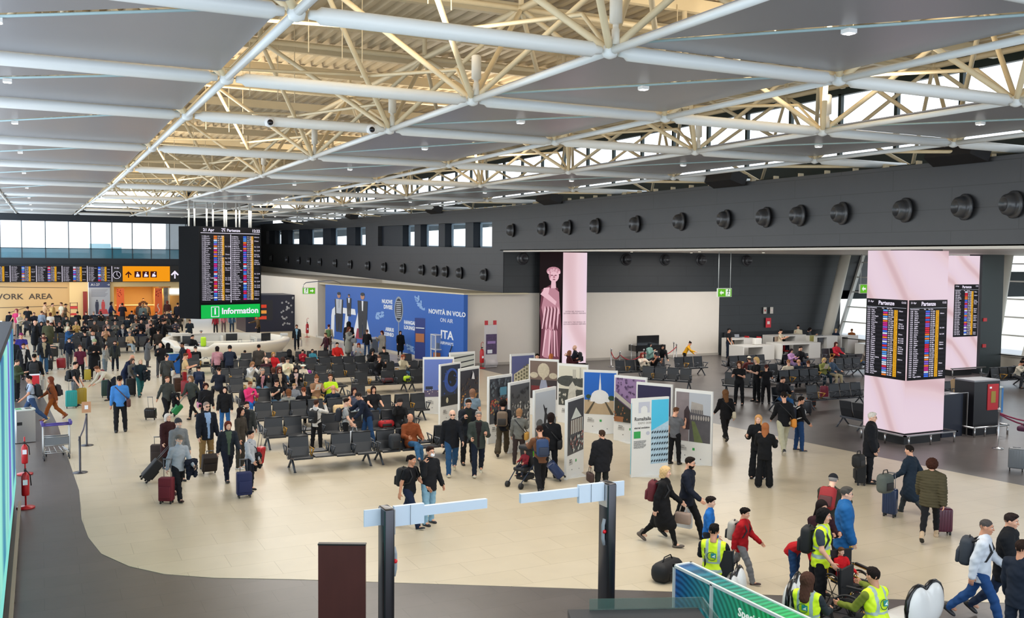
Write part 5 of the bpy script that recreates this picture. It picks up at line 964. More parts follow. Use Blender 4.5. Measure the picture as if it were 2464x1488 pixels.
POSES = {  # lean, legs R L (hip, knee, abd), arms R L (flex, abd, elbow, inward), head pitch
 'stand': (1, (1, 2, 3), (0, 3, 4), A0, A0, 4), 'relax': (2, (6, 6, 5), (-3, 3, 2), (10, 10, 30, 10), (-4, 8, 10, 0), 6),
 'fold': (0, (2, 2, 5), (-2, 2, 4), (28, 14, 98, 42), (30, 14, 95, 42), 2), 'hands': (3, (2, 2, 4), (0, 3, 4), (25, 9, 82, 28), (22, 9, 85, 28), 14),
 'phone': (2, (4, 4, 4), (-2, 2, 3), (30, 8, 100, 18), (4, 9, 15, 0), 20), 'ear': (2, (5, 5, 4), (-3, 3, 3), (40, 25, 138, 22), (5, 9, 20, 0), 0),
 'walk': (4, (27, 12, 1), (-20, 26, 1), (-20, 8, 14, 0), (20, 8, 30, 0), 6), 'walkb': (4, (-20, 26, 1), (26, 10, 1), (20, 8, 34, 0), (-20, 8, 12, 0), 6),
 'pull': (5, (24, 10, 1), (-18, 24, 1), (-28, 10, 6, 0), (16, 9, 35, 5), 4), 'pullb': (5, (-18, 24, 1), (24, 10, 1), (16, 9, 35, 5), (-28, 10, 6, 0), 4),
 'case': (1, (3, 4, 4), (-2, 2, 3), (18, 11, 22, 0), (4, 9, 20, 0), 6), 'push': (9, (22, 10, 2), (-18, 24, 2), (42, 9, 48, 8), (42, 9, 48, 8), 10),
 'talk': (2, (4, 3, 4), (-2, 3, 4), (24, 12, 85, 10), (30, 10, 95, 25), 2), 'cam': (-2, (3, 3, 5), (-3, 3, 4), (70, 18, 112, 30), (62, 18, 118, 30), -6),
 'bend': (62, (8, 6, 4), (-2, 12, 4), (25, 6, 20, 0), (35, 6, 25, 0), 10), 'lean': (28, (12, 8, 4), (-6, 8, 4), (45, 10, 30, 5), (20, 8, 30, 0), 20),
 'carry': (3, (22, 10, 2), (-16, 22, 2), (5, 9, 75, 10), (18, 12, 92, 20), 4), 'point': (5, (0, 2, 4), (0, 2, 4), (68, 6, 12, 0), (10, 9, 30, 0), 2),
 'sit': (-6, (86, 84, 7), (84, 80, 8), (34, 11, 44, 12), (34, 11, 44, 12), 10), 'sitp': (2, (86, 84, 6), (86, 80, 7), (36, 8, 84, 24), (34, 8, 80, 24), 28),
 'sitx': (-10, (98, 62, -14), (84, 82, 6), (30, 12, 60, 22), (30, 12, 50, 12), 8), 'sitb': (-8, (84, 76, 10), (84, 80, 10), (26, 12, 92, 38), (28, 12, 90, 38), 6),
 'sitf': (24, (84, 88, 9), (84, 84, 9), (62, 6, 76, 16), (58, 6, 70, 16), 24), 'sith': (6, (86, 84, 8), (84, 80, 8), (66, 16, 128, 26), (34, 8, 70, 20), 12),
 'sitk': (-12, (122, 118, 3), (126, 120, 3), (62, 10, 50, 12), (62, 10, 50, 12), 6), 'sitpoint': (8, (84, 80, 8), (84, 80, 8), (76, 20, 12, 0), (34, 10, 50, 8), 4)}
TH, SH, UA, FA = .43, .42, .285, .255
def fk(name):
    ln, lr, ll, ar, al, hp = POSES[name]; J = {}; l = rad(ln); up_ = Vector((0, math.sin(l), math.cos(l))); J['up'] = up_; J['fw'] = Vector((0, math.cos(l), -math.sin(l)))
    P = Vector((0, 0, 0)); J['pel'] = P; J['wai'] = P+up_*.14; J['che'] = P+up_*.33; J['nb'] = P+up_*.51
    nd = (up_*.6+Vector((0, .06, 1))*.4).normalized(); J['hd'] = J['nb']+nd*.20+Vector((0, .01, 0)); J['hp'] = hp+max(0, ln)*.35
    for s, tag_, lg, am in ((1, 'R', lr, ar), (-1, 'L', ll, al)):
        h_ = P+Vector((s*.088, 0, -.02)); k = h_+dirv(lg[0], lg[2], s)*TH; a = k+dirv(lg[0]-lg[1], lg[2]*.5 if lg[2] > 0 else 0, s)*SH
        J['h'+tag_], J['k'+tag_], J['a'+tag_] = h_, k, a; J['toe'+tag_] = -38 if (lg[0] < -10 and lg[1] > 15) else (12 if lg[0] > 20 and lg[1] < 20 else 0)
        sh = J['nb']-up_*.045+Vector((s*.175, 0, 0)); e = sh+dirv(am[0], am[1], s)*UA; fd = dirv(am[0]+am[2], am[1]*.7, s, 0, am[3]); w = e+fd*FA
        J['s'+tag_], J['e'+tag_], J['w'+tag_], J['fd'+tag_] = sh, e, w, fd; J['grip'+tag_] = am[2] > 70 or am[0] < -25
    sitting = name.startswith('sit')
    dz = .555 if sitting else -min(J['aR'].z-(.085 if J['toeR'] >= 0 else .155), J['aL'].z-(.085 if J['toeL'] >= 0 else .155))
    o = Vector((0, -.12 if sitting else 0, dz))
    for k, v in J.items():
        if isinstance(v, Vector) and k not in ('up', 'fw', 'fdR', 'fdL'): J[k] = v+o
    J['sit'] = sitting; return J
_fk = {}
def FK(n):
    if n not in _fk: _fk[n] = fk(n)
    return _fk[n]
def grid_for(J, h, pad=.17):
    ps = [v for k, v in J.items() if isinstance(v, Vector) and k not in ('up', 'fw', 'fdR', 'fdL')]
    lo = [min(p[i] for p in ps)-pad for i in range(3)]; hi = [max(p[i] for p in ps)+pad for i in range(3)]; lo[2] = max(lo[2], -.02); return lo, hi
def torso(g, J, e, k=.05, hips=True):
    fa = J['fw']
    if hips: g.cone(J['pel']+J['up']*.02, J['wai'], .145+e, .128+e, k, .74, fa)
    g.cone(J['wai'], J['che'], .126+e, .150+e, k, .72, fa); g.cone(J['che'], J['nb']-J['up']*.05, .148+e, .108+e, k, .70, fa)
    g.cone(J['sL']*.94+J['sR']*.06, J['sR']*.94+J['sL']*.06, .056+e*.8, .056+e*.8, k)
def arms(g, J, e, cut=1., k=.03):
    for t in 'RL':
        s, el, w = J['s'+t], J['e'+t], J['w'+t]
        if cut >= 1: g.cone(s, el, .055+e, .043+e*.9, k); g.cone(el, w, .044+e*.9, .032+e*.8, k)
        else: g.cone(s, s.lerp(el, cut), .058+e, .052+e, k)
def legs(g, J, e, cut=1., k=.03):
    for t in 'RL':
        h_, kn, a = J['h'+t], J['k'+t], J['a'+t]
        g.cone(h_, kn, .088+e, .058+e, k)
        if cut > .5: g.cone(kn, kn.lerp(a, .35), .055+e, .057+e, k); g.cone(kn.lerp(a, .35), a-Vector((0, 0, .02)), .056+e, .042+e*1.3, k)
def folds(g, amp=.004):
    X, Y, Z_ = g.P; g.F = g.F+amp*(np.sin(Z_*38+X*30+3*np.sin(Y*17))+.7*np.sin(Z_*71-Y*40+2*np.sin(X*29)))
# head template
def head_mesh():
    g = SDF((-.1, -.12, -.17), (.1, .13, .14), .0075)
    g.ell((0, -.012, .030), (.074, .092, .093), 0); g.ell((0, .022, -.042), (.056, .064, .072), .03); g.ell((0, .066, -.092), (.022, .02, .018), .02)
    g.cone((-.03, .075, .034), (.03, .075, .034), .011, .011, .012); g.ell((-.038, .06, -.02), (.02, .02, .022), .02); g.ell((.038, .06, -.02), (.02, .02, .022), .02)
    for s in (-1, 1):
        c = (s*.031, .094, .012); d = np.sqrt(sum((g.P[i]-c[i])**2 for i in range(3)))-.013; hh = np.clip(.5-.5*(g.F+d)/.012, 0, 1); g.F = g.F*(1-hh)-d*hh+.012*hh*(1-hh)
    g.cone((0, .082, .022), (0, .103, -.020), .008, .014, .01); g.ell((0, .083, -.056), (.024, .012, .011), .008)
    for s in (-1, 1): g.ell((s*.075, -.004, -.002), (.011, .02, .031), .008)
    g.cone((0, -.018, -.06), (0, -.03, -.16), .050, .054, .02)
    V, Q = g.mesh(); mi = [0]*len(Q); V = V.tolist(); Q = Q.tolist()
    m = MB()
    for s in (-1, 1):
        m.lathe((0, 0, 0), [(.002, -.011), (.009, -.007), (.012, 0), (.009, .007), (.002, .011)], 1, 8, T(s*.031, .0755, .012)); m.lathe((0, 0, 0), [(.0065, .0), (.005, .002)], 2, 8, T(s*.031, .0868, .012) @ Matrix.Rotation(rad(-90), 4, 'X'))
        m.tube([(s*.015, .088, .031), (s*.033, .087, .036), (s*.05, .076, .030)], [.003, .004, .002], 2, 5)
    m.tube([(-.022, .087, -.056), (0, .0955, -.055), (.022, .087, -.056)], [.002, .0045, .002], 3, 5)
    o = len(V); V += [tuple(v) for v in m.v]; Q += [tuple(i+o for i in f) for f in m.f]; mi += m.m
    return V, Q, mi
HEAD = head_mesh()
def finger_hand(curl):
    m = MB(); m.rbox((0, .045, 0), (.078, .09, .028), .013, 0)
    for k, (x, L_) in enumerate(((-.029, .066), (-.010, .076), (.010, .070), (.028, .055))):
        c = rad(curl*(1+.1*k)); p = Vector((x, .085, 0)); a = p+Vector((x*.1, math.cos(c*.5), -math.sin(c*.5)))*L_*.45; b = a+Vector((0, math.cos(c*1.3), -math.sin(c*1.3)))*L_*.32; e = b+Vector((0, math.cos(c*2), -math.sin(c*2)))*L_*.28
        m.tube([p, a, b, e], [.009, .0088, .008, .006], 0, 6)
    m.tube([(-.034, .02, -.004), (-.055, .045, -.014), (-.056, .072, -.026-.0004*curl)], [.012, .0105, .007], 0, 6); return m
HANDS = {0: finger_hand(22), 1: finger_hand(62)}
def hand_xf(J, t):
    d = J['fd'+t].normalized(); s = 1 if t == 'R' else -1
    pn = Vector((-s, 0, 0)); pn = (pn-d*pn.dot(d)); pn = pn.normalized() if pn.length > .1 else Vector((0, 0, -1))   # palm faces the body
    z = -pn; x = d.cross(z); M_ = Matrix(((x.x, d.x, z.x, J['w'+t].x), (x.y, d.y, z.y, J['w'+t].y), (x.z, d.z, z.z, J['w'+t].z), (0, 0, 0, 1)))
    if (M_.to_3x3() @ Vector((-1, 0, 0))).y < -.2 or s < 0 and (M_.to_3x3() @ Vector((-1, 0, 0))).y < 0: M_ = M_ @ Matrix.Scale(-1, 4, (1, 0, 0))
    return M_
def headM(J, hy): return T(*J['hd']) @ Matrix.Rotation(rad(-hy), 4, 'Z') @ Matrix.Rotation(rad(-J['hp']), 4, 'X')
_C = {}
def body_mesh(pose, hy, lod):
    k = ('b', pose, hy, lod)
    if k in _C: return _C[k]
    J = FK(pose); kk = ('bs', pose, lod)
    if kk not in _C:
        lo, hi = grid_for(J, lod, .14); g = SDF(lo, hi, lod); torso(g, J, -.008); arms(g, J, -.004); legs(g, J, -.006)
        g.cone(J['nb']-J['up']*.02, J['hd']-Vector((0, .02, .06)), .058, .050, .03)
        for t in 'RL': g.cone(J['a'+t], J['a'+t]+Vector((0, .1, -.045)), .035, .028, .02)
        if lod > .02:
            for t in 'RL': g.cone(J['w'+t], J['w'+t]+J['fd'+t]*.1, .034, .032, .02); g.cone(J['w'+t]+J['fd'+t]*.1, J['w'+t]+J['fd'+t]*.16, .026, .018, .02)
        _C[kk] = g.mesh()
    V, Q = _C[kk]; V = V.tolist(); Q = Q.tolist(); mi = [0]*len(Q)
    def app(vs, fs, ms, M_):
        o = len(V); V.extend([tuple(M_ @ Vector(v)) for v in vs]); fl = M_.determinant() < 0
        Q.extend([tuple(i+o for i in (f[::-1] if fl else f)) for f in fs]); mi.extend(ms)
    app(HEAD[0], HEAD[1], HEAD[2], headM(J, hy))
    if lod <= .02:
        for t in 'RL': h_ = HANDS[1 if J['grip'+t] else 0]; app(h_.v, h_.f, h_.m, hand_xf(J, t))
    me = raw(V, Q, 'body', 4, mi); _C[k] = me; return me
GK = {'tee': (.016, .55, .10), 'shirt': (.019, 1, .12), 'jacket': (.034, 1, .17), 'coat': (.036, 1, .5), 'tank': (.008, 0, .08), 'puffer': (.062, 1, .17), 'vest': (.040, 0, .14), 'bulky': (.068, 1, .26)}
def top_mesh(pose, kind, lod, open_=False):
    k = ('t', pose, kind, lod, open_)
    if k in _C: return _C[k]
    J = FK(pose); e, sl_, hem = GK[kind]; lo, hi = grid_for(J, lod, .20); g = SDF(lo, hi, lod)
    torso(g, J, e-.006, .05)
    down = -J['up'] if J['sit'] else (-J['up']*.5+Vector((0, 0, -.5))).normalized()
    if kind in ('coat',) and not J['sit']:
        kn = (J['kR']+J['kL'])/2; g.cone(J['pel'], kn.lerp(J['pel'], .12)+Vector((0, 0, .02)), .165+e, .185+e, .05, .8, Vector((0, 1, 0)))
        g.cone(J['hR'], J['kR'], .10+e, .09+e, .05); g.cone(J['hL'], J['kL'], .10+e, .09+e, .05)
    elif J['sit']:
        g.cone(J['pel'], J['pel']+Vector((0, .04, -.02)), .15+e, .15+e, .04)
        if kind == 'coat': g.cone(J['hR'], J['kR'].lerp(J['hR'], .3), .09+e, .08+e, .04); g.cone(J['hL'], J['kL'].lerp(J['hL'], .3), .09+e, .08+e, .04)
    else: g.cone(J['pel'], J['pel']+down*(hem+.1), .142+e, .148+e, .04, .78, J['fw'])
    if not J['sit'] and kind != 'coat':
        q = J['pel']+down*hem; g.cut((g.P[0]-q.x)*down.x+(g.P[1]-q.y)*down.y+(g.P[2]-q.z)*down.z)
    if sl_: arms(g, J, e*.8, sl_, .022)
    if kind not in ('tank', 'vest', 'tee'): g.cone(J['nb']-J['up']*.02, J['nb']+J['up']*(.045 if kind not in ('puffer', 'bulky') else .07), .074, .064+e*.2, .02)
    folds(g, .0032 if kind != 'puffer' else .002)
    if kind == 'puffer': g.F = g.F+.007*np.sin(g.P[2]*105)
    if kind in ('tank', 'vest'):   # arm holes
        for t, s in (('R', 1), ('L', -1)): g.cut(s*g.P[0]-.178-(.02 if kind == 'vest' else 0))
    V, Q = g.mesh(); C = V[Q].mean(1); R_ = C-np.array(J['pel']); hgt = R_@np.array(J['up']); fr = R_@np.array(J['fw']); u = R_[:, 0]; mi = np.zeros(len(Q), int)
    if open_: w_ = .028+.055*np.clip((hgt-.15)/.35, 0, 1); mi[(fr > .05) & (np.abs(u) < w_) & (hgt > -.12) & (hgt < .56)] = 1
    if kind == 'vest': mi[(np.abs(hgt-.06) < .028) | ((np.abs(hgt-.20) < .02)) | ((np.abs(np.abs(u)-.095) < .024) & (hgt > .2))] = 1
    me = raw(V, Q, 'top', 2, mi); _C[k] = me; return me
def bot_mesh(pose, kind, lod):
    k = ('l', pose, kind, lod)
    if k in _C: return _C[k]
    J = FK(pose); lo, hi = grid_for(J, lod, .2); hi[2] = max(J['pel'].z, J['kR'].z, J['kL'].z)+.28; g = SDF(lo, hi, lod); fa = J['fw']; e = .012 if kind != 'tight' else .002
    g.cone(J['pel']-Vector((0, 0, .01)), J['pel']+J['up']*.10, .148+e, .134+e, .04, .76, fa)
    if kind == 'skirt':
        kn = (J['kR']+J['kL'])/2; g.cone(J['pel'], kn, .15+e, .19+e, .05, .85, Vector((0, 1, 0)))
    else:
        legs(g, J, e, 1)
        if kind == 'wide':
            for t in 'RL': g.cone(J['k'+t], J['a'+t]+Vector((0, 0, .03)), .07+e, .085+e, .03)
    folds(g, .0035); V, Q = g.mesh(); me = raw(V, Q, 'bottom', 1); _C[k] = me; return me
def shoe_mesh(boot=False):
    k = ('s', boot)
    if k in _C: return _C[k]
    g = SDF((-.06, -.09, 0), (.06, .2, .2 if boot else .11), .009); g.ell((0, -.02, .04), (.038, .055, .045), 0); g.ell((0, .085, .03), (.045, .095, .036), .04); g.cone((0, -.015, .05), (0, -.015, .16 if boot else .08), .042, .045, .02); g.cut(.004-g.P[2])
    V, Q = g.mesh(); mi = (V[Q].mean(1)[:, 2] < .022).astype(int); me = raw(V, Q, 'shoe', 2, mi); _C[k] = me; return me
def hair_mesh(st_):
    k = ('h', st_)
    if k in _C: return _C[k]
    h = .008; g = SDF((-.2, -.22, -.42 if st_ in ('long', 'wavy') else -.24), (.2, .2, .24), h); X, Y, Z_ = g.P
    t = {'buzz': .005, 'short': .013, 'bob': .024, 'long': .02, 'bun': .012, 'pony': .012, 'curly': .04, 'wavy': .03, 'mop': .026, 'beanie': .02, 'cap': .018, 'hat': .02, 'hood': .045, 'scarf': .022, 'fringe': .010}[st_]
    g.ell((0, -.012, .030), (.074+t, .092+t, .093+t*.9), 0)
    if st_ in ('short', 'mop', 'bun', 'pony', 'buzz'):   # thin at the temples and nape, fuller on the crown
        q = np.clip((Z_-.0)/.09, 0, 1); g.F = g.F+(1-q*q*(3-2*q))*t*.75
        if st_ in ('short', 'mop'): g.ell((.01, .03, .112), (.055, .055, .022), .03)
        g.F = g.F+.0035*np.sin(X*150+Y*60)*np.sin(Y*130+Z_*50)
    if st_ == 'beanie': g.ell((0, -.03, .08), (.08, .09, .085), .03); g.cut(np.interp(Y, [-.12, .1], [-.01, .055]).astype(np.float32)-Z_)
    elif st_ in ('cap', 'hat'):
        g.cut(np.interp(Y, [-.12, .1], [.02, .062]).astype(np.float32)-Z_)
        if st_ == 'cap': g.ell((0, .125, .062), (.066, .075, .010), .008)
        else: g.ell((0, -.01, .062), (.165, .17, .012), .01)
    elif st_ == 'hood': g.cone((0, -.02, 0), (0, -.03, -.12), .105, .12, .04); f_ = np.sqrt((X/.066)**2+((Z_-.0)/.088)**2)-1; g.cut(-np.maximum(f_*.07, .02-Y))
    elif st_ == 'scarf': g.cone((0, -.02, 0), (0, -.01, -.15), .085, .10, .04); f_ = np.sqrt((X/.06)**2+((Z_+.005)/.082)**2)-1; g.cut(-np.maximum(f_*.07, .03-Y))
    elif st_ == 'fringe': g.cut(np.interp(Y, [-.1, .0, .03, .06], [-.06, -.03, .02, .3]).astype(np.float32)-Z_); g.cut(Z_-.045)
    else:
        if st_ == 'bob': g.cone((0, -.03, .0), (0, -.04, -.10), .088, .082, .03)
        if st_ in ('long', 'wavy'): g.cone((0, -.035, 0), (0, -.075, -.30 if st_ == 'long' else -.26), .086, .075, .03, .62, (0, 1, 0)); g.cone((.06, .0, .0), (.075, .01, -.18), .03, .025, .02); g.cone((-.06, .0, .0), (-.075, .01, -.18), .03, .025, .02)
        if st_ == 'bun': g.ell((0, -.085, .11), (.04, .04, .038), .01)
        if st_ == 'pony': g.cone((0, -.11, .06), (0, -.14, -.10), .032, .018, .02)
        if st_ == 'mop': g.ell((0, .035, .10), (.07, .06, .035), .03)
        if st_ in ('curly', 'wavy', 'mop', 'bob'): g.F = g.F+(.010 if st_ == 'curly' else .005)*(np.sin(X*95)*np.sin(Y*90)*np.sin(Z_*85+X*40))
        low = {'bob': -.13, 'long': -.5, 'wavy': -.5, 'curly': -.11}.get(st_, -.065)
        hl = np.interp(Y, [-.12, -.03, .015, .05, .075, .12], [low, low if low < -.1 else -.012, (low if low < -.1 else .008), .050 if low > -.1 else .03, .080, .09]).astype(np.float32)
        g.cut(hl-Z_)
        if low < -.1: f_ = np.sqrt((X/.062)**2+((Z_+.03)/.105)**2)-1; g.cut(-np.maximum(f_*.06, .015-Y))
    V, Q = g.mesh(); me = raw(V, Q, 'hair', 1); _C[k] = me; return me
SKIN = ['#d9a285', '#c98f70', '#b57a5a', '#8a5a40', '#e4b49a']
def cloth(c): return mat('cloth', c, .85, var=.10, scale=14, bump=.12, spec=.25)
def hairm(c): return mat('hair', c, .75, var=.3, scale=40, stretch=(4, 4, 1), spec=.12)
eye_w = mat('eye_white', '#e9e4de', .4); lipm = mat('lips', '#a8584e', .5); INFO = {}
def accessory(kind, c, J, hy, root):
    m = MB(); M_ = headM(J, hy)
    if kind in ('glasses', 'sunglasses'):
        for s in (-1, 1):
            if kind == 'glasses': m.tube([(s*.032+.019*math.cos(a), .095, .012+.015*math.sin(a)) for a in [k*math.pi/5 for k in range(11)]], .002, 0, 4)
            else: m.rbox((s*.032, .094, .011), (.042, .008, .032), .003)
            m.tube([(s*.052, .092, .016), (s*.077, .0, .014)], .002, 0, 4)
        m.tube([(-.013, .097, .014), (.013, .097, .014)], .002, 0, 4); o = m.build('glasses', mat('glasses_black', '#151416', .25), root, M=M_)
    elif kind == 'mask': m.rbox((0, .078, -.05), (.098, .062, .085), .03); o = m.build('face_mask', mat('mask_white', '#dfe3ea', .7), root, M=M_)
    elif kind == 'beard': 
        k = ('beard',)
        if k not in _C: g = SDF((-.09, -.03, -.15), (.09, .12, .02), .008); g.ell((0, .022, -.045), (.063, .073, .078), 0); g.cut(g.P[2]+.028); g.cut(.0-g.P[1]); d = np.sqrt((g.P[0]/.02)**2+((g.P[2]+.055)/.008)**2)-1; g.cut(-np.maximum(d*.01, .03-g.P[1])); _C[k] = raw(*g.mesh(), 'beard', 1)
        o = link(_C[k], 'beard', root, M=M_); setm(o, [hairm(c)])
    elif kind == 'moustache': m.tube([(-.03, .085, -.045), (0, .102, -.038), (.03, .085, -.045)], [.004, .008, .004], 0, 6); m.build('moustache', hairm(c), root, M=M_)
    elif kind == 'headphones': m.tube([(.088*math.cos(a), -.01, .03+.105*math.sin(a)) for a in [k*math.pi/8 for k in range(9)]], .012, 0, 6); m.rbox((.085, -.01, .0), (.03, .06, .07), .012); m.rbox((-.085, -.01, 0), (.03, .06, .07), .012); m.build('headphones', mat('white_plastic', '#d8d8d8', .4), root, M=M_)
def vest_logo(J, root):
    u_, f_ = J['up'], J['fw']; x_ = f_.cross(u_); B = Matrix(((x_.x, f_.x, u_.x, J['pel'].x), (x_.y, f_.y, u_.y, J['pel'].y), (x_.z, f_.z, u_.z, J['pel'].z), (0, 0, 0, 1)))
    m = MB(); m.tube([(-.01+.075*math.cos(a), -.158, .33+.075*math.sin(a)) for a in [rad(q) for q in range(60, 331, 30)]], .006, 0, 5); m.cbox((.02, -.160, .345), (.085, .008, .085), 1); m.slab((-.01, -.1645, .315), (1, 0, 0), (0, 0, 1), [(0, .01), (.06, .055), (.05, .02), (.06, 0)], .003, 2)
    m.build('back_emblem', [mat('emblem_green', '#1d5a3c', .6), mat('emblem_teal', '#1b8a86', .6), mat('emblem_white', '#e4ece8', .6)], root, M=B)
def person(key, x, y, rz, h, pose, top, bot, hair, skin, label, shoe='#1a1a1c', hy=0, acc='', cat='person', z=0, name='person', group=None):
    """top 'kind,#main,#inner' ; bot 'kind,#colour' ; hair 'style,#colour'"""
    dist = math.hypot(x, y); lod = .016 if dist < 25 else (.020 if dist < 34 else (.026 if dist < 52 else .034))
    J = FK(pose); o = link(body_mesh(pose, hy, lod), name, None, label, cat, group); s = h/1.75
    o.matrix_local = T(x, y, z) @ Rz(rad(rz)) @ Matrix.Diagonal((s*1.07, s*1.06, s, 1))
    hc = hair.split(','); hcol = hairm(hc[1] if len(hc) > 1 else '#2a1d16'); setm(o, [mat('skin', SKIN[skin], .55, var=.04, scale=20), eye_w, mat('iris_dark', '#241812', .3), lipm])
    tk = top.split(','); m_ = top_mesh(pose, tk[0], lod, len(tk) > 2); c = link(m_, {'tee': 'tee_shirt', 'shirt': 'sweater'}.get(tk[0], tk[0]), o); setm(c, [cloth(tk[1]), cloth(tk[2] if len(tk) > 2 else tk[1])])
    bk = bot.split(','); c = link(bot_mesh(pose, bk[0], lod), {'jeans': 'jeans', 'skirt': 'skirt'}.get(bk[0], 'trousers'), o); setm(c, [cloth(bk[1])])
    if hc[0] != 'bald': c = link(hair_mesh(hc[0]), {'beanie': 'beanie', 'cap': 'cap', 'hat': 'hat', 'hood': 'hood', 'scarf': 'headscarf'}.get(hc[0], 'hair'), o, M=headM(J, hy)); setm(c, [hcol if hc[0] not in ('beanie', 'cap', 'hat', 'hood', 'scarf') else cloth(hc[1])])
    if hc[0] in ('cap', 'beanie', 'hat') : c = link(hair_mesh('fringe'), 'hair', o, M=headM(J, hy)); setm(c, [hairm(hc[2] if len(hc) > 2 else '#3a2a20')])
    for t in 'RL':
        a = J['a'+t]; M_ = T(a.x, a.y, a.z) @ Matrix.Rotation(rad(J['toe'+t]), 4, 'X') @ T(0, .0, -.088)
        c = link(shoe_mesh(len(shoe) > 8), 'shoe', o, M=M_); setm(c, [mat('shoe_leather', shoe[:7], .5), mat('shoe_sole', '#cfcac2' if shoe[1] in 'cdef' or shoe[-1] == '*' else '#1a1a1a', .6)])
    for a_ in acc.split('+'):
        if a_ == 'hivis': vest_logo(J, o); c = link(top_mesh(pose, 'vest', lod), 'safety_vest', o); setm(c, [mat('neon_yellow', '#d6f21c', .6, bump=.1, scale=14), mat('reflective_grey', '#9fb2ac', .35)])
        elif a_: q = a_.split(':'); accessory(q[0], q[1] if len(q) > 1 else (hc[1] if len(hc) > 1 else '#222'), J, hy, o)
    INFO[key] = (o, J, s); return o
def worn(key, kind, c, label, c2=None, side=1):
    """bags carried by a person: placed from the wearer's joints"""
    o, J, s = INFO[key]; W = o.matrix_basis; cm = mat('bag_cloth', c, .7, var=.08, scale=20, bump=.1); c2m = mat('bag_trim', c2 or '#15151a', .6)
    fr = Matrix.Identity(4); u_ = J['up']; f_ = J['fw']; x_ = u_.cross(f_)*-1
    B = Matrix(((x_.x, f_.x, u_.x, J['pel'].x), (x_.y, f_.y, u_.y, J['pel'].y), (x_.z, f_.z, u_.z, J['pel'].z), (0, 0, 0, 1)))
    if kind == 'backpack':
        t = thing('backpack', label, 'backpack'); t.matrix_local = W @ B
        m = MB(); m.rbox((0, -.225, .27), (.31, .19, .46), .08); m.build('bag_body', cm, t); m = MB(); m.rbox((0, -.33, .18), (.24, .06, .22), .028); m.build('pocket', cm if not c2 else c2m, t)
        m = MB()
        for sx_ in (-.1, .1): m.tube([(sx_, -.16, .44), (sx_*1.1, -.06, .515), (sx_*1.1, .06, .50), (sx_*1.15, .135, .36), (sx_*1.45, .07, .2), (sx_*1.4, -.14, .12)], .018, 0, 6)
        m.tube([(-.04, -.2, .49), (0, -.2, .53), (.04, -.2, .49)], .01, 0, 5); m.build('strap', c2m, t)
    elif kind == 'shoulder':
        t = thing('shoulder_bag', label, 'bag'); t.matrix_local = W @ B; m = MB(); m.rbox((side*.24, -.02, -.02), (.12, .32, .25), .045); m.build('bag_body', cm, t)
        m = MB(); m.tube([(side*.24, .1, .08), (side*.1, .14, .3), (-side*.13, .05, .52), (-side*.12, -.08, .5), (side*.1, -.15, .25), (side*.24, -.12, .08)], .014, 0, 6); m.build('strap', c2m, t)
    elif kind in ('hand', 'paper'):
        tt = 'R' if side > 0 else 'L'; p = W @ (J['w'+tt]+J['fd'+tt]*.08); d = {'hand': (.36, .14, .26), 'paper': (.32, .12, .42)}[kind]
        t = thing('shopping_bag' if kind == 'paper' else 'handbag', label, 'bag', (p.x, p.y, p.z-.18*s-d[2]*s), o.rotation_euler.z+rad(80)); t.scale = (s, s, s)
        m = MB(); m.rbox((0, 0, d[2]/2), d, .012 if kind == 'paper' else .05); m.build('bag_body', cm, t)
        m = MB()
        for yy in (-.03, .03): m.tube([(-.09, yy, d[2]-.02), (-.05, yy*.5, d[2]+.14), (.05, yy*.5, d[2]+.14), (.09, yy, d[2]-.02)], .008, 0, 5)
        m.build('handle', c2m, t)
    elif kind == 'drape':   # folded jacket over the forearm
        tt = 'R' if side > 0 else 'L'; e, w = W @ J['e'+tt], W @ J['w'+tt]; c_ = (e+w)/2; g = SDF((-.2, -.14, -.5), (.2, .14, .1), .02)
        g.cone((-.1, 0, 0), (.1, 0, 0), .075, .075, 0); g.cone((-.08, .04, -.05), (-.1, .03, -.38), .07, .05, .04); g.cone((.07, -.02, -.05), (.08, 0, -.42), .08, .045, .04); g.cone((0, -.04, 0), (0, -.05, -.3), .07, .06, .04); folds(g, .012)
        me = raw(*g.mesh(), 'draped_jacket', 1); t = link(me, 'draped_jacket', None, label, 'jacket', M=T(c_.x, c_.y, c_.z) @ Rz(o.rotation_euler.z) @ Matrix.Scale(s, 4)); setm(t, [cloth(c)])
    elif kind in ('phone', 'paper_sheet'):
        tt = 'R' if side > 0 else 'L'; p = W @ (J['w'+tt]+J['fd'+tt]*.11+Vector((0, .02, .03))); m = MB(); d = (.07, .009, .145) if kind == 'phone' else (.2, .006, .28); m.cbox((0, 0, 0), d)
        t = m.build('phone' if kind == 'phone' else 'paper_sheet', mat('handheld', c, .3), None, label, 'phone' if kind == 'phone' else 'paper', M=T(*p) @ Rz(o.rotation_euler.z) @ Matrix.Rotation(rad(-35), 4, 'X'))
    return t
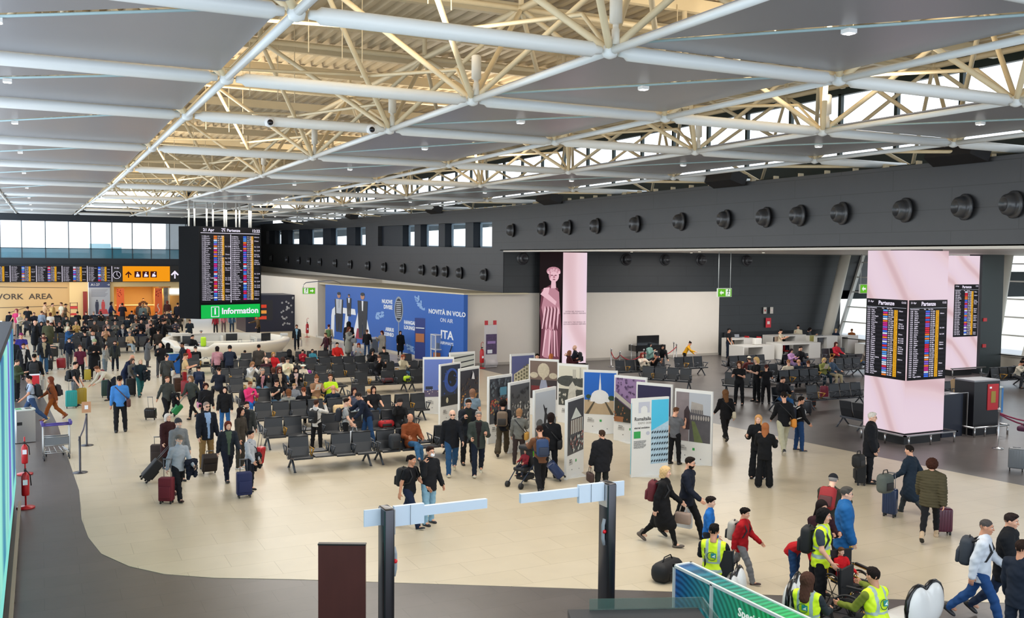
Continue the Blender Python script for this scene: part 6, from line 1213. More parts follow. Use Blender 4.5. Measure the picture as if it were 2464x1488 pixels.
def suitcase(x, y, rz, c, label, h=.56, w_=.38, d_=.24, ext=.42, tilt=0, soft=False, c2=None, cat='suitcase'):
    t = thing('suitcase', label, cat, (x, y, 0)); t.rotation_euler = (rad(tilt), 0, rad(rz)); wl = .05; cm = mat('suitcase_shell', c, .3 if not soft else .75, var=.05, scale=10, bump=.1 if soft else 0, spec=.5)
    m = MB(); m.rbox((0, d_/2, wl+.02+h/2), (w_, d_, h), .05 if not soft else .035)
    for k in range(-2, 3):
        if not soft: m.cbox((k*w_*.17, d_/2, wl+.02+h/2), (.012, d_+.012, h*.86))
    if soft: m.rbox((0, -.012, wl+h*.42), (w_*.8, .05, h*.5), .02)
    m.build('shell', cm, t); m = MB()
    if ext:
        for sx_ in (-.085, .085): m.tube([(sx_, d_-.04, wl+h), (sx_, d_-.04, wl+h+ext)], .008, 0, 6)
    m.tube([(-.1, d_-.04, wl+h+ext+.02), (.1, d_-.04, wl+h+ext+.02)], .015, 0, 6); m.build('handle', mat('handle_metal', c2 or '#6d6e72', .35, .6), t)
    for sx_ in (-1, 1):
        for yy in (.04, d_-.04): m = MB(); m.tube([(sx_*(w_/2-.05)-.015, yy, wl*.55), (sx_*(w_/2-.05)+.015, yy, wl*.55)], wl*.55, 0, 10); m.cbox((sx_*(w_/2-.05), yy, wl+.015), (.035, .04, .04)); m.build('wheel', mat('wheel_black', '#191919', .5), t)
    return t
def wheelchair(x, y, rz, label, fc='#202226', sc='#15161a'):
    t = thing('wheelchair', label, 'wheelchair', (x, y, 0), rad(rz)); fm = mat('chair_frame', fc, .35, .2)
    for s in (-1, 1):
        m = MB(); R_ = .30; m.tube([(s*.3, R_*math.cos(a)-.05, R_+.01+R_*math.sin(a)) for a in [k*math.pi/12 for k in range(25)]], .02, 0, 6); m.tube([(s*.33, .26*math.cos(a)-.05, R_+.01+.26*math.sin(a)) for a in [k*math.pi/12 for k in range(25)]], .008, 0, 5)
        for k in range(6): a = k*math.pi/3; m.tube([(s*.3, -.05, R_), (s*.3, -.05+.28*math.cos(a), R_+.28*math.sin(a))], .008, 0, 4)
        m.build('large_wheel', mat('tyre', '#1b1b1d', .5), t)
        m = MB(); m.tube([(s*.24, .42, .09-.0), (s*.27, .42, .09)], .085, 0, 12); m.build('castor', mat('tyre', '#1b1b1d', .5), t)
        m = MB(); m.tube([(s*.24, -.22, .98), (s*.24, -.28, .98), (s*.24, -.24, .5), (s*.24, .3, .48), (s*.24, .46, .15)], .014, 0, 6); m.tube([(s*.24, -.2, .70), (s*.24, .22, .70), (s*.24, .26, .48)], .014, 0, 6); m.build('side_frame', fm, t)
        m = MB(); m.rbox((s*.24, .02, .73), (.05, .3, .04), .015); m.build('armrest', mat('pad_black', '#17171a', .6), t)
        m = MB(); m.cbox((s*.12, .55, .12), (.16, .18, .02)); m.build('footrest', fm, t)
    m = MB(); m.cbox((0, .03, .47), (.46, .42, .05)); m.build('seat', mat('pad_black2', sc, .7), t); m = MB(); m.cbox((0, -.24, .74), (.46, .04, .44)); m.build('backrest', mat('pad_black2', sc, .7), t); return t
PEOPLE = """
p1|11.51|16.17|223|1.67|walk|coat,#0f0f12|tight,#101012|bob,#c9a878|4|#5b514aboot||0|blond woman in a long black coat walking with a pale handbag
p2|12.22|16.30|215|1.78|walkb|jacket,#121826|trousers,#101114|short,#1c1614|0|#141416|glasses+beard|0|bearded man in navy and glasses beside the blond woman in the long coat
p3|11.28|14.35|222|1.42|relax|shirt,#1f66b0|trousers,#23252b|mop,#1d1512|4|#33333a||0|boy in a plain blue sweatshirt behind the bench of hi-vis staff
p4|11.52|13.68|210|1.39|walk|jacket,#a3141c|trousers,#77777a|mop,#16110f|0|#3a2226*||0|boy in a red zip jacket and grey tracksuit trousers
p5|10.47|13.12|313|1.74|sit|shirt,#171c24|trousers,#14161a|short,#14100e|1||hivis|0|seated worker in hi-vis vest seen from behind, dark short hair
p6|13.86|13.92|300|1.72|lean|jacket,#33332b|trousers,#26272b|cap,#1b1d22,#8a8682|4|||0|man in black cap and olive jacket with a red backpack, seen from behind
p7|13.07|12.72|229|1.78|stand|bulky,#1d5c96|jeans,#2a4266|short,#4b4743|4||glasses|0|man in a bright blue hooded jacket and glasses
p8|12.28|12.52|176|1.68|hands|jacket,#2c1118|trousers,#1c1c22|long,#1c1414|0|||0|dark haired woman in maroon squeezed between the hi-vis man and the blue jacket
p9|11.68|11.86|213|1.75|relax|tee,#39424b|trousers,#15161a|bob,#131112|0|#141416|hivis+moustache|0|standing man with moustache in hi-vis vest and black rucksack
p10|12.24|11.87|174|0.98|sit|shirt,#c0161f|trousers,#8a1c24|short,#5a3d28|4|||0.12|toddler in a red top sitting in the yellow framed wheelchair
p11|10.25|10.58|296|1.66|sit|shirt,#2a3034|trousers,#2a2c30|wavy,#4a3026|0||hivis|0|woman in hi-vis vest with long brown hair seen from behind
p12|11.02|10.15|3|1.74|sitpoint|shirt,#6f7a2a|trousers,#202227|short,#1c1513|1||hivis|0|seated man in hi-vis vest with olive sleeves stretching out an arm
p13|13.71|10.38|211|1.77|walk|jacket,#cdd3dc|jeans,#23487c|buzz,#4a4543|1|#22242a||0|grey haired man in a white sweatshirt and jeans with a dark rucksack
p14|14.31|10.38|206|1.80|walkb|bulky,#14171c|jeans,#1e2a40|short,#2c2220|0|#1b1b1e||0|man in a black padded jacket beside the man in the white sweatshirt
p15|13.06|9.23|275|1.74|stand|jacket,#1a2230|jeans,#1c2636|short,#2a1d18|1|||0|person in dark navy jacket at the very corner seen from behind
p16|12.12|12.96|197|1.38|bend|jacket,#b01820|jeans,#24426b|curly,#20160f|1|||0|person in a red jacket and jeans bending down behind the hi-vis man with moustache
p17|19.85|18.47|218|1.86|stand|bulky,#12141a|trousers,#13151b|short,#cfcac2|4|#141416|glasses|0|white haired man in black suit pulling two stacked black bags
p18|18.21|15.69|16|1.64|pull|coat,#1b2836|trousers,#32373a|short,#1c1614|0|#17181c||0|man in a navy coat pushing a blue suitcase with a grey rucksack on top
p19|16.94|14.08|305|1.75|walk|puffer,#48422f|tight,#16161a|curly,#3a2018|0|#b9a083boot||0|woman in an olive quilted jacket and beige boots with curly brown hair
p20|16.89|19.23|309|1.66|talk|jacket,#0e0f12|wide,#0e0f12|long,#9a5f3a|4|#131315||0|ginger haired woman in black suit seen from behind in conversation
p21|17.44|20.12|129|1.71|talk|jacket,#101216|wide,#101216|long,#c79660|4|#131315||0|blond woman in black facing the ginger haired woman
p22|20.20|24.92|341|1.68|walk|jacket,#101014|trousers,#111114|wavy,#6b4a30|0|#141416||0|long brown haired woman in black walking away with a pale shoulder bag
p23|20.45|22.45|333|1.92|walk|shirt,#121317|trousers,#b5b29a|short,#1c1613|0|#2a2a2e*||0|man in black sweatshirt and stone trousers with an orange badge on his bag
p24|21.17|22.55|247|1.67|relax|shirt,#131316|jeans,#1d3c66|short,#1c1512|1|#26262a*||0|person in black top and loose blue jeans carrying a navy bag
p25|25.71|30.89|125|1.77|hands|tee,#101114|trousers,#101114|wavy,#4f3222|0|#111114||0|smiling staff woman in black with brown hair and a white badge
p26|27.01|31.33|79|1.84|hands|tee,#0f1013|trousers,#0f1013|bob,#d8b273|4|#111114||0|blond staff woman in black turning to her colleague
p27|26.97|30.72|314|1.59|fold|tee,#101014|trousers,#101014|bun,#4a2420|0|#111114||0|reddish haired staff woman in black seen from behind
p28|26.10|28.72|170|1.76|sith|jacket,#141519|jeans,#2c5b8c|short,#241b16|0|#c9c4bc||0|seated man holding his hands to his mouth, blue jeans crossed
p29|33.60|34.18|161|1.66|sitp|shirt,#7f8348|trousers,#1a2c38|bob,#c2a06a|4|||0|blond woman in a green striped cardigan reading
p30|34.20|34.18|180|1.66|sit|shirt,#44566b|trousers,#b7ab8b|bob,#8a6442|0|||0|woman in a denim jacket with a maroon suitcase before her
p31|31.00|33.92|338|1.76|sit|shirt,#d0c3ac|trousers,#2a2a2e|buzz,#8a5a36|0|||0|man in a cream sweater seen from behind on the slanting seats
p32|31.60|33.92|344|1.74|sit|shirt,#29323c|trousers,#222226|bald,#8a6a50|1|||0|bald man in a slate sweater seen from behind
p33|32.20|33.92|341|1.62|sit|tee,#26262c|trousers,#222226|bun,#54301c|0|||0|woman with brown hair in a bun beside the bald man
p34|35.80|38.78|185|1.62|sitp|shirt,#b489b4|trousers,#6a5a7a|long,#1e1418|0|||0|woman in a lilac top looking down at her phone
p35|36.40|38.78|170|1.76|sith|shirt,#15161a|jeans,#1b2438|short,#19120f|0|||0|man in black resting his face on his hand by the white desk
p36|40.90|40.62|176|1.66|sit|jacket,#9c1c2c|trousers,#15151a|wavy,#3a1612|0|||0|woman in a crimson jacket with dark red hair
p37|39.70|37.48|184|1.74|sitf|shirt,#6f665f|jeans,#2f4560|short,#8d8880|4|||0|grey haired man in grey stooping forward beside the pink pillar
p38|37.60|46.26|201|1.78|case|tee,#121317|jeans,#17202f|cap,#141518,#16120f|1|||0|man in black cap working at the tall white table
p39|41.36|45.75|208|1.74|sitp|tee,#ccbfa6|jeans,#23283a|short,#15110e|0|||0.32|man in a white tee shirt seated at the high counter
p40|44.17|47.37|137|1.76|phone|shirt,#cfc5ac|trousers,#3a3d44|short,#1f1613|0|||0|man in a cream hooded top standing behind the high counter
p41|44.78|46.83|226|1.66|sitp|shirt,#44474c|trousers,#2a2c30|bob,#171212|0|||0.32|person in grey with dark bobbed hair at the counter beside the slanted column
p42|46.32|46.23|310|1.54|case|shirt,#152236|trousers,#121419|mop,#c0a377|4|#131418||0|blond haired person in navy standing at the white counter, seen from behind
p43|47.76|46.28|304|1.50|case|jacket,#8a4d22|jeans,#1d2c44|short,#6b4630|0|#131418||0|man in a rust brown jacket seen from behind at the counter
p44|48.98|37.36|67|1.64|relax|shirt,#c9c0a8|jeans,#6a8799|bun,#4a382a|0|#6a4a2c||0|woman in a cream top and pale jeans looking out through the glazing
p45|41.90|30.08|180|1.70|sitf|shirt,#d3c9b5|trousers,#3a3a3e|mop,#15110f|1|||0|person in a cream top slumped forward near the glazing
p46|42.50|30.08|180|1.74|sit|shirt,#25262b|trousers,#222226|short,#16110f|1|||0|dark haired person beside the slumped person in cream near the glazing
p47|28.05|40.80|205|1.66|phone|jacket,#6f8f86|jeans,#8ba0a8|scarf,#1e2226|0|||0|woman in a pale green denim jacket with dark headscarf at the piano
p48|28.70|40.63|155|1.64|lean|shirt,#101114|trousers,#9aa4aa|long,#120f10|0|||0|dark haired woman in black leaning over by the piano
p49|31.84|42.88|223|1.50|lean|shirt,#d69a1c|trousers,#14161a|bun,#241712|0|||0|woman in a mustard yellow top bending forward with a high bun
p50|26.90|39.52|176|1.64|sitk|shirt,#cdbfae|trousers,#a09a8a|scarf,#7a2820|4|#d8d2c4||0|person in cream with knees drawn up on the seat, rust headscarf
p51|27.50|39.52|169|1.76|sitf|tee,#111216|trousers,#1a1d26|cap,#171a22,#222|1|#c8b8a0||0|man in black tee shirt and dark cap on the lounge bench
p52|30.60|36.22|349|1.68|sit|shirt,#5a2c2a|trousers,#1d2638|hat,#cfc4b0|1|||0|person in maroon check with a pale hat on the lounge bench
p53|22.15|38.76|250|1.62|talk|coat,#3c1418|trousers,#2a1416|bob,#8a5a42|0|||0|woman in maroon embracing the bald man in front of the bright pillar
p54|23.07|39.74|60|1.76|talk|jacket,#171c28|trousers,#15161b|bald,#b08a70|4||beard|0|bald man with black rucksack in front of the bright pillar
p55|19.47|36.85|152|1.74|stand|shirt,#2a2a30|trousers,#222226|short,#14100e|0|||0|dark haired man whose head shows above the carved relief poster
p56|20.61|37.69|311|1.62|stand|shirt,#4a3028|trousers,#222226|bob,#b5683c|0|||0|orange haired person just in front of the pink statue pillar
p57|12.43|25.70|329|1.69|walk|shirt,#14161c|wide,#423a2c|curly,#15110f|0|#8a7058||0|woman in black top and olive trousers with a patterned rucksack
p58|12.30|24.36|323|1.57|phone|shirt,#6f706c|trousers,#3a3030|bob,#8d6a4c|0|#222||0|woman in a grey knit top with tan hair before the cafe poster
p59|11.30|21.15|347|1.69|push|shirt,#6f4a34|trousers,#121216|short,#2a1813|0|#17171b||0|person in a brown sweater with a blue rucksack pushing the pushchair
p60|12.33|22.51|326|1.72|stand|jacket,#101115|trousers,#141418|bob,#1d1311|0|#17171b||0|woman in a black jacket with bobbed dark hair beside the brown sweater
p61|12.52|20.18|358|1.62|stand|bulky,#15161b|trousers,#1c1f1e|short,#3a2a20|0|#17171b||0|man in a bulky black jacket carrying a brown bag, looking aside
p62|16.43|22.53|294|1.62|phone|tee,#5f6166|trousers,#101114|short,#5a3c2a|0|#17171b||0|man in a grey tee shirt half hidden behind the title poster
p63|12.36|27.80|331|1.70|stand|tee,#6f8291|trousers,#3a3f48|bob,#7a5a48|0|||0|person in a blue grey tee shirt in front of the night street poster
p64|10.05|23.96|162|1.81|walk|jacket,#12151c,#15161a|jeans,#24496e|bald,#c49a7c|4|#c6bc9c|sunglasses|0|bald man in dark glasses and jeans with an open black jacket
p65|10.96|24.94|166|1.86|phone|jacket,#161a22,#1e2320|trousers,#15161a|buzz,#231b17|0|#141416|glasses|0|man in dark jacket and glasses walking behind the grey haired man
p66|10.64|23.53|161|1.77|carry|jacket,#353c38,#20181c|trousers,#141c2c|short,#8d8883|0|#cfcab4|glasses|0|grey haired man with glasses in an open grey green jacket
p67|7.22|19.60|215|1.62|walk|tee,#121318|trousers,#17223a|pony,#1a1211|1|#1b1d22*||0|woman in black tee shirt with ponytail and large black rucksack
p68|7.68|19.61|199|1.71|ear|jacket,#14161b|jeans,#7fa6bd|short,#2c1c17|0|#22242a|glasses+mask|0|masked man in a black jacket and pale jeans holding a phone to his ear
s1|9.59|25.80|176|1.76|sitx|jacket,#7c3f20|jeans,#355f86|bald,#b27b5c|1|#1d1d20||0|bald man in a tan leather jacket with crossed legs
s2|10.43|29.20|178|1.70|sith|shirt,#131417|trousers,#1d1e20|beanie,#1b1a1c|0|||0|person in black with a black beanie eating on the bench
p69|9.26|28.92|92|1.72|lean|jacket,#151e30|jeans,#23446e|cap,#1e1b1c,#3a2c26|0|||0|man in a navy jacket and dark cap leaning over the seats
p70|8.33|28.25|249|1.57|case|tee,#9a9c9c|trousers,#15161a|short,#241712|4|||0|person in a grey tee shirt carrying a huge dark rucksack and a white bag
p71|7.57|28.79|315|1.50|cam|shirt,#ccc8c2|trousers,#0f0f12|short,#3a241c|0|#1a1a1e||0|person in a white top taking a picture with both arms raised
s3|9.93|32.40|184|1.66|sit|tank,#454a5c|jeans,#9fb3b8|long,#24161a|1|||0|woman in a slate vest top leaning back on the bench
s4|10.62|32.40|178|1.68|sit|tee,#15161b|jeans,#25384f|long,#241614|0|||0|woman in black tee shirt with long dark hair on the bench
s5|10.63|33.24|0|1.45|sit|shirt,#b9a486|trousers,#7a6a50|mop,#b98c5a|4|||0|fair haired child seen from behind between the benches
s6|9.98|35.80|171|1.78|sitb|tee,#b9e02a|trousers,#3a3f48|short,#4a2c1c|0|||0|man in a neon yellow tee shirt touching his ear
s7|9.29|33.24|0|1.74|sit|shirt,#1c2634|trousers,#222226|bald,#a6664c|1|||0|balding man in navy seen from behind in front of the neon tee shirt
s8|9.45|35.80|184|1.76|sitp|tee,#8a6a50|trousers,#b9a06c|bun,#7a4a2c|0|||0|person in a tan tee shirt with hair in a topknot
s9|8.61|35.80|184|1.40|sit|shirt,#7d828a|jeans,#4d7590|mop,#a08058|4|||0|fair haired boy in a grey zip top
s10|8.24|33.24|0|1.70|sit|jacket,#141418|trousers,#222226|short,#6a3420|0|||0|russet haired person in black seen from behind
s11|7.71|33.24|0|1.66|sit|shirt,#8c8d86|trousers,#222226|bob,#6a4228|0|||0|brown haired person in a grey top with a black cross strap, from behind
s12|7.94|35.80|189|1.66|sitp|tee,#121317|jeans,#4a6c84|short,#1d1312|0|#c8b890||0|dark haired person in a black tee shirt busy with a phone, grey jeans
s13|6.96|35.80|196|1.62|sitp|shirt,#d83872|jeans,#1f5fa8|short,#6a4428|0||glasses|0|person in a hot pink shirt with glasses holding a phone
s14|8.14|39.60|180|1.76|sitf|jacket,#1a1a1f,#c08a96|jeans,#5d86a0|buzz,#9a8c80|0|||0|elderly man in a dark jacket over a pink shirt hanging his head
s15|8.91|39.60|185|1.66|sit|jacket,#15161a,#b59a80|trousers,#1b1b20|wavy,#5a241c|0||sunglasses|0|red haired woman in dark glasses and black jacket
s16|9.56|39.60|180|1.66|sitp|jacket,#16161a,#bfa8a4|trousers,#1b1b20|long,#1c1214|4|||0|woman with long black hair and an open black jacket on the bench
s17|10.70|42.90|178|1.30|sit|shirt,#cbc1ae|trousers,#3b3f48|hat,#c9cfc2|0|||0|child in a cream top with a floppy pale hat
s18|10.00|42.90|185|1.74|sitp|shirt,#cfc6a8|jeans,#3a5a7a|short,#1a1512|4||glasses|0|man in a cream sweater and glasses reading his phone
s19|9.90|43.74|0|1.70|sit|shirt,#c9c5c0|trousers,#222226|bob,#3a2723|0|||0|dark haired person in a white shirt seen from behind
s20|10.09|46.20|182|1.64|sit|jacket,#b01a24|trousers,#222226|bob,#a07a48|0|||0|fair haired woman in a red jacket in the middle of the benches
s21|9.55|46.20|187|1.78|sitf|shirt,#8d8272|trousers,#222226|bald,#c78f72|4|||0|bald man in a plaid shirt leaning forward
s22|8.33|42.90|201|1.66|sitf|shirt,#c8c8c6|trousers,#b5a888|bob,#8a6444|0|||0|woman in a white top hunched over with light brown hair
s23|10.97|47.04|0|1.70|sit|jacket,#141519|trousers,#222226|hood,#121214|0|||0|person in a black hood seen from behind by the desk end
s24|9.46|50.34|0|1.35|sit|shirt,#2d6a46|trousers,#222226|short,#120f0e|1|||0|child in a green top seen from behind before the white desk
s25|9.28|45.82|348|1.70|stand|jacket,#3a3530|trousers,#222226|short,#120f0e|1|||0|dark haired person in a brown hooded jacket right in front of the white desk
s26|7.49|46.53|346|1.62|case|shirt,#b3828a|tight,#17171b|bob,#1a1213|0|#1b1b1e||0|person in a dusty pink hooded top seen from behind
s27|7.95|46.01|345|1.72|lean|jacket,#1a2233|trousers,#171b26|beanie,#141417|1|#1b1b1e||0|person in a navy coat and black beanie stooping beside the dusty pink top
s28|7.01|50.34|0|1.74|sit|jacket,#16171b|trousers,#222226|buzz,#15110f|4|||0|man in black with cropped hair seated with his back turned by the desk
s29|6.10|47.71|93|1.76|relax|jacket,#181c26|trousers,#222226|buzz,#15110f|3|||0|man in a dark jacket with a bright red rucksack leaning at the desk
s30|5.23|49.17|179|1.63|phone|jacket,#15161a|trousers,#46474a|bald,#b5846c|0|||0|bald man in black with red rucksack straps in front of the desk
s31|5.73|50.42|349|1.50|stand|coat,#121317|trousers,#15161a|hood,#111114|0|||0|person in a black hooded coat beside the bald man with red straps
s32|4.81|42.83|344|1.71|case|shirt,#40413f|trousers,#33332f|buzz,#191614|0|||0|man in a dark checked shirt with a white bag, seen from behind
s33|5.49|42.55|258|1.73|hands|tee,#c8ab7c|trousers,#8a1c20|short,#5a3424|0|||0|person in a beige tee shirt and red trousers by a red suitcase
s34|5.90|41.29|352|1.50|bend|shirt,#17243c|jeans,#152036|short,#14100e|1|||0|person in navy bending deep over the seats
p72|4.02|35.89|199|1.63|pull|shirt,#3c403e|trousers,#121317|buzz,#5a3a2a|0|#141416||0|man in a dark grey sweater towing a small black suitcase
p73|4.91|36.10|137|1.58|pullb|shirt,#3a3f3b|tight,#131317|bob,#7a5c40|0|#141416boot||0|woman in a dark grey jumper towing a green suitcase
p74|3.13|27.82|209|1.50|stand|coat,#35191c|trousers,#1a1a1e|bob,#cfc6bb|4|||0|white haired woman in a dark maroon coat behind two bearded men
p75|3.19|26.05|203|1.62|stand|jacket,#74787b|trousers,#1a1c22|beanie,#34373c,#8a8680|4||beard:#b5b0aa|0|bearded man in a grey beanie behind the man in the flat cap
p76|2.95|24.12|198|1.61|walk|shirt,#9aa2ab|trousers,#14161c|cap,#5a5650,#8a8680|4|#3a1f1c|beard:#c5c0ba|0|bearded man in a flat cap and pale grey shirt towing a burgundy case
p77|4.10|27.39|196|1.83|stand|jacket,#161b26,#8aa6cc|trousers,#8a6f45|buzz,#8a7a70|4||sunglasses|0|tall man in dark glasses, navy coat and khaki trousers
p78|4.39|25.72|185|1.59|walk|jacket,#20252e,#4a5a4a|trousers,#141a2a|bob,#5e2a1e|4|#141416||0|short russet haired woman in a green top and dark jacket
p79|4.95|27.01|230|1.68|stand|shirt,#3a342d|trousers,#3a3833|long,#1c1213|0|#cfcfcd||0|young woman with long dark hair in a brown top beside the russet haired woman
p80|5.43|28.65|189|1.59|case|jacket,#2d3030,#14151a|jeans,#22405e|short,#2a1c18|0||beard:#2a1c18|0|bearded man in a dark gilet with a grey hood reaching forward
p81|4.69|24.30|229|1.50|case|shirt,#a9adb4|trousers,#161a26|short,#121013|0|#17181c||0|woman in a pale grey sweater with short black hair and a cross strap
p82|5.53|32.91|170|1.50|stand|jacket,#131417|jeans,#2a5c92|long,#171012|4|||0|young woman in a black jacket and blue jeans facing forward
p83|5.07|33.97|187|1.50|stand|jacket,#17171b|trousers,#222226|curly,#2a1412|1|||0|curly dark haired woman in black with a pink bag on her shoulder
s35|6.54|40.44|0|1.72|sit|shirt,#1f2430|trousers,#222226|short,#241712|0|||0|dark haired man in charcoal seated with his back turned, white box beside
p84|2.35|34.20|356|1.85|relax|shirt,#3f7cc0|trousers,#16171b|short,#15110f|1|#17181c||0|man in a sky blue sweater with a brown shoulder bag seen from behind
p85|2.59|41.82|116|1.75|bend|shirt,#c6bfae|trousers,#1a1f2c|short,#6a4430|0|||0|man in a white top bending over a dark green suitcase
p86|3.23|43.77|236|1.72|lean|jacket,#17203a|jeans,#1a2640|bald,#a0644a|1|||0|bald man in a navy jacket stooping beside the woman in teal
p87|3.73|42.62|190|1.59|carry|jacket,#142028,#14262e|trousers,#20595a|long,#b5a288|4|#17181c||0|woman in teal scarf and teal trousers with long fair hair
p88|5.08|53.85|265|1.50|phone|coat,#5f6062|tight,#3a3a3e|long,#171113|0|||0|woman in a long grey cardigan with dark hair
p89|3.48|43.38|215|1.50|relax|shirt,#5a5853|trousers,#141418|bob,#4a3c34|0|||0|person in a grey hood leaning on a tall black suitcase
p90|1.20|40.86|238|1.70|case|tee,#1b1e23|trousers,#6a6d70|short,#17110f|0|||0|man in a charcoal tee shirt holding a turquoise suitcase
p91|1.66|48.74|183|1.67|case|tee,#521a2e|tight,#15151a|bun,#5a3426|0|#5a2a24||0|woman in a maroon slogan tee shirt and black leggings
p92|1.35|54.91|184|1.59|walk|shirt,#141c2c|trousers,#4b4e52|short,#2a1f1a|4|#17181c|glasses|0|man in a navy sweater and glasses towing a red suitcase
p93|2.31|49.65|187|1.85|hands|coat,#121215|trousers,#131316|beanie,#8f9c78|0||beard:#3a2418|0|bearded man in a long black coat and sage beanie
p94|2.83|50.67|237|1.51|ear|shirt,#8a8b87|jeans,#66747c|long,#201516|0|||0|long haired woman in a grey sweater and washed jeans
p95|3.42|52.69|171|1.50|stand|jacket,#2b2e2b,#131722|trousers,#131722|short,#3a201a|0||beard:#3a201a|0|man in an open dark green jacket beside the long haired woman in grey
p96|2.48|54.88|182|1.91|stand|jacket,#15181f,#b8b8b6|trousers,#14161b|short,#15110f|1|||0|man in a dark suit with white shirt panels walking past the benches
p97|1.43|61.29|249|1.68|phone|jacket,#1f4c7c|trousers,#3a3a3e|bob,#cfc4a8|4||glasses|0|woman in a blue jacket with pale hair
p98|0.15|52.48|190|1.81|case|jacket,#1c2026,#9c8f74|jeans,#2f5272|cap,#5e2f28|1|#141416||0|man in a dark jacket over a tan shirt, russet cap, blue jeans
p99|-0.88|54.99|191|1.92|walk|tee,#34307c|trousers,#3a3a40|cap,#7a2050|1|||0|man in a purple tee shirt and magenta cap
p100|-1.20|53.20|196|1.75|walk|jacket,#22252a|trousers,#1b1d22|cap,#4a2428|1|||0|man in dark clothes and maroon cap at the screen wall edge
p101|-0.73|50.88|191|1.71|walk|jacket,#17181c,#b9b2aa|trousers,#17181c|short,#3a1f18|1|||0|woman in a black jacket over a white top
p102|-0.31|37.19|100|1.71|walk|tee,#a3b0c2|jeans,#32486a|short,#1a1412|1|#c0a878||0|man in a pale blue tee shirt with a large black rucksack
p103|0.36|37.65|99|1.58|walkb|jacket,#7a4020|trousers,#8a4a1c|wavy,#6e3a28|1|#7a3c2eboot||0|woman dressed all in rust brown with wavy hair and heeled boots
p104|-0.23|43.63|355|1.80|case|jacket,#141519|trousers,#17181c|short,#15110f|1|||0|person in black with a bulky rucksack and pale carrier bag seen from behind
p105|-0.89|43.28|241|1.63|hands|jacket,#3d4a35|trousers,#22252a|short,#3a3028|0|||0|person in a moss green jacket close to the screen wall
p106|-0.30|64.61|240|1.89|ear|coat,#15171c|tight,#4b4c50|bald,#c08a70|0|||0|bald person in a black poncho and grey leggings
p107|0.07|66.76|190|1.67|stand|jacket,#171a22|trousers,#22252a|long,#14100f|0|||0|dark haired woman facing out beside the black poncho
p108|0.22|58.84|250|1.70|sitpoint|tank,#c09a60|trousers,#3a3a3e|long,#1a1214|0|||0|long dark haired woman in a strappy yellow top reaching forward
p109|0.42|63.78|355|1.92|stand|coat,#4b4c36|trousers,#3a3028|short,#4a3424|0|||0|person in an olive coat seen from behind
p110|-2.08|81.92|356|1.52|stand|jacket,#15161b|trousers,#1b1c21|short,#2a1a16|1|||0|dark clad person standing at the top corner of the screen wall
p111|-1.51|78.37|151|1.91|case|tee,#c23a66|trousers,#b8998a|bob,#8a3a44|0|||0|woman in a hot pink tee shirt near the sand wall
p112|-1.32|76.73|221|1.70|hands|shirt,#b6ad98|trousers,#33373c|short,#a08a78|4|||0|man in a pale sweatshirt beside the hot pink tee shirt
p113|-0.83|81.48|356|1.92|fold|tee,#191b20|trousers,#191b20|short,#2a1c17|1|||0|man in a black tee shirt seen from behind against the sand wall
p114|0.12|78.60|340|1.72|stand|shirt,#8b99ab|jeans,#3f5a80|short,#5a4030|0|||0|man in a light blue shirt standing under the wall lettering
p115|0.69|76.79|349|1.69|stand|tee,#d3ccc2|trousers,#2f2f34|bob,#5a3020|0|||0|person in a white top with crossed black straps
p116|0.37|88.19|300|1.92|talk|shirt,#caa27a|trousers,#6a4a38|short,#3a2018|0|||0|person in a peach shirt talking by the sand wall
p117|0.91|86.48|239|1.92|ear|coat,#d0ab6c|trousers,#4a3a30|short,#2a1a12|0|||0|person in a pale yellow coat holding a hand to the face
p118|1.64|87.76|119|1.92|case|tee,#dcd3b8|trousers,#8a6a50|short,#3a2018|0|||0|man in a white tee shirt and khaki shorts by the sand wall
p119|1.92|89.25|259|1.80|walk|tee,#7c6a56|trousers,#4a4034|short,#15110f|1|||0|dark haired person in brown behind the man in the white tee shirt
c1|0.65|71.58|180|1.74|sitf|shirt,#cdc2b0|trousers,#22252a|short,#6a3a38|0|||0|person in an off white shirt bending over in the far seats
c2|1.18|71.58|180|1.74|sitf|shirt,#17191d|trousers,#8a7a50|short,#9a6a5c|0|||0|person in black and khaki next to the red holdall
c3|1.70|71.58|187|1.66|sit|shirt,#c9c0a4|trousers,#3a3a3e|bob,#8a8478|4|||0|grey haired person in cream seated in the far rows
c4|2.22|71.58|187|1.74|sitp|shirt,#bd9a5a|trousers,#3a3a3e|bald,#b5806a|0|||0|bald person in a yellow ochre top in the far seats
c5|2.74|71.58|184|1.64|sitp|shirt,#1b1d24|trousers,#1b1d24|bob,#2a1a18|0|||0|woman in black reading in the far seats
c6|2.71|84.42|0|1.74|sit|shirt,#1b1d1f|trousers,#1b1d24|short,#241a15|1|||0|dark haired person in black with back turned, below the magazine rack
c7|1.76|77.58|184|1.74|sit|jacket,#1d2320|trousers,#1b1d24|short,#2a1c18|1|||0|person in dark green in the far seats left of the cream pillar
c8|1.26|84.42|357|1.74|sit|jacket,#171b20|trousers,#1b1d24|mop,#120f0e|1|||0|person in dark teal black with shaggy hair in the far seats
c9|-0.40|83.58|180|1.74|sit|jacket,#1a1c26|trousers,#1b1d24|short,#5a4038|0|||0|person in dark violet black seated below the wall lettering
c10|-0.86|77.58|187|1.74|sith|shirt,#4c4e54|trousers,#1b1d24|short,#3a2c26|0|||0|person in grey with a hand to the face in the far seats
c11|3.90|84.42|357|1.74|sit|shirt,#1a2230|trousers,#1b1d24|short,#9a8e86|0|||0|grey haired person in dark blue in front of the navy map board
c12|4.43|84.42|357|1.74|sit|shirt,#1c2230|trousers,#1b1d24|short,#3a2a26|0|||0|brown haired person in dark blue in front of the navy map board
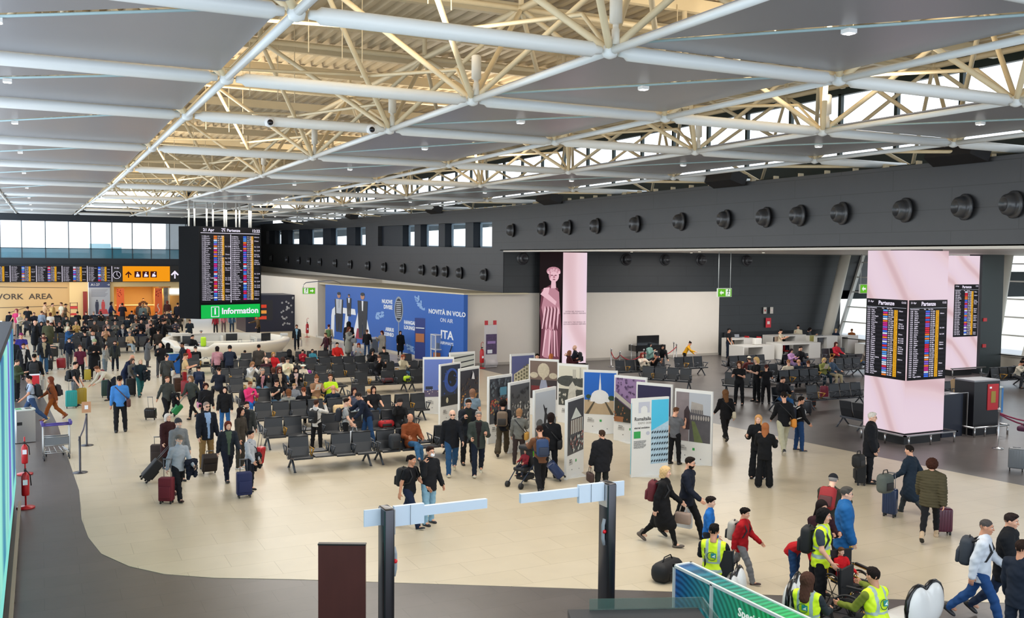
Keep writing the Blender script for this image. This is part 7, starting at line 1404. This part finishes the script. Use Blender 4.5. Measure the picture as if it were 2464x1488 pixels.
c13|4.58|78.42|357|1.66|sit|jacket,#3b4034|trousers,#1b1d24|bob,#4a342e|0|||0|person in a khaki top with back turned in the far seats
c14|4.16|71.58|184|1.74|sit|shirt,#5b4a48|trousers,#1b1d24|bald,#b3745e|0|||0|bald man in mauve brown in the second far row
c15|3.80|66.58|184|1.66|sitb|tank,#b08a68|trousers,#15161a|long,#1b1214|0|||0|woman in a tan sleeveless top with folded arms in the far front row
c16|4.69|71.58|187|1.66|sitp|shirt,#6b6c66|trousers,#1b1d24|short,#a08070|0|||0|person in a grey sweater with hands at the mouth
c17|4.80|66.58|180|1.76|sit|jacket,#161c2a,#9a9a9a|jeans,#1c3a54|short,#a89272|4|||0|man in a navy jacket and dark teal jeans in the far front row
c18|4.91|62.08|187|1.60|sitx|shirt,#b59a76|jeans,#8a9aa4|beanie,#6c6e70|0|#c8c2b8||0|person in beige and pale jeans crouched in the far front row
c19|5.65|66.58|184|1.70|sitp|jacket,#15181f|trousers,#1b1d24|short,#2a1a16|1||headphones|0|person with white headphones in the far front row
c20|6.93|71.58|180|1.74|sit|shirt,#c6a69c|trousers,#1b1d24|bald,#b07a66|0||sunglasses|0|man in a pale pink top and dark glasses in the far rows
c21|6.40|71.58|184|1.74|sit|jacket,#17191f|trousers,#1b1d24|bald,#b5857a|0|||0|bald head showing behind the man in pale pink
c22|6.49|64.94|194|1.52|case|jacket,#131418|trousers,#131418|long,#171012|0|||0|dark haired woman in black holding a white board upright
c23|6.97|63.56|254|1.86|point|shirt,#121316|trousers,#121316|short,#15110f|1|||0|tall man in black leaning an arm on the ring desk
c24|7.78|71.58|170|1.66|sith|jacket,#1c1d1f|trousers,#1b1d24|wavy,#1a1110|0|||0|dark haired woman with a raised arm behind the tall man in black
c25|6.79|84.42|357|1.74|sit|shirt,#161c28|trousers,#1b1d24|short,#14100e|1|||0|dark haired head above the seat backs before the shop counter
c26|5.11|78.42|357|1.74|sit|shirt,#14161c|trousers,#1b1d24|short,#17110f|1|||0|dark haired head above the seats before the orange banner
c27|6.21|86.21|351|1.88|fold|jacket,#24202a|trousers,#2a2228|short,#2a1a16|1|||0|dark clad person standing at the shop opening beside the orange floor
c28|7.54|85.76|350|1.92|stand|jacket,#4a3f3a|trousers,#2a2a2e|bob,#6a3a2c|0|||0|person in brown at the shop counter
c29|7.63|84.18|350|1.86|stand|jacket,#5d6a6a|trousers,#2a2a2e|bob,#8a6a50|0|||0|person in a grey green jacket waiting at the shop counter
c30|8.05|85.58|345|1.92|stand|shirt,#8a6a50|trousers,#2a2a2e|short,#5a3a2a|0|||0|person with a small tan rucksack waiting at the shop counter
c31|5.49|89.14|256|1.92|walk|shirt,#2a3560|trousers,#22252a|bob,#2a1a16|0|||0|woman in indigo passing between the navy map board and the orange banner
c32|10.06|88.74|344|1.92|stand|jacket,#4a2a28|skirt,#c8aa86|bob,#7a3a2c|0|||0|woman in dark red and cream at the white doorway
c33|10.44|84.77|343|1.92|stand|jacket,#1b1d28|trousers,#1b1d28|short,#241a16|1|||0|man in dark navy beside the glossy shop wall
c34|9.37|80.17|348|1.50|stand|jacket,#1a1f2c|trousers,#1b1d28|short,#8d9290|0|||0|grey haired person in dark clothes near the ring desk
c35|8.77|77.58|180|1.66|sit|jacket,#2a2a28|trousers,#1b1d24|bob,#3a2a24|0|||0|person in khaki black seated near the ring desk
c36|8.68|71.58|180|1.66|sitp|jacket,#4a4650|trousers,#1b1d24|short,#241a16|0||mask|0|person with a white face mask near the ring desk
c37|9.13|100.10|175|1.70|hands|shirt,#3a2a24|trousers,#2a2a2e|short,#2a1a12|0|||0|shop clerk standing behind the wooden counter
d1|7.89|57.40|202|1.72|sith|jacket,#14161b|trousers,#14161b|short,#17110f|0|||0|desk clerk in black resting chin on hand inside the ring desk
d2|9.48|65.20|172|1.30|sit|shirt,#7c6148|trousers,#3a2a24|hat,#8a8c8e|0|||0|child in brown with a grey hat behind the ring desk
d3|12.83|76.67|190|1.56|stand|shirt,#c07a84|trousers,#6a5a60|bob,#3a2622|0|||0|person in a coral pink top behind the ring desk under the board
d4|13.42|76.46|185|1.53|stand|jacket,#3f5a78,#9aa8b0|jeans,#2a3a50|short,#2a1d18|0|||0|person in a denim jacket behind the ring desk
d5|12.00|75.21|151|1.50|stand|shirt,#8a2430|trousers,#2a2a2e|bob,#4a2a22|0|||0|person in dark red behind the ring desk
d6|14.16|69.98|99|1.60|point|jacket,#5f4a32|trousers,#121318|curly,#b58a58|0|||0|blond woman in a brown coat stretching out an arm behind the desk
d7|14.61|60.37|166|1.64|walk|jacket,#15181e,#7fa2b8|trousers,#141a26|short,#3a241c|1|#17181c|glasses|0|man in dark suit and pale blue shirt walking past the desk with a bag
e1|16.34|59.13|335|1.63|stand|shirt,#b5a88c|trousers,#4a4a44|short,#4a1f22|0|||0|person in beige with a green rucksack facing the blue wall
e2|14.68|53.67|105|1.55|relax|shirt,#3a1420|trousers,#17171b|short,#4a3028|0|||0|person in maroon with a small brown rucksack near the blue wall
e3|16.97|56.90|338|1.92|stand|coat,#121317|trousers,#121317|hood,#111114|0|||0|person in a long black hooded coat facing the blue wall
e4|15.98|53.65|223|1.86|phone|coat,#8a8b85|tight,#4a4a48|long,#5a3024|0|||0|woman in a long pale grey coat with a grey handbag
e5|17.55|55.07|337|1.57|case|jacket,#12141a|jeans,#2a4468|short,#5a3a2c|0|||0|man in a black jacket and jeans facing the blue wall
e6|17.87|53.16|121|1.63|phone|coat,#857f76|trousers,#6a645c|bob,#4a2020|0|||0|woman in a long taupe coat near the grey terminal
e7|19.40|54.35|175|1.50|case|coat,#111216|tight,#111216|long,#1d1313|4|||0|long haired woman in a black coat standing against the blue wall
f1|12.31|49.50|184|1.35|sitp|shirt,#9a1f30|trousers,#1d2638|short,#14100e|0|||0|child in a red top on the benches nearest the suited walking man
f2|12.85|49.50|185|1.35|sit|shirt,#3c8296|trousers,#1d2638|short,#14100e|1|||0|child in teal beside the child in red
f3|14.17|49.50|176|1.74|sit|jacket,#b5221e|trousers,#1b1d24|short,#14100e|0|||0|man in a scarlet jacket on the benches by the blue wall
f4|15.31|49.50|159|1.66|sitp|shirt,#8a8c90|trousers,#1b1d24|long,#6a2a20|0|||0|red haired woman in a grey top with a striped suitcase handle
f5|14.94|46.20|184|1.74|sitf|jacket,#14161b|trousers,#1b1d24|hood,#131417|0|||0|person in a black hood looking down by the blue wall
f6|14.22|42.90|182|1.74|sitf|jacket,#121318|trousers,#1b1d24|buzz,#4a342a|0|||0|man with thinning hair in black looking down at his lap
f7|15.84|47.04|358|1.70|sit|jacket,#16191c|trousers,#1b1d24|short,#15110f|0|||0|dark haired person in black with back turned by the blue wall
f8|15.48|42.90|187|1.64|sith|shirt,#bdb39a|jeans,#31506e|curly,#7a3f28|0|||0|curly auburn haired woman in a cream jacket
f9|8.75|40.44|0|1.60|sit|shirt,#26222a|trousers,#1b1d24|bob,#5a3428|0|||0|brown haired head seen from behind beside the red jacket
f10|9.18|43.74|357|1.70|sith|shirt,#3a1c24|trousers,#1b1d24|bald,#c58a70|4|||0|pale bald head low behind the seat backs in the middle benches
"""
BAGS = """
W|p1|backpack|#5a1420|maroon rucksack on the back of the blond woman in the long black coat||1
W|p1|hand|#9a8578|pale taupe handbag held by the blond woman in the long black coat|#b9a89a|-1
W|p2|paper|#d5d8dc|white paper carrier bag held by the bearded man in navy|#888888|-1
W|p4|backpack|#a9a49c|grey and black rucksack on the boy in the red jacket|#1a1a1e|1
W|p6|backpack|#8f141c|red rucksack on the man in the black cap|#4a1014|1
W|p9|backpack|#131416|black rucksack on the moustached man in the hi-vis vest||1
W|p13|backpack|#30363f|dark grey rucksack on the man in the white sweatshirt||1
W|p22|shoulder|#c9bfa8|cream shoulder bag of the long brown haired woman in black||1
W|p24|backpack|#141a2c|navy rucksack of the person in black top and jeans|#d8d8d8|1
W|p23|shoulder|#d88a30|bag with an orange badge on the man in the stone trousers|#15151a|1
W|p57|backpack|#6b5a4a|patterned rucksack on the woman in olive trousers|#2a2622|1
W|p58|shoulder|#b5883a|tan and orange shoulder bag of the woman in the grey knit top||1
W|p59|backpack|#1e3a64|blue rucksack of the person pushing the pushchair|#16243c|1
W|p60|shoulder|#101014|black shoulder bag of the bobbed woman in black||1
W|p61|hand|#3c2722|brown holdall carried by the man in the bulky black jacket|#1a1512|-1
W|p67|backpack|#101115|large black rucksack on the woman with the ponytail||1
W|p70|backpack|#171b26|huge dark blue rucksack worn in the seating rows||1
W|p70|paper|#d8dde4|white carrier bag held by the person in the grey tee shirt|#9aa0a8|1
W|p71|backpack|#0f1014|black rucksack with a white swoosh mark on the person taking a picture||1
W|p76|drape|#141a28|navy coat hanging over the arm of the man in the flat cap||-1
W|p72|drape|#14151a|black jacket over the arm of the man in the dark grey sweater||-1
W|p73|drape|#191a1c|black coat over the arm of the woman in the dark grey jumper||-1
W|p81|drape|#141418|black jacket over the arm of the woman in pale grey||-1
W|p87|drape|#1d2228|dark fur trimmed coat over the arm of the woman in teal||-1
W|p81|shoulder|#15151a|small black cross body bag of the woman in pale grey||-1
W|p83|shoulder|#b9758c|pink bag of the curly haired woman in black||1
W|p84|shoulder|#4a2824|brown satchel of the man in the sky blue sweater|#4a2824|1
W|p90|backpack|#141519|black rucksack on the man in the charcoal tee shirt||1
W|p102|backpack|#15181e|large black rucksack on the man in the pale blue tee shirt||1
W|p103|backpack|#1d171c|small black rucksack on the woman in rust brown||1
W|p104|backpack|#131417|bulky black rucksack on the person in black seen from behind||1
W|p104|paper|#b5b0aa|pale carrier bag held by the person in black near the screen wall||1
W|p54|backpack|#15161a|black rucksack on the bald man by the bright pillar||1
W|s29|backpack|#c01c2c|bright red rucksack on the man leaning at the ring desk||1
W|s32|shoulder|#cfc8bc|white tote bag of the man in the dark checked shirt||1
W|e1|backpack|#4a6a3c|green rucksack facing the blue wall||1
W|e2|backpack|#4a2f26|small brown rucksack near the blue wall||1
W|e4|hand|#6b6e74|grey handbag of the woman in the long pale grey coat||1
W|d7|paper|#cfc9c4|white carrier bag of the man in the dark suit by the desk||-1
W|c22|paper|#cfd2cc|white board held upright by the woman in black near the desk||-1
W|c30|backpack|#b5926a|small tan rucksack at the shop counter||1
W|p68|phone|#202024|phone held to the ear of the masked man||1
W|s13|phone|#23242a|phone in the hands of the person in hot pink||1
W|s12|phone|#d8d4cc|phone in the hands of the person with grey jeans||1
W|p71|phone|#1a1a1e|camera phone raised by the person in the white top||1
W|p76|phone|#3a3a3e|small black object in the hand of the man in the flat cap||-1
W|s8|paper_sheet|#d8d4cc|paper read by the person in the tan tee shirt||1
W|p29|paper_sheet|#d8d0b8|folded paper read by the woman in the striped cardigan||1
C|19.39|18.52|234|#16171a|.52|.42|.1|0|1|black wheeled case under the soft bag of the white haired man
C|17.55|15.75|292|#1b2c4c|.60|.32|.35|0|0|dark blue upright suitcase pushed by the man in the navy coat
C|17.50|14.16|329|#4f1730|.52|.36|.4|0|0|plum coloured suitcase of the woman in the olive quilted jacket
C|12.35|22.07|251|#1b2e56|.46|.40|.35|40|0|navy suitcase tipped on its wheels beside the title poster aisle
C|2.60|23.76|334|#641422|.56|.34|.42|0|1|burgundy soft suitcase of the man in the flat cap
C|2.42|26.24|90|#1b1a1c|.56|.38|.5|42|1|black suitcase leaning far over behind the man in the grey beanie
C|2.89|28.39|344|#3a2d28|.50|.34|.2|0|1|brown soft case standing behind the white haired woman
C|4.06|26.62|1|#2c2320|.46|.40|.1|25|1|dark brown case of the tall man in dark glasses
C|4.43|23.58|359|#1a2350|.56|.36|.3|0|1|royal blue soft suitcase of the woman in pale grey
C|5.50|26.94|48|#b01824|.50|.30|.4|10|0|bright red suitcase under a black jacket beside the bench
C|3.49|36.31|335|#151619|.34|.40|.4|12|0|small black suitcase towed by the man in the dark grey sweater
C|4.39|36.81|88|#1f8a4a|.42|.36|.4|40|0|vivid green suitcase towed by the woman in the dark grey jumper
C|1.04|40.25|359|#1b8f8c|.62|.42|.4|0|0|turquoise hard suitcase of the man in the charcoal tee shirt
C|1.41|40.88|8|#a38a24|.62|.42|.45|0|0|mustard yellow suitcase beside the turquoise one
C|1.96|48.62|358|#a8942a|.50|.30|.1|0|0|yellow suitcase beside the bearded man in the sage beanie
C|2.49|48.08|357|#6a1c2a|.52|.34|.4|0|0|dark red suitcase beside the grey sweater woman
C|0.94|54.27|339|#8a1622|.50|.42|.4|12|0|crimson suitcase towed by the man in the navy sweater
C|0.38|53.90|10|#17181c|.48|.38|.4|0|1|black soft case behind the blue jeans of the man in the russet cap
C|0.72|60.56|9|#1d1e20|.60|.42|.1|0|0|large black case with ribbed shell behind the russet cap man
C|2.46|42.76|357|#12312b|.66|.46|0|0|0|dark green large suitcase under the bending man
C|3.39|42.76|5|#151518|.68|.38|.1|0|1|tall black suitcase the grey hooded person leans on
C|5.40|41.92|343|#8a1c26|.60|.30|.45|0|0|red suitcase with a white handle beside the beige tee shirt
C|5.33|42.89|13|#4a3020|.60|.40|.0|0|1|brown upright case between the checked shirt and the grey jumper
C|5.92|43.77|2|#8c9298|.60|.30|.2|0|0|silver grey suitcase beside the red one with the white handle
C|30.15|30.67|315|#741e34|.50|.36|.42|0|0|maroon suitcase in front of the woman in the denim jacket
C|26.42|27.74|326|#1b1c20|.5|.36|0|0|0|black case beside the crossed legs of the man in blue jeans
C|24.83|17.79|306|#6e7276|.58|.42|0|0|0|silver suitcase under a purple jacket at the picture edge
C|15.51|45.55|351|#d0ccc4|.3|.26|.42|0|0|small white case standing among the benches by the curly auburn woman
C|14.77|52.68|344|#2a2a30|.5|.32|.5|0|0|black case with tall handle beside the scarlet jacket
C|16.13|53.10|343|#3a3a5a|.45|.32|.5|0|0|violet grey case with tall handle beside the red haired woman
C|10.44|56.79|350|#3a3c40|.5|.3|.5|0|0|dark case with raised handle before the white desk, nearest the dusty pink top
C|11.08|56.54|349|#3a3c40|.5|.3|.5|0|0|dark case with raised handle before the white desk, nearest the brown hooded jacket
"""
for l_ in PEOPLE.strip().split('\n'):
    k_, x_, y_, r_, h_, ps, tp, bt, hr, sk, sh_, ac, z_, lb = l_.split('|')
    person(k_, float(x_), float(y_), float(r_), float(h_), ps, tp, bt, hr, int(sk), lb, sh_ or '#1a1a1c', 0, ac, 'child' if lb.split()[0] in ('boy', 'child', 'toddler') or ' child ' in lb or ' boy ' in lb else 'person', float(z_), group='travellers and staff in the departure hall')
for l_ in BAGS.strip().split('\n'):
    q = l_.split('|')
    if q[0] == 'W': worn(q[1], q[2], q[3], q[4], q[5] or None, int(q[6]))
    else: suitcase(float(q[1]), float(q[2]), float(q[3]), q[4], q[10], float(q[5]), float(q[6]), min(.24, float(q[6])*.65), float(q[7]), float(q[8]), q[9] == '1')
# ================================================================ wheelchairs, pushchair, loose bags, white seats
INFO['p10'][0].location.z = .24
wheelchair(12.27, 11.80, 174, 'yellow framed wheelchair carrying the toddler in red', '#c99a1e')
wheelchair(10.55, 13.05, 313, 'black wheelchair under the hi-vis worker with short dark hair')
wheelchair(11.75, 11.05, 200, 'empty black wheelchair between the two seated hi-vis staff')
def stool(x, y, rz, lb, back=True):
    t = thing('sculpted_seat', lb, 'seat', (x, y, 0), rad(rz)); t.scale = (1.5, 1.3, 1.15); m = MB(); m.rbox((0, 0, .2), (.6, .55, .42), .14); m.build('seat', mat('glossy_white', '#dcdcda', .2), t)
    g = SDF((-.34, -.12, .25), (.34, .12, .95), .02); g.ell((-.14, 0, .62), (.18, .09, .26), 0); g.ell((.14, 0, .62), (.18, .09, .26), .03); g.ell((0, 0, .5), (.28, .09, .2), .05); me = raw(*g.mesh(), 'backrest', 1)
    o = link(me, 'backrest', t, M=T(0, .22, 0)); setm(o, [mat('glossy_white', '#dcdcda', .2)])
    m = MB(); m.tube([(-.14+.182*math.cos(a), .22, .62+.262*math.sin(a)) for a in [rad(q) for q in (205, 180, 155, 130, 105, 80, 60, 45)]]+[(.14+.182*math.cos(a), .22, .62+.262*math.sin(a)) for a in [rad(q) for q in (135, 120, 100, 75, 50, 25, 0, -25)]], .028, 0, 8); m.build('black_edging', mat('glossy_black', '#131316', .25), t)
for x, y, rz, lb in ((12.0, 10.35, 190, 'white double-lobed seat with black edging at the bottom edge behind the pointing man'), (10.25, 11.35, 215, 'white lobed seat with black stripes between the light box and the long haired woman'), (9.62, 12.0, 215, 'white lobed seat with black stripes nearest the green light box')):
    stool(x, y, rz, lb)
t = [o for o in bpy.data.objects if o.get('label') == 'dark grey rucksack on the man in the white sweatshirt'][0]; text('VANS', .075, mat('bag_print', '#d8d8d8', .5), t, 'lettering', (0, -.325, .36), (1, 0, 0), (0, 0, 1), align='CENTER', bold=.003)
t = [o for o in bpy.data.objects if o.get('label', '').startswith('black rucksack with a white swoosh')][0]; m = MB(); m.slab((-.06, -.366, .17), (1, 0, 0), (0, 0, 1), [(0, .03), (.02, 0), (.05, 0), (.13, .05), (.05, .022), (.02, .025)], .003); m.build('swoosh_mark', mat('bag_print', '#d8d8d8', .5), t)
# pushchair
t = thing('pushchair', 'black pushchair with a green lining and a child inside', 'pushchair', (11.25, 22.0, 0), rad(115)); bk_ = mat('pushchair_black', '#17181c', .6)
m = MB()
for s in (-1, 1): m.tube([(s*.24, -.52, 1.02), (s*.24, -.3, .7), (s*.2, .38, .12)], .014, 0, 6); m.tube([(s*.2, -.1, .5), (s*.22, -.38, .1)], .014, 0, 6)
m.tube([(-.24, -.52, 1.02), (.24, -.52, 1.02)], .016, 0, 6); m.tube([(-.22, -.38, .1), (.22, -.38, .1)], .012, 0, 6); m.build('frame', mat('frame_blue', '#22304a', .4), t)
m = MB(); m.rbox((0, 0, .45), (.38, .42, .10), .04); m.rbox((0, -.24, .70), (.38, .10, .52), .04, 0, T(0, 0, 0) @ Matrix.Rotation(rad(-8), 4, 'X')); m.build('seat', bk_, t)
m = MB(); m.rbox((0, -.2, .98), (.42, .38, .14), .06); m.build('hood', bk_, t); m = MB(); m.rbox((.05, -.3, .86), (.32, .06, .26), .02); m.build('lining', mat('lining_green', '#5cc424', .6), t); m = MB(); m.rbox((0, -.08, .24), (.34, .4, .16), .04); m.build('basket', bk_, t)
for s in (-1, 1):
    for y in (-.38, .38): m = MB(); m.tube([(s*.22-.03, y, .08), (s*.22+.03, y, .08)], .08, 0, 14); m.build('wheel', mat('tyre', '#1b1b1d', .5), t)
person('pram', 11.25, 22.0, 115, .85, 'sit', 'shirt,#8a2a34', 'trousers,#2a2d38', 'short,#1c1412', 0, 'small child with dark hair sitting in the black pushchair', cat='child'); INFO['pram'][0].location.z = .27
def softbag(x, y, z, rz, d, c, lb, name='bag', cat='bag', strap=True):
    t = thing(name, lb, cat, (x, y, z), rad(rz)); m = MB(); m.rbox((0, 0, d[2]/2), d, min(d)*.38); m.build('bag_body', mat('bag_cloth', c, .7, var=.1, scale=18, bump=.15), t)
    m = MB(); m.tube([(-d[0]*.25, 0, d[2]-.02), (-d[0]*.15, 0, d[2]+.08), (d[0]*.15, 0, d[2]+.08), (d[0]*.25, 0, d[2]-.02)], .012, 0, 6); m.rbox((0, -d[1]*.5, d[2]*.38), (d[0]*.6, .03, d[2]*.4), .014); m.build('handle', mat('bag_trim', '#15151a', .6), t)
softbag(10.35, 14.35, 0, 25, (.75, .36, .36), '#15161a', 'large black wheeled holdall beside the seated hi-vis worker', 'holdall')
softbag(19.05, 18.1, .56, 10, (.36, .26, .36), '#16171a', 'black soft bag stacked on the black wheeled case', 'holdall'); softbag(16.93, 15.3, .74, 5, (.38, .28, .44), '#4d5450', 'grey green rucksack perched on the dark blue suitcase', 'backpack')
softbag(9.02, 25.72, .46, 10, (.34, .24, .44), '#262a30', 'dark grey rucksack left on the front bench beside the man in tan leather', 'backpack'); softbag(9.95, 29.2, .46, 0, (.52, .24, .22), '#a3121c', 'bright red holdall on the bench beside the person in the black beanie', 'holdall')
softbag(1.25, 73.2, 0, 0, (1.0, .5, .8), '#b5161e', 'bright red holdall on the floor of the far seating', 'holdall'); softbag(14.5, 39.72, .46, 0, (.34, .25, .26), '#a6c420', 'lime green bag on the bench near the dusk building poster', 'bag')
softbag(7.42, 49.6, .46, 5, (.42, .3, .3), '#cfc8b4', 'cream tote bag on the seats beside the dusty pink top', 'bag'); softbag(9.3, 32.35, .46, 0, (.42, .22, .32), '#d2b487', 'straw coloured rucksack on the seats behind the photographing person', 'backpack')
softbag(13.6, 39.72, .46, 0, (.5, .28, .2), '#4a161c', 'maroon bag on the bench beside the curly auburn woman', 'bag'); softbag(36.9, 29.6, 0, 20, (.4, .3, .7), '#a98d6a', 'brown paper bag standing by the benches under the second pillar', 'bag')
softbag(28.1, 29.3, 0, 0, (.4, .3, .42), '#b5541c', 'orange bag on the floor beside the woman in the striped cardigan', 'bag'); softbag(10.9, 43.1, .46, 0, (.4, .25, .3), '#8a2a80', 'magenta bag beside the red haired woman in dark glasses', 'bag')
softbag(8.3, 32.9, .46, 0, (.45, .3, .3), '#1c1c20', 'black holdall on a seat in the third row of benches', 'holdall'); softbag(27.9, 19.75, .62, 20, (.5, .34, .16), '#4a1c38', 'purple jacket lying over the silver suitcase', 'jacket')
# more of the dark clad crowd in the far rows: too small to tell apart
rr = random.Random(21); taken = [(o.location.x, o.location.y) for o, _, _ in INFO.values()]; n_ = 0
for yr in (62.5, 67, 72, 78, 84):
    for k in range(26):
        x = .2+k*.53+rr.uniform(-.05, .05); side = rr.choice((-1, 1, 1)); y = yr+.42*side
        if x > (9.8 if yr > 70 else 7.2) or rr.random() > .62 or any(math.hypot(x-a, y-b) < .55 for a, b in taken): continue
        taken.append((x, y)); c = rr.choice(('#17191d', '#1b2130', '#24211f', '#2c2e33', '#1a1c26', '#3a3430', '#26303a', '#4a2a28', '#8a8478'))
        person('crowd%d' % n_, x, y, (0 if side > 0 else 180)+rr.uniform(-20, 20), rr.uniform(1.6, 1.8), rr.choice(('sit', 'sitp', 'sitb', 'sitf')), rr.choice(('jacket', 'shirt'))+','+c, 'trousers,'+rr.choice(('#17181c', '#22252e', '#2a3548')), rr.choice(('short', 'short', 'bob', 'buzz', 'mop'))+','+rr.choice(('#17110e', '#2a1c16', '#4a3428', '#8a8078')), rr.choice((0, 0, 1, 2)), 'dark clad traveller seated in the crowded far rows below the departure screens', group='dark clad crowd of the far seating'); n_ += 1
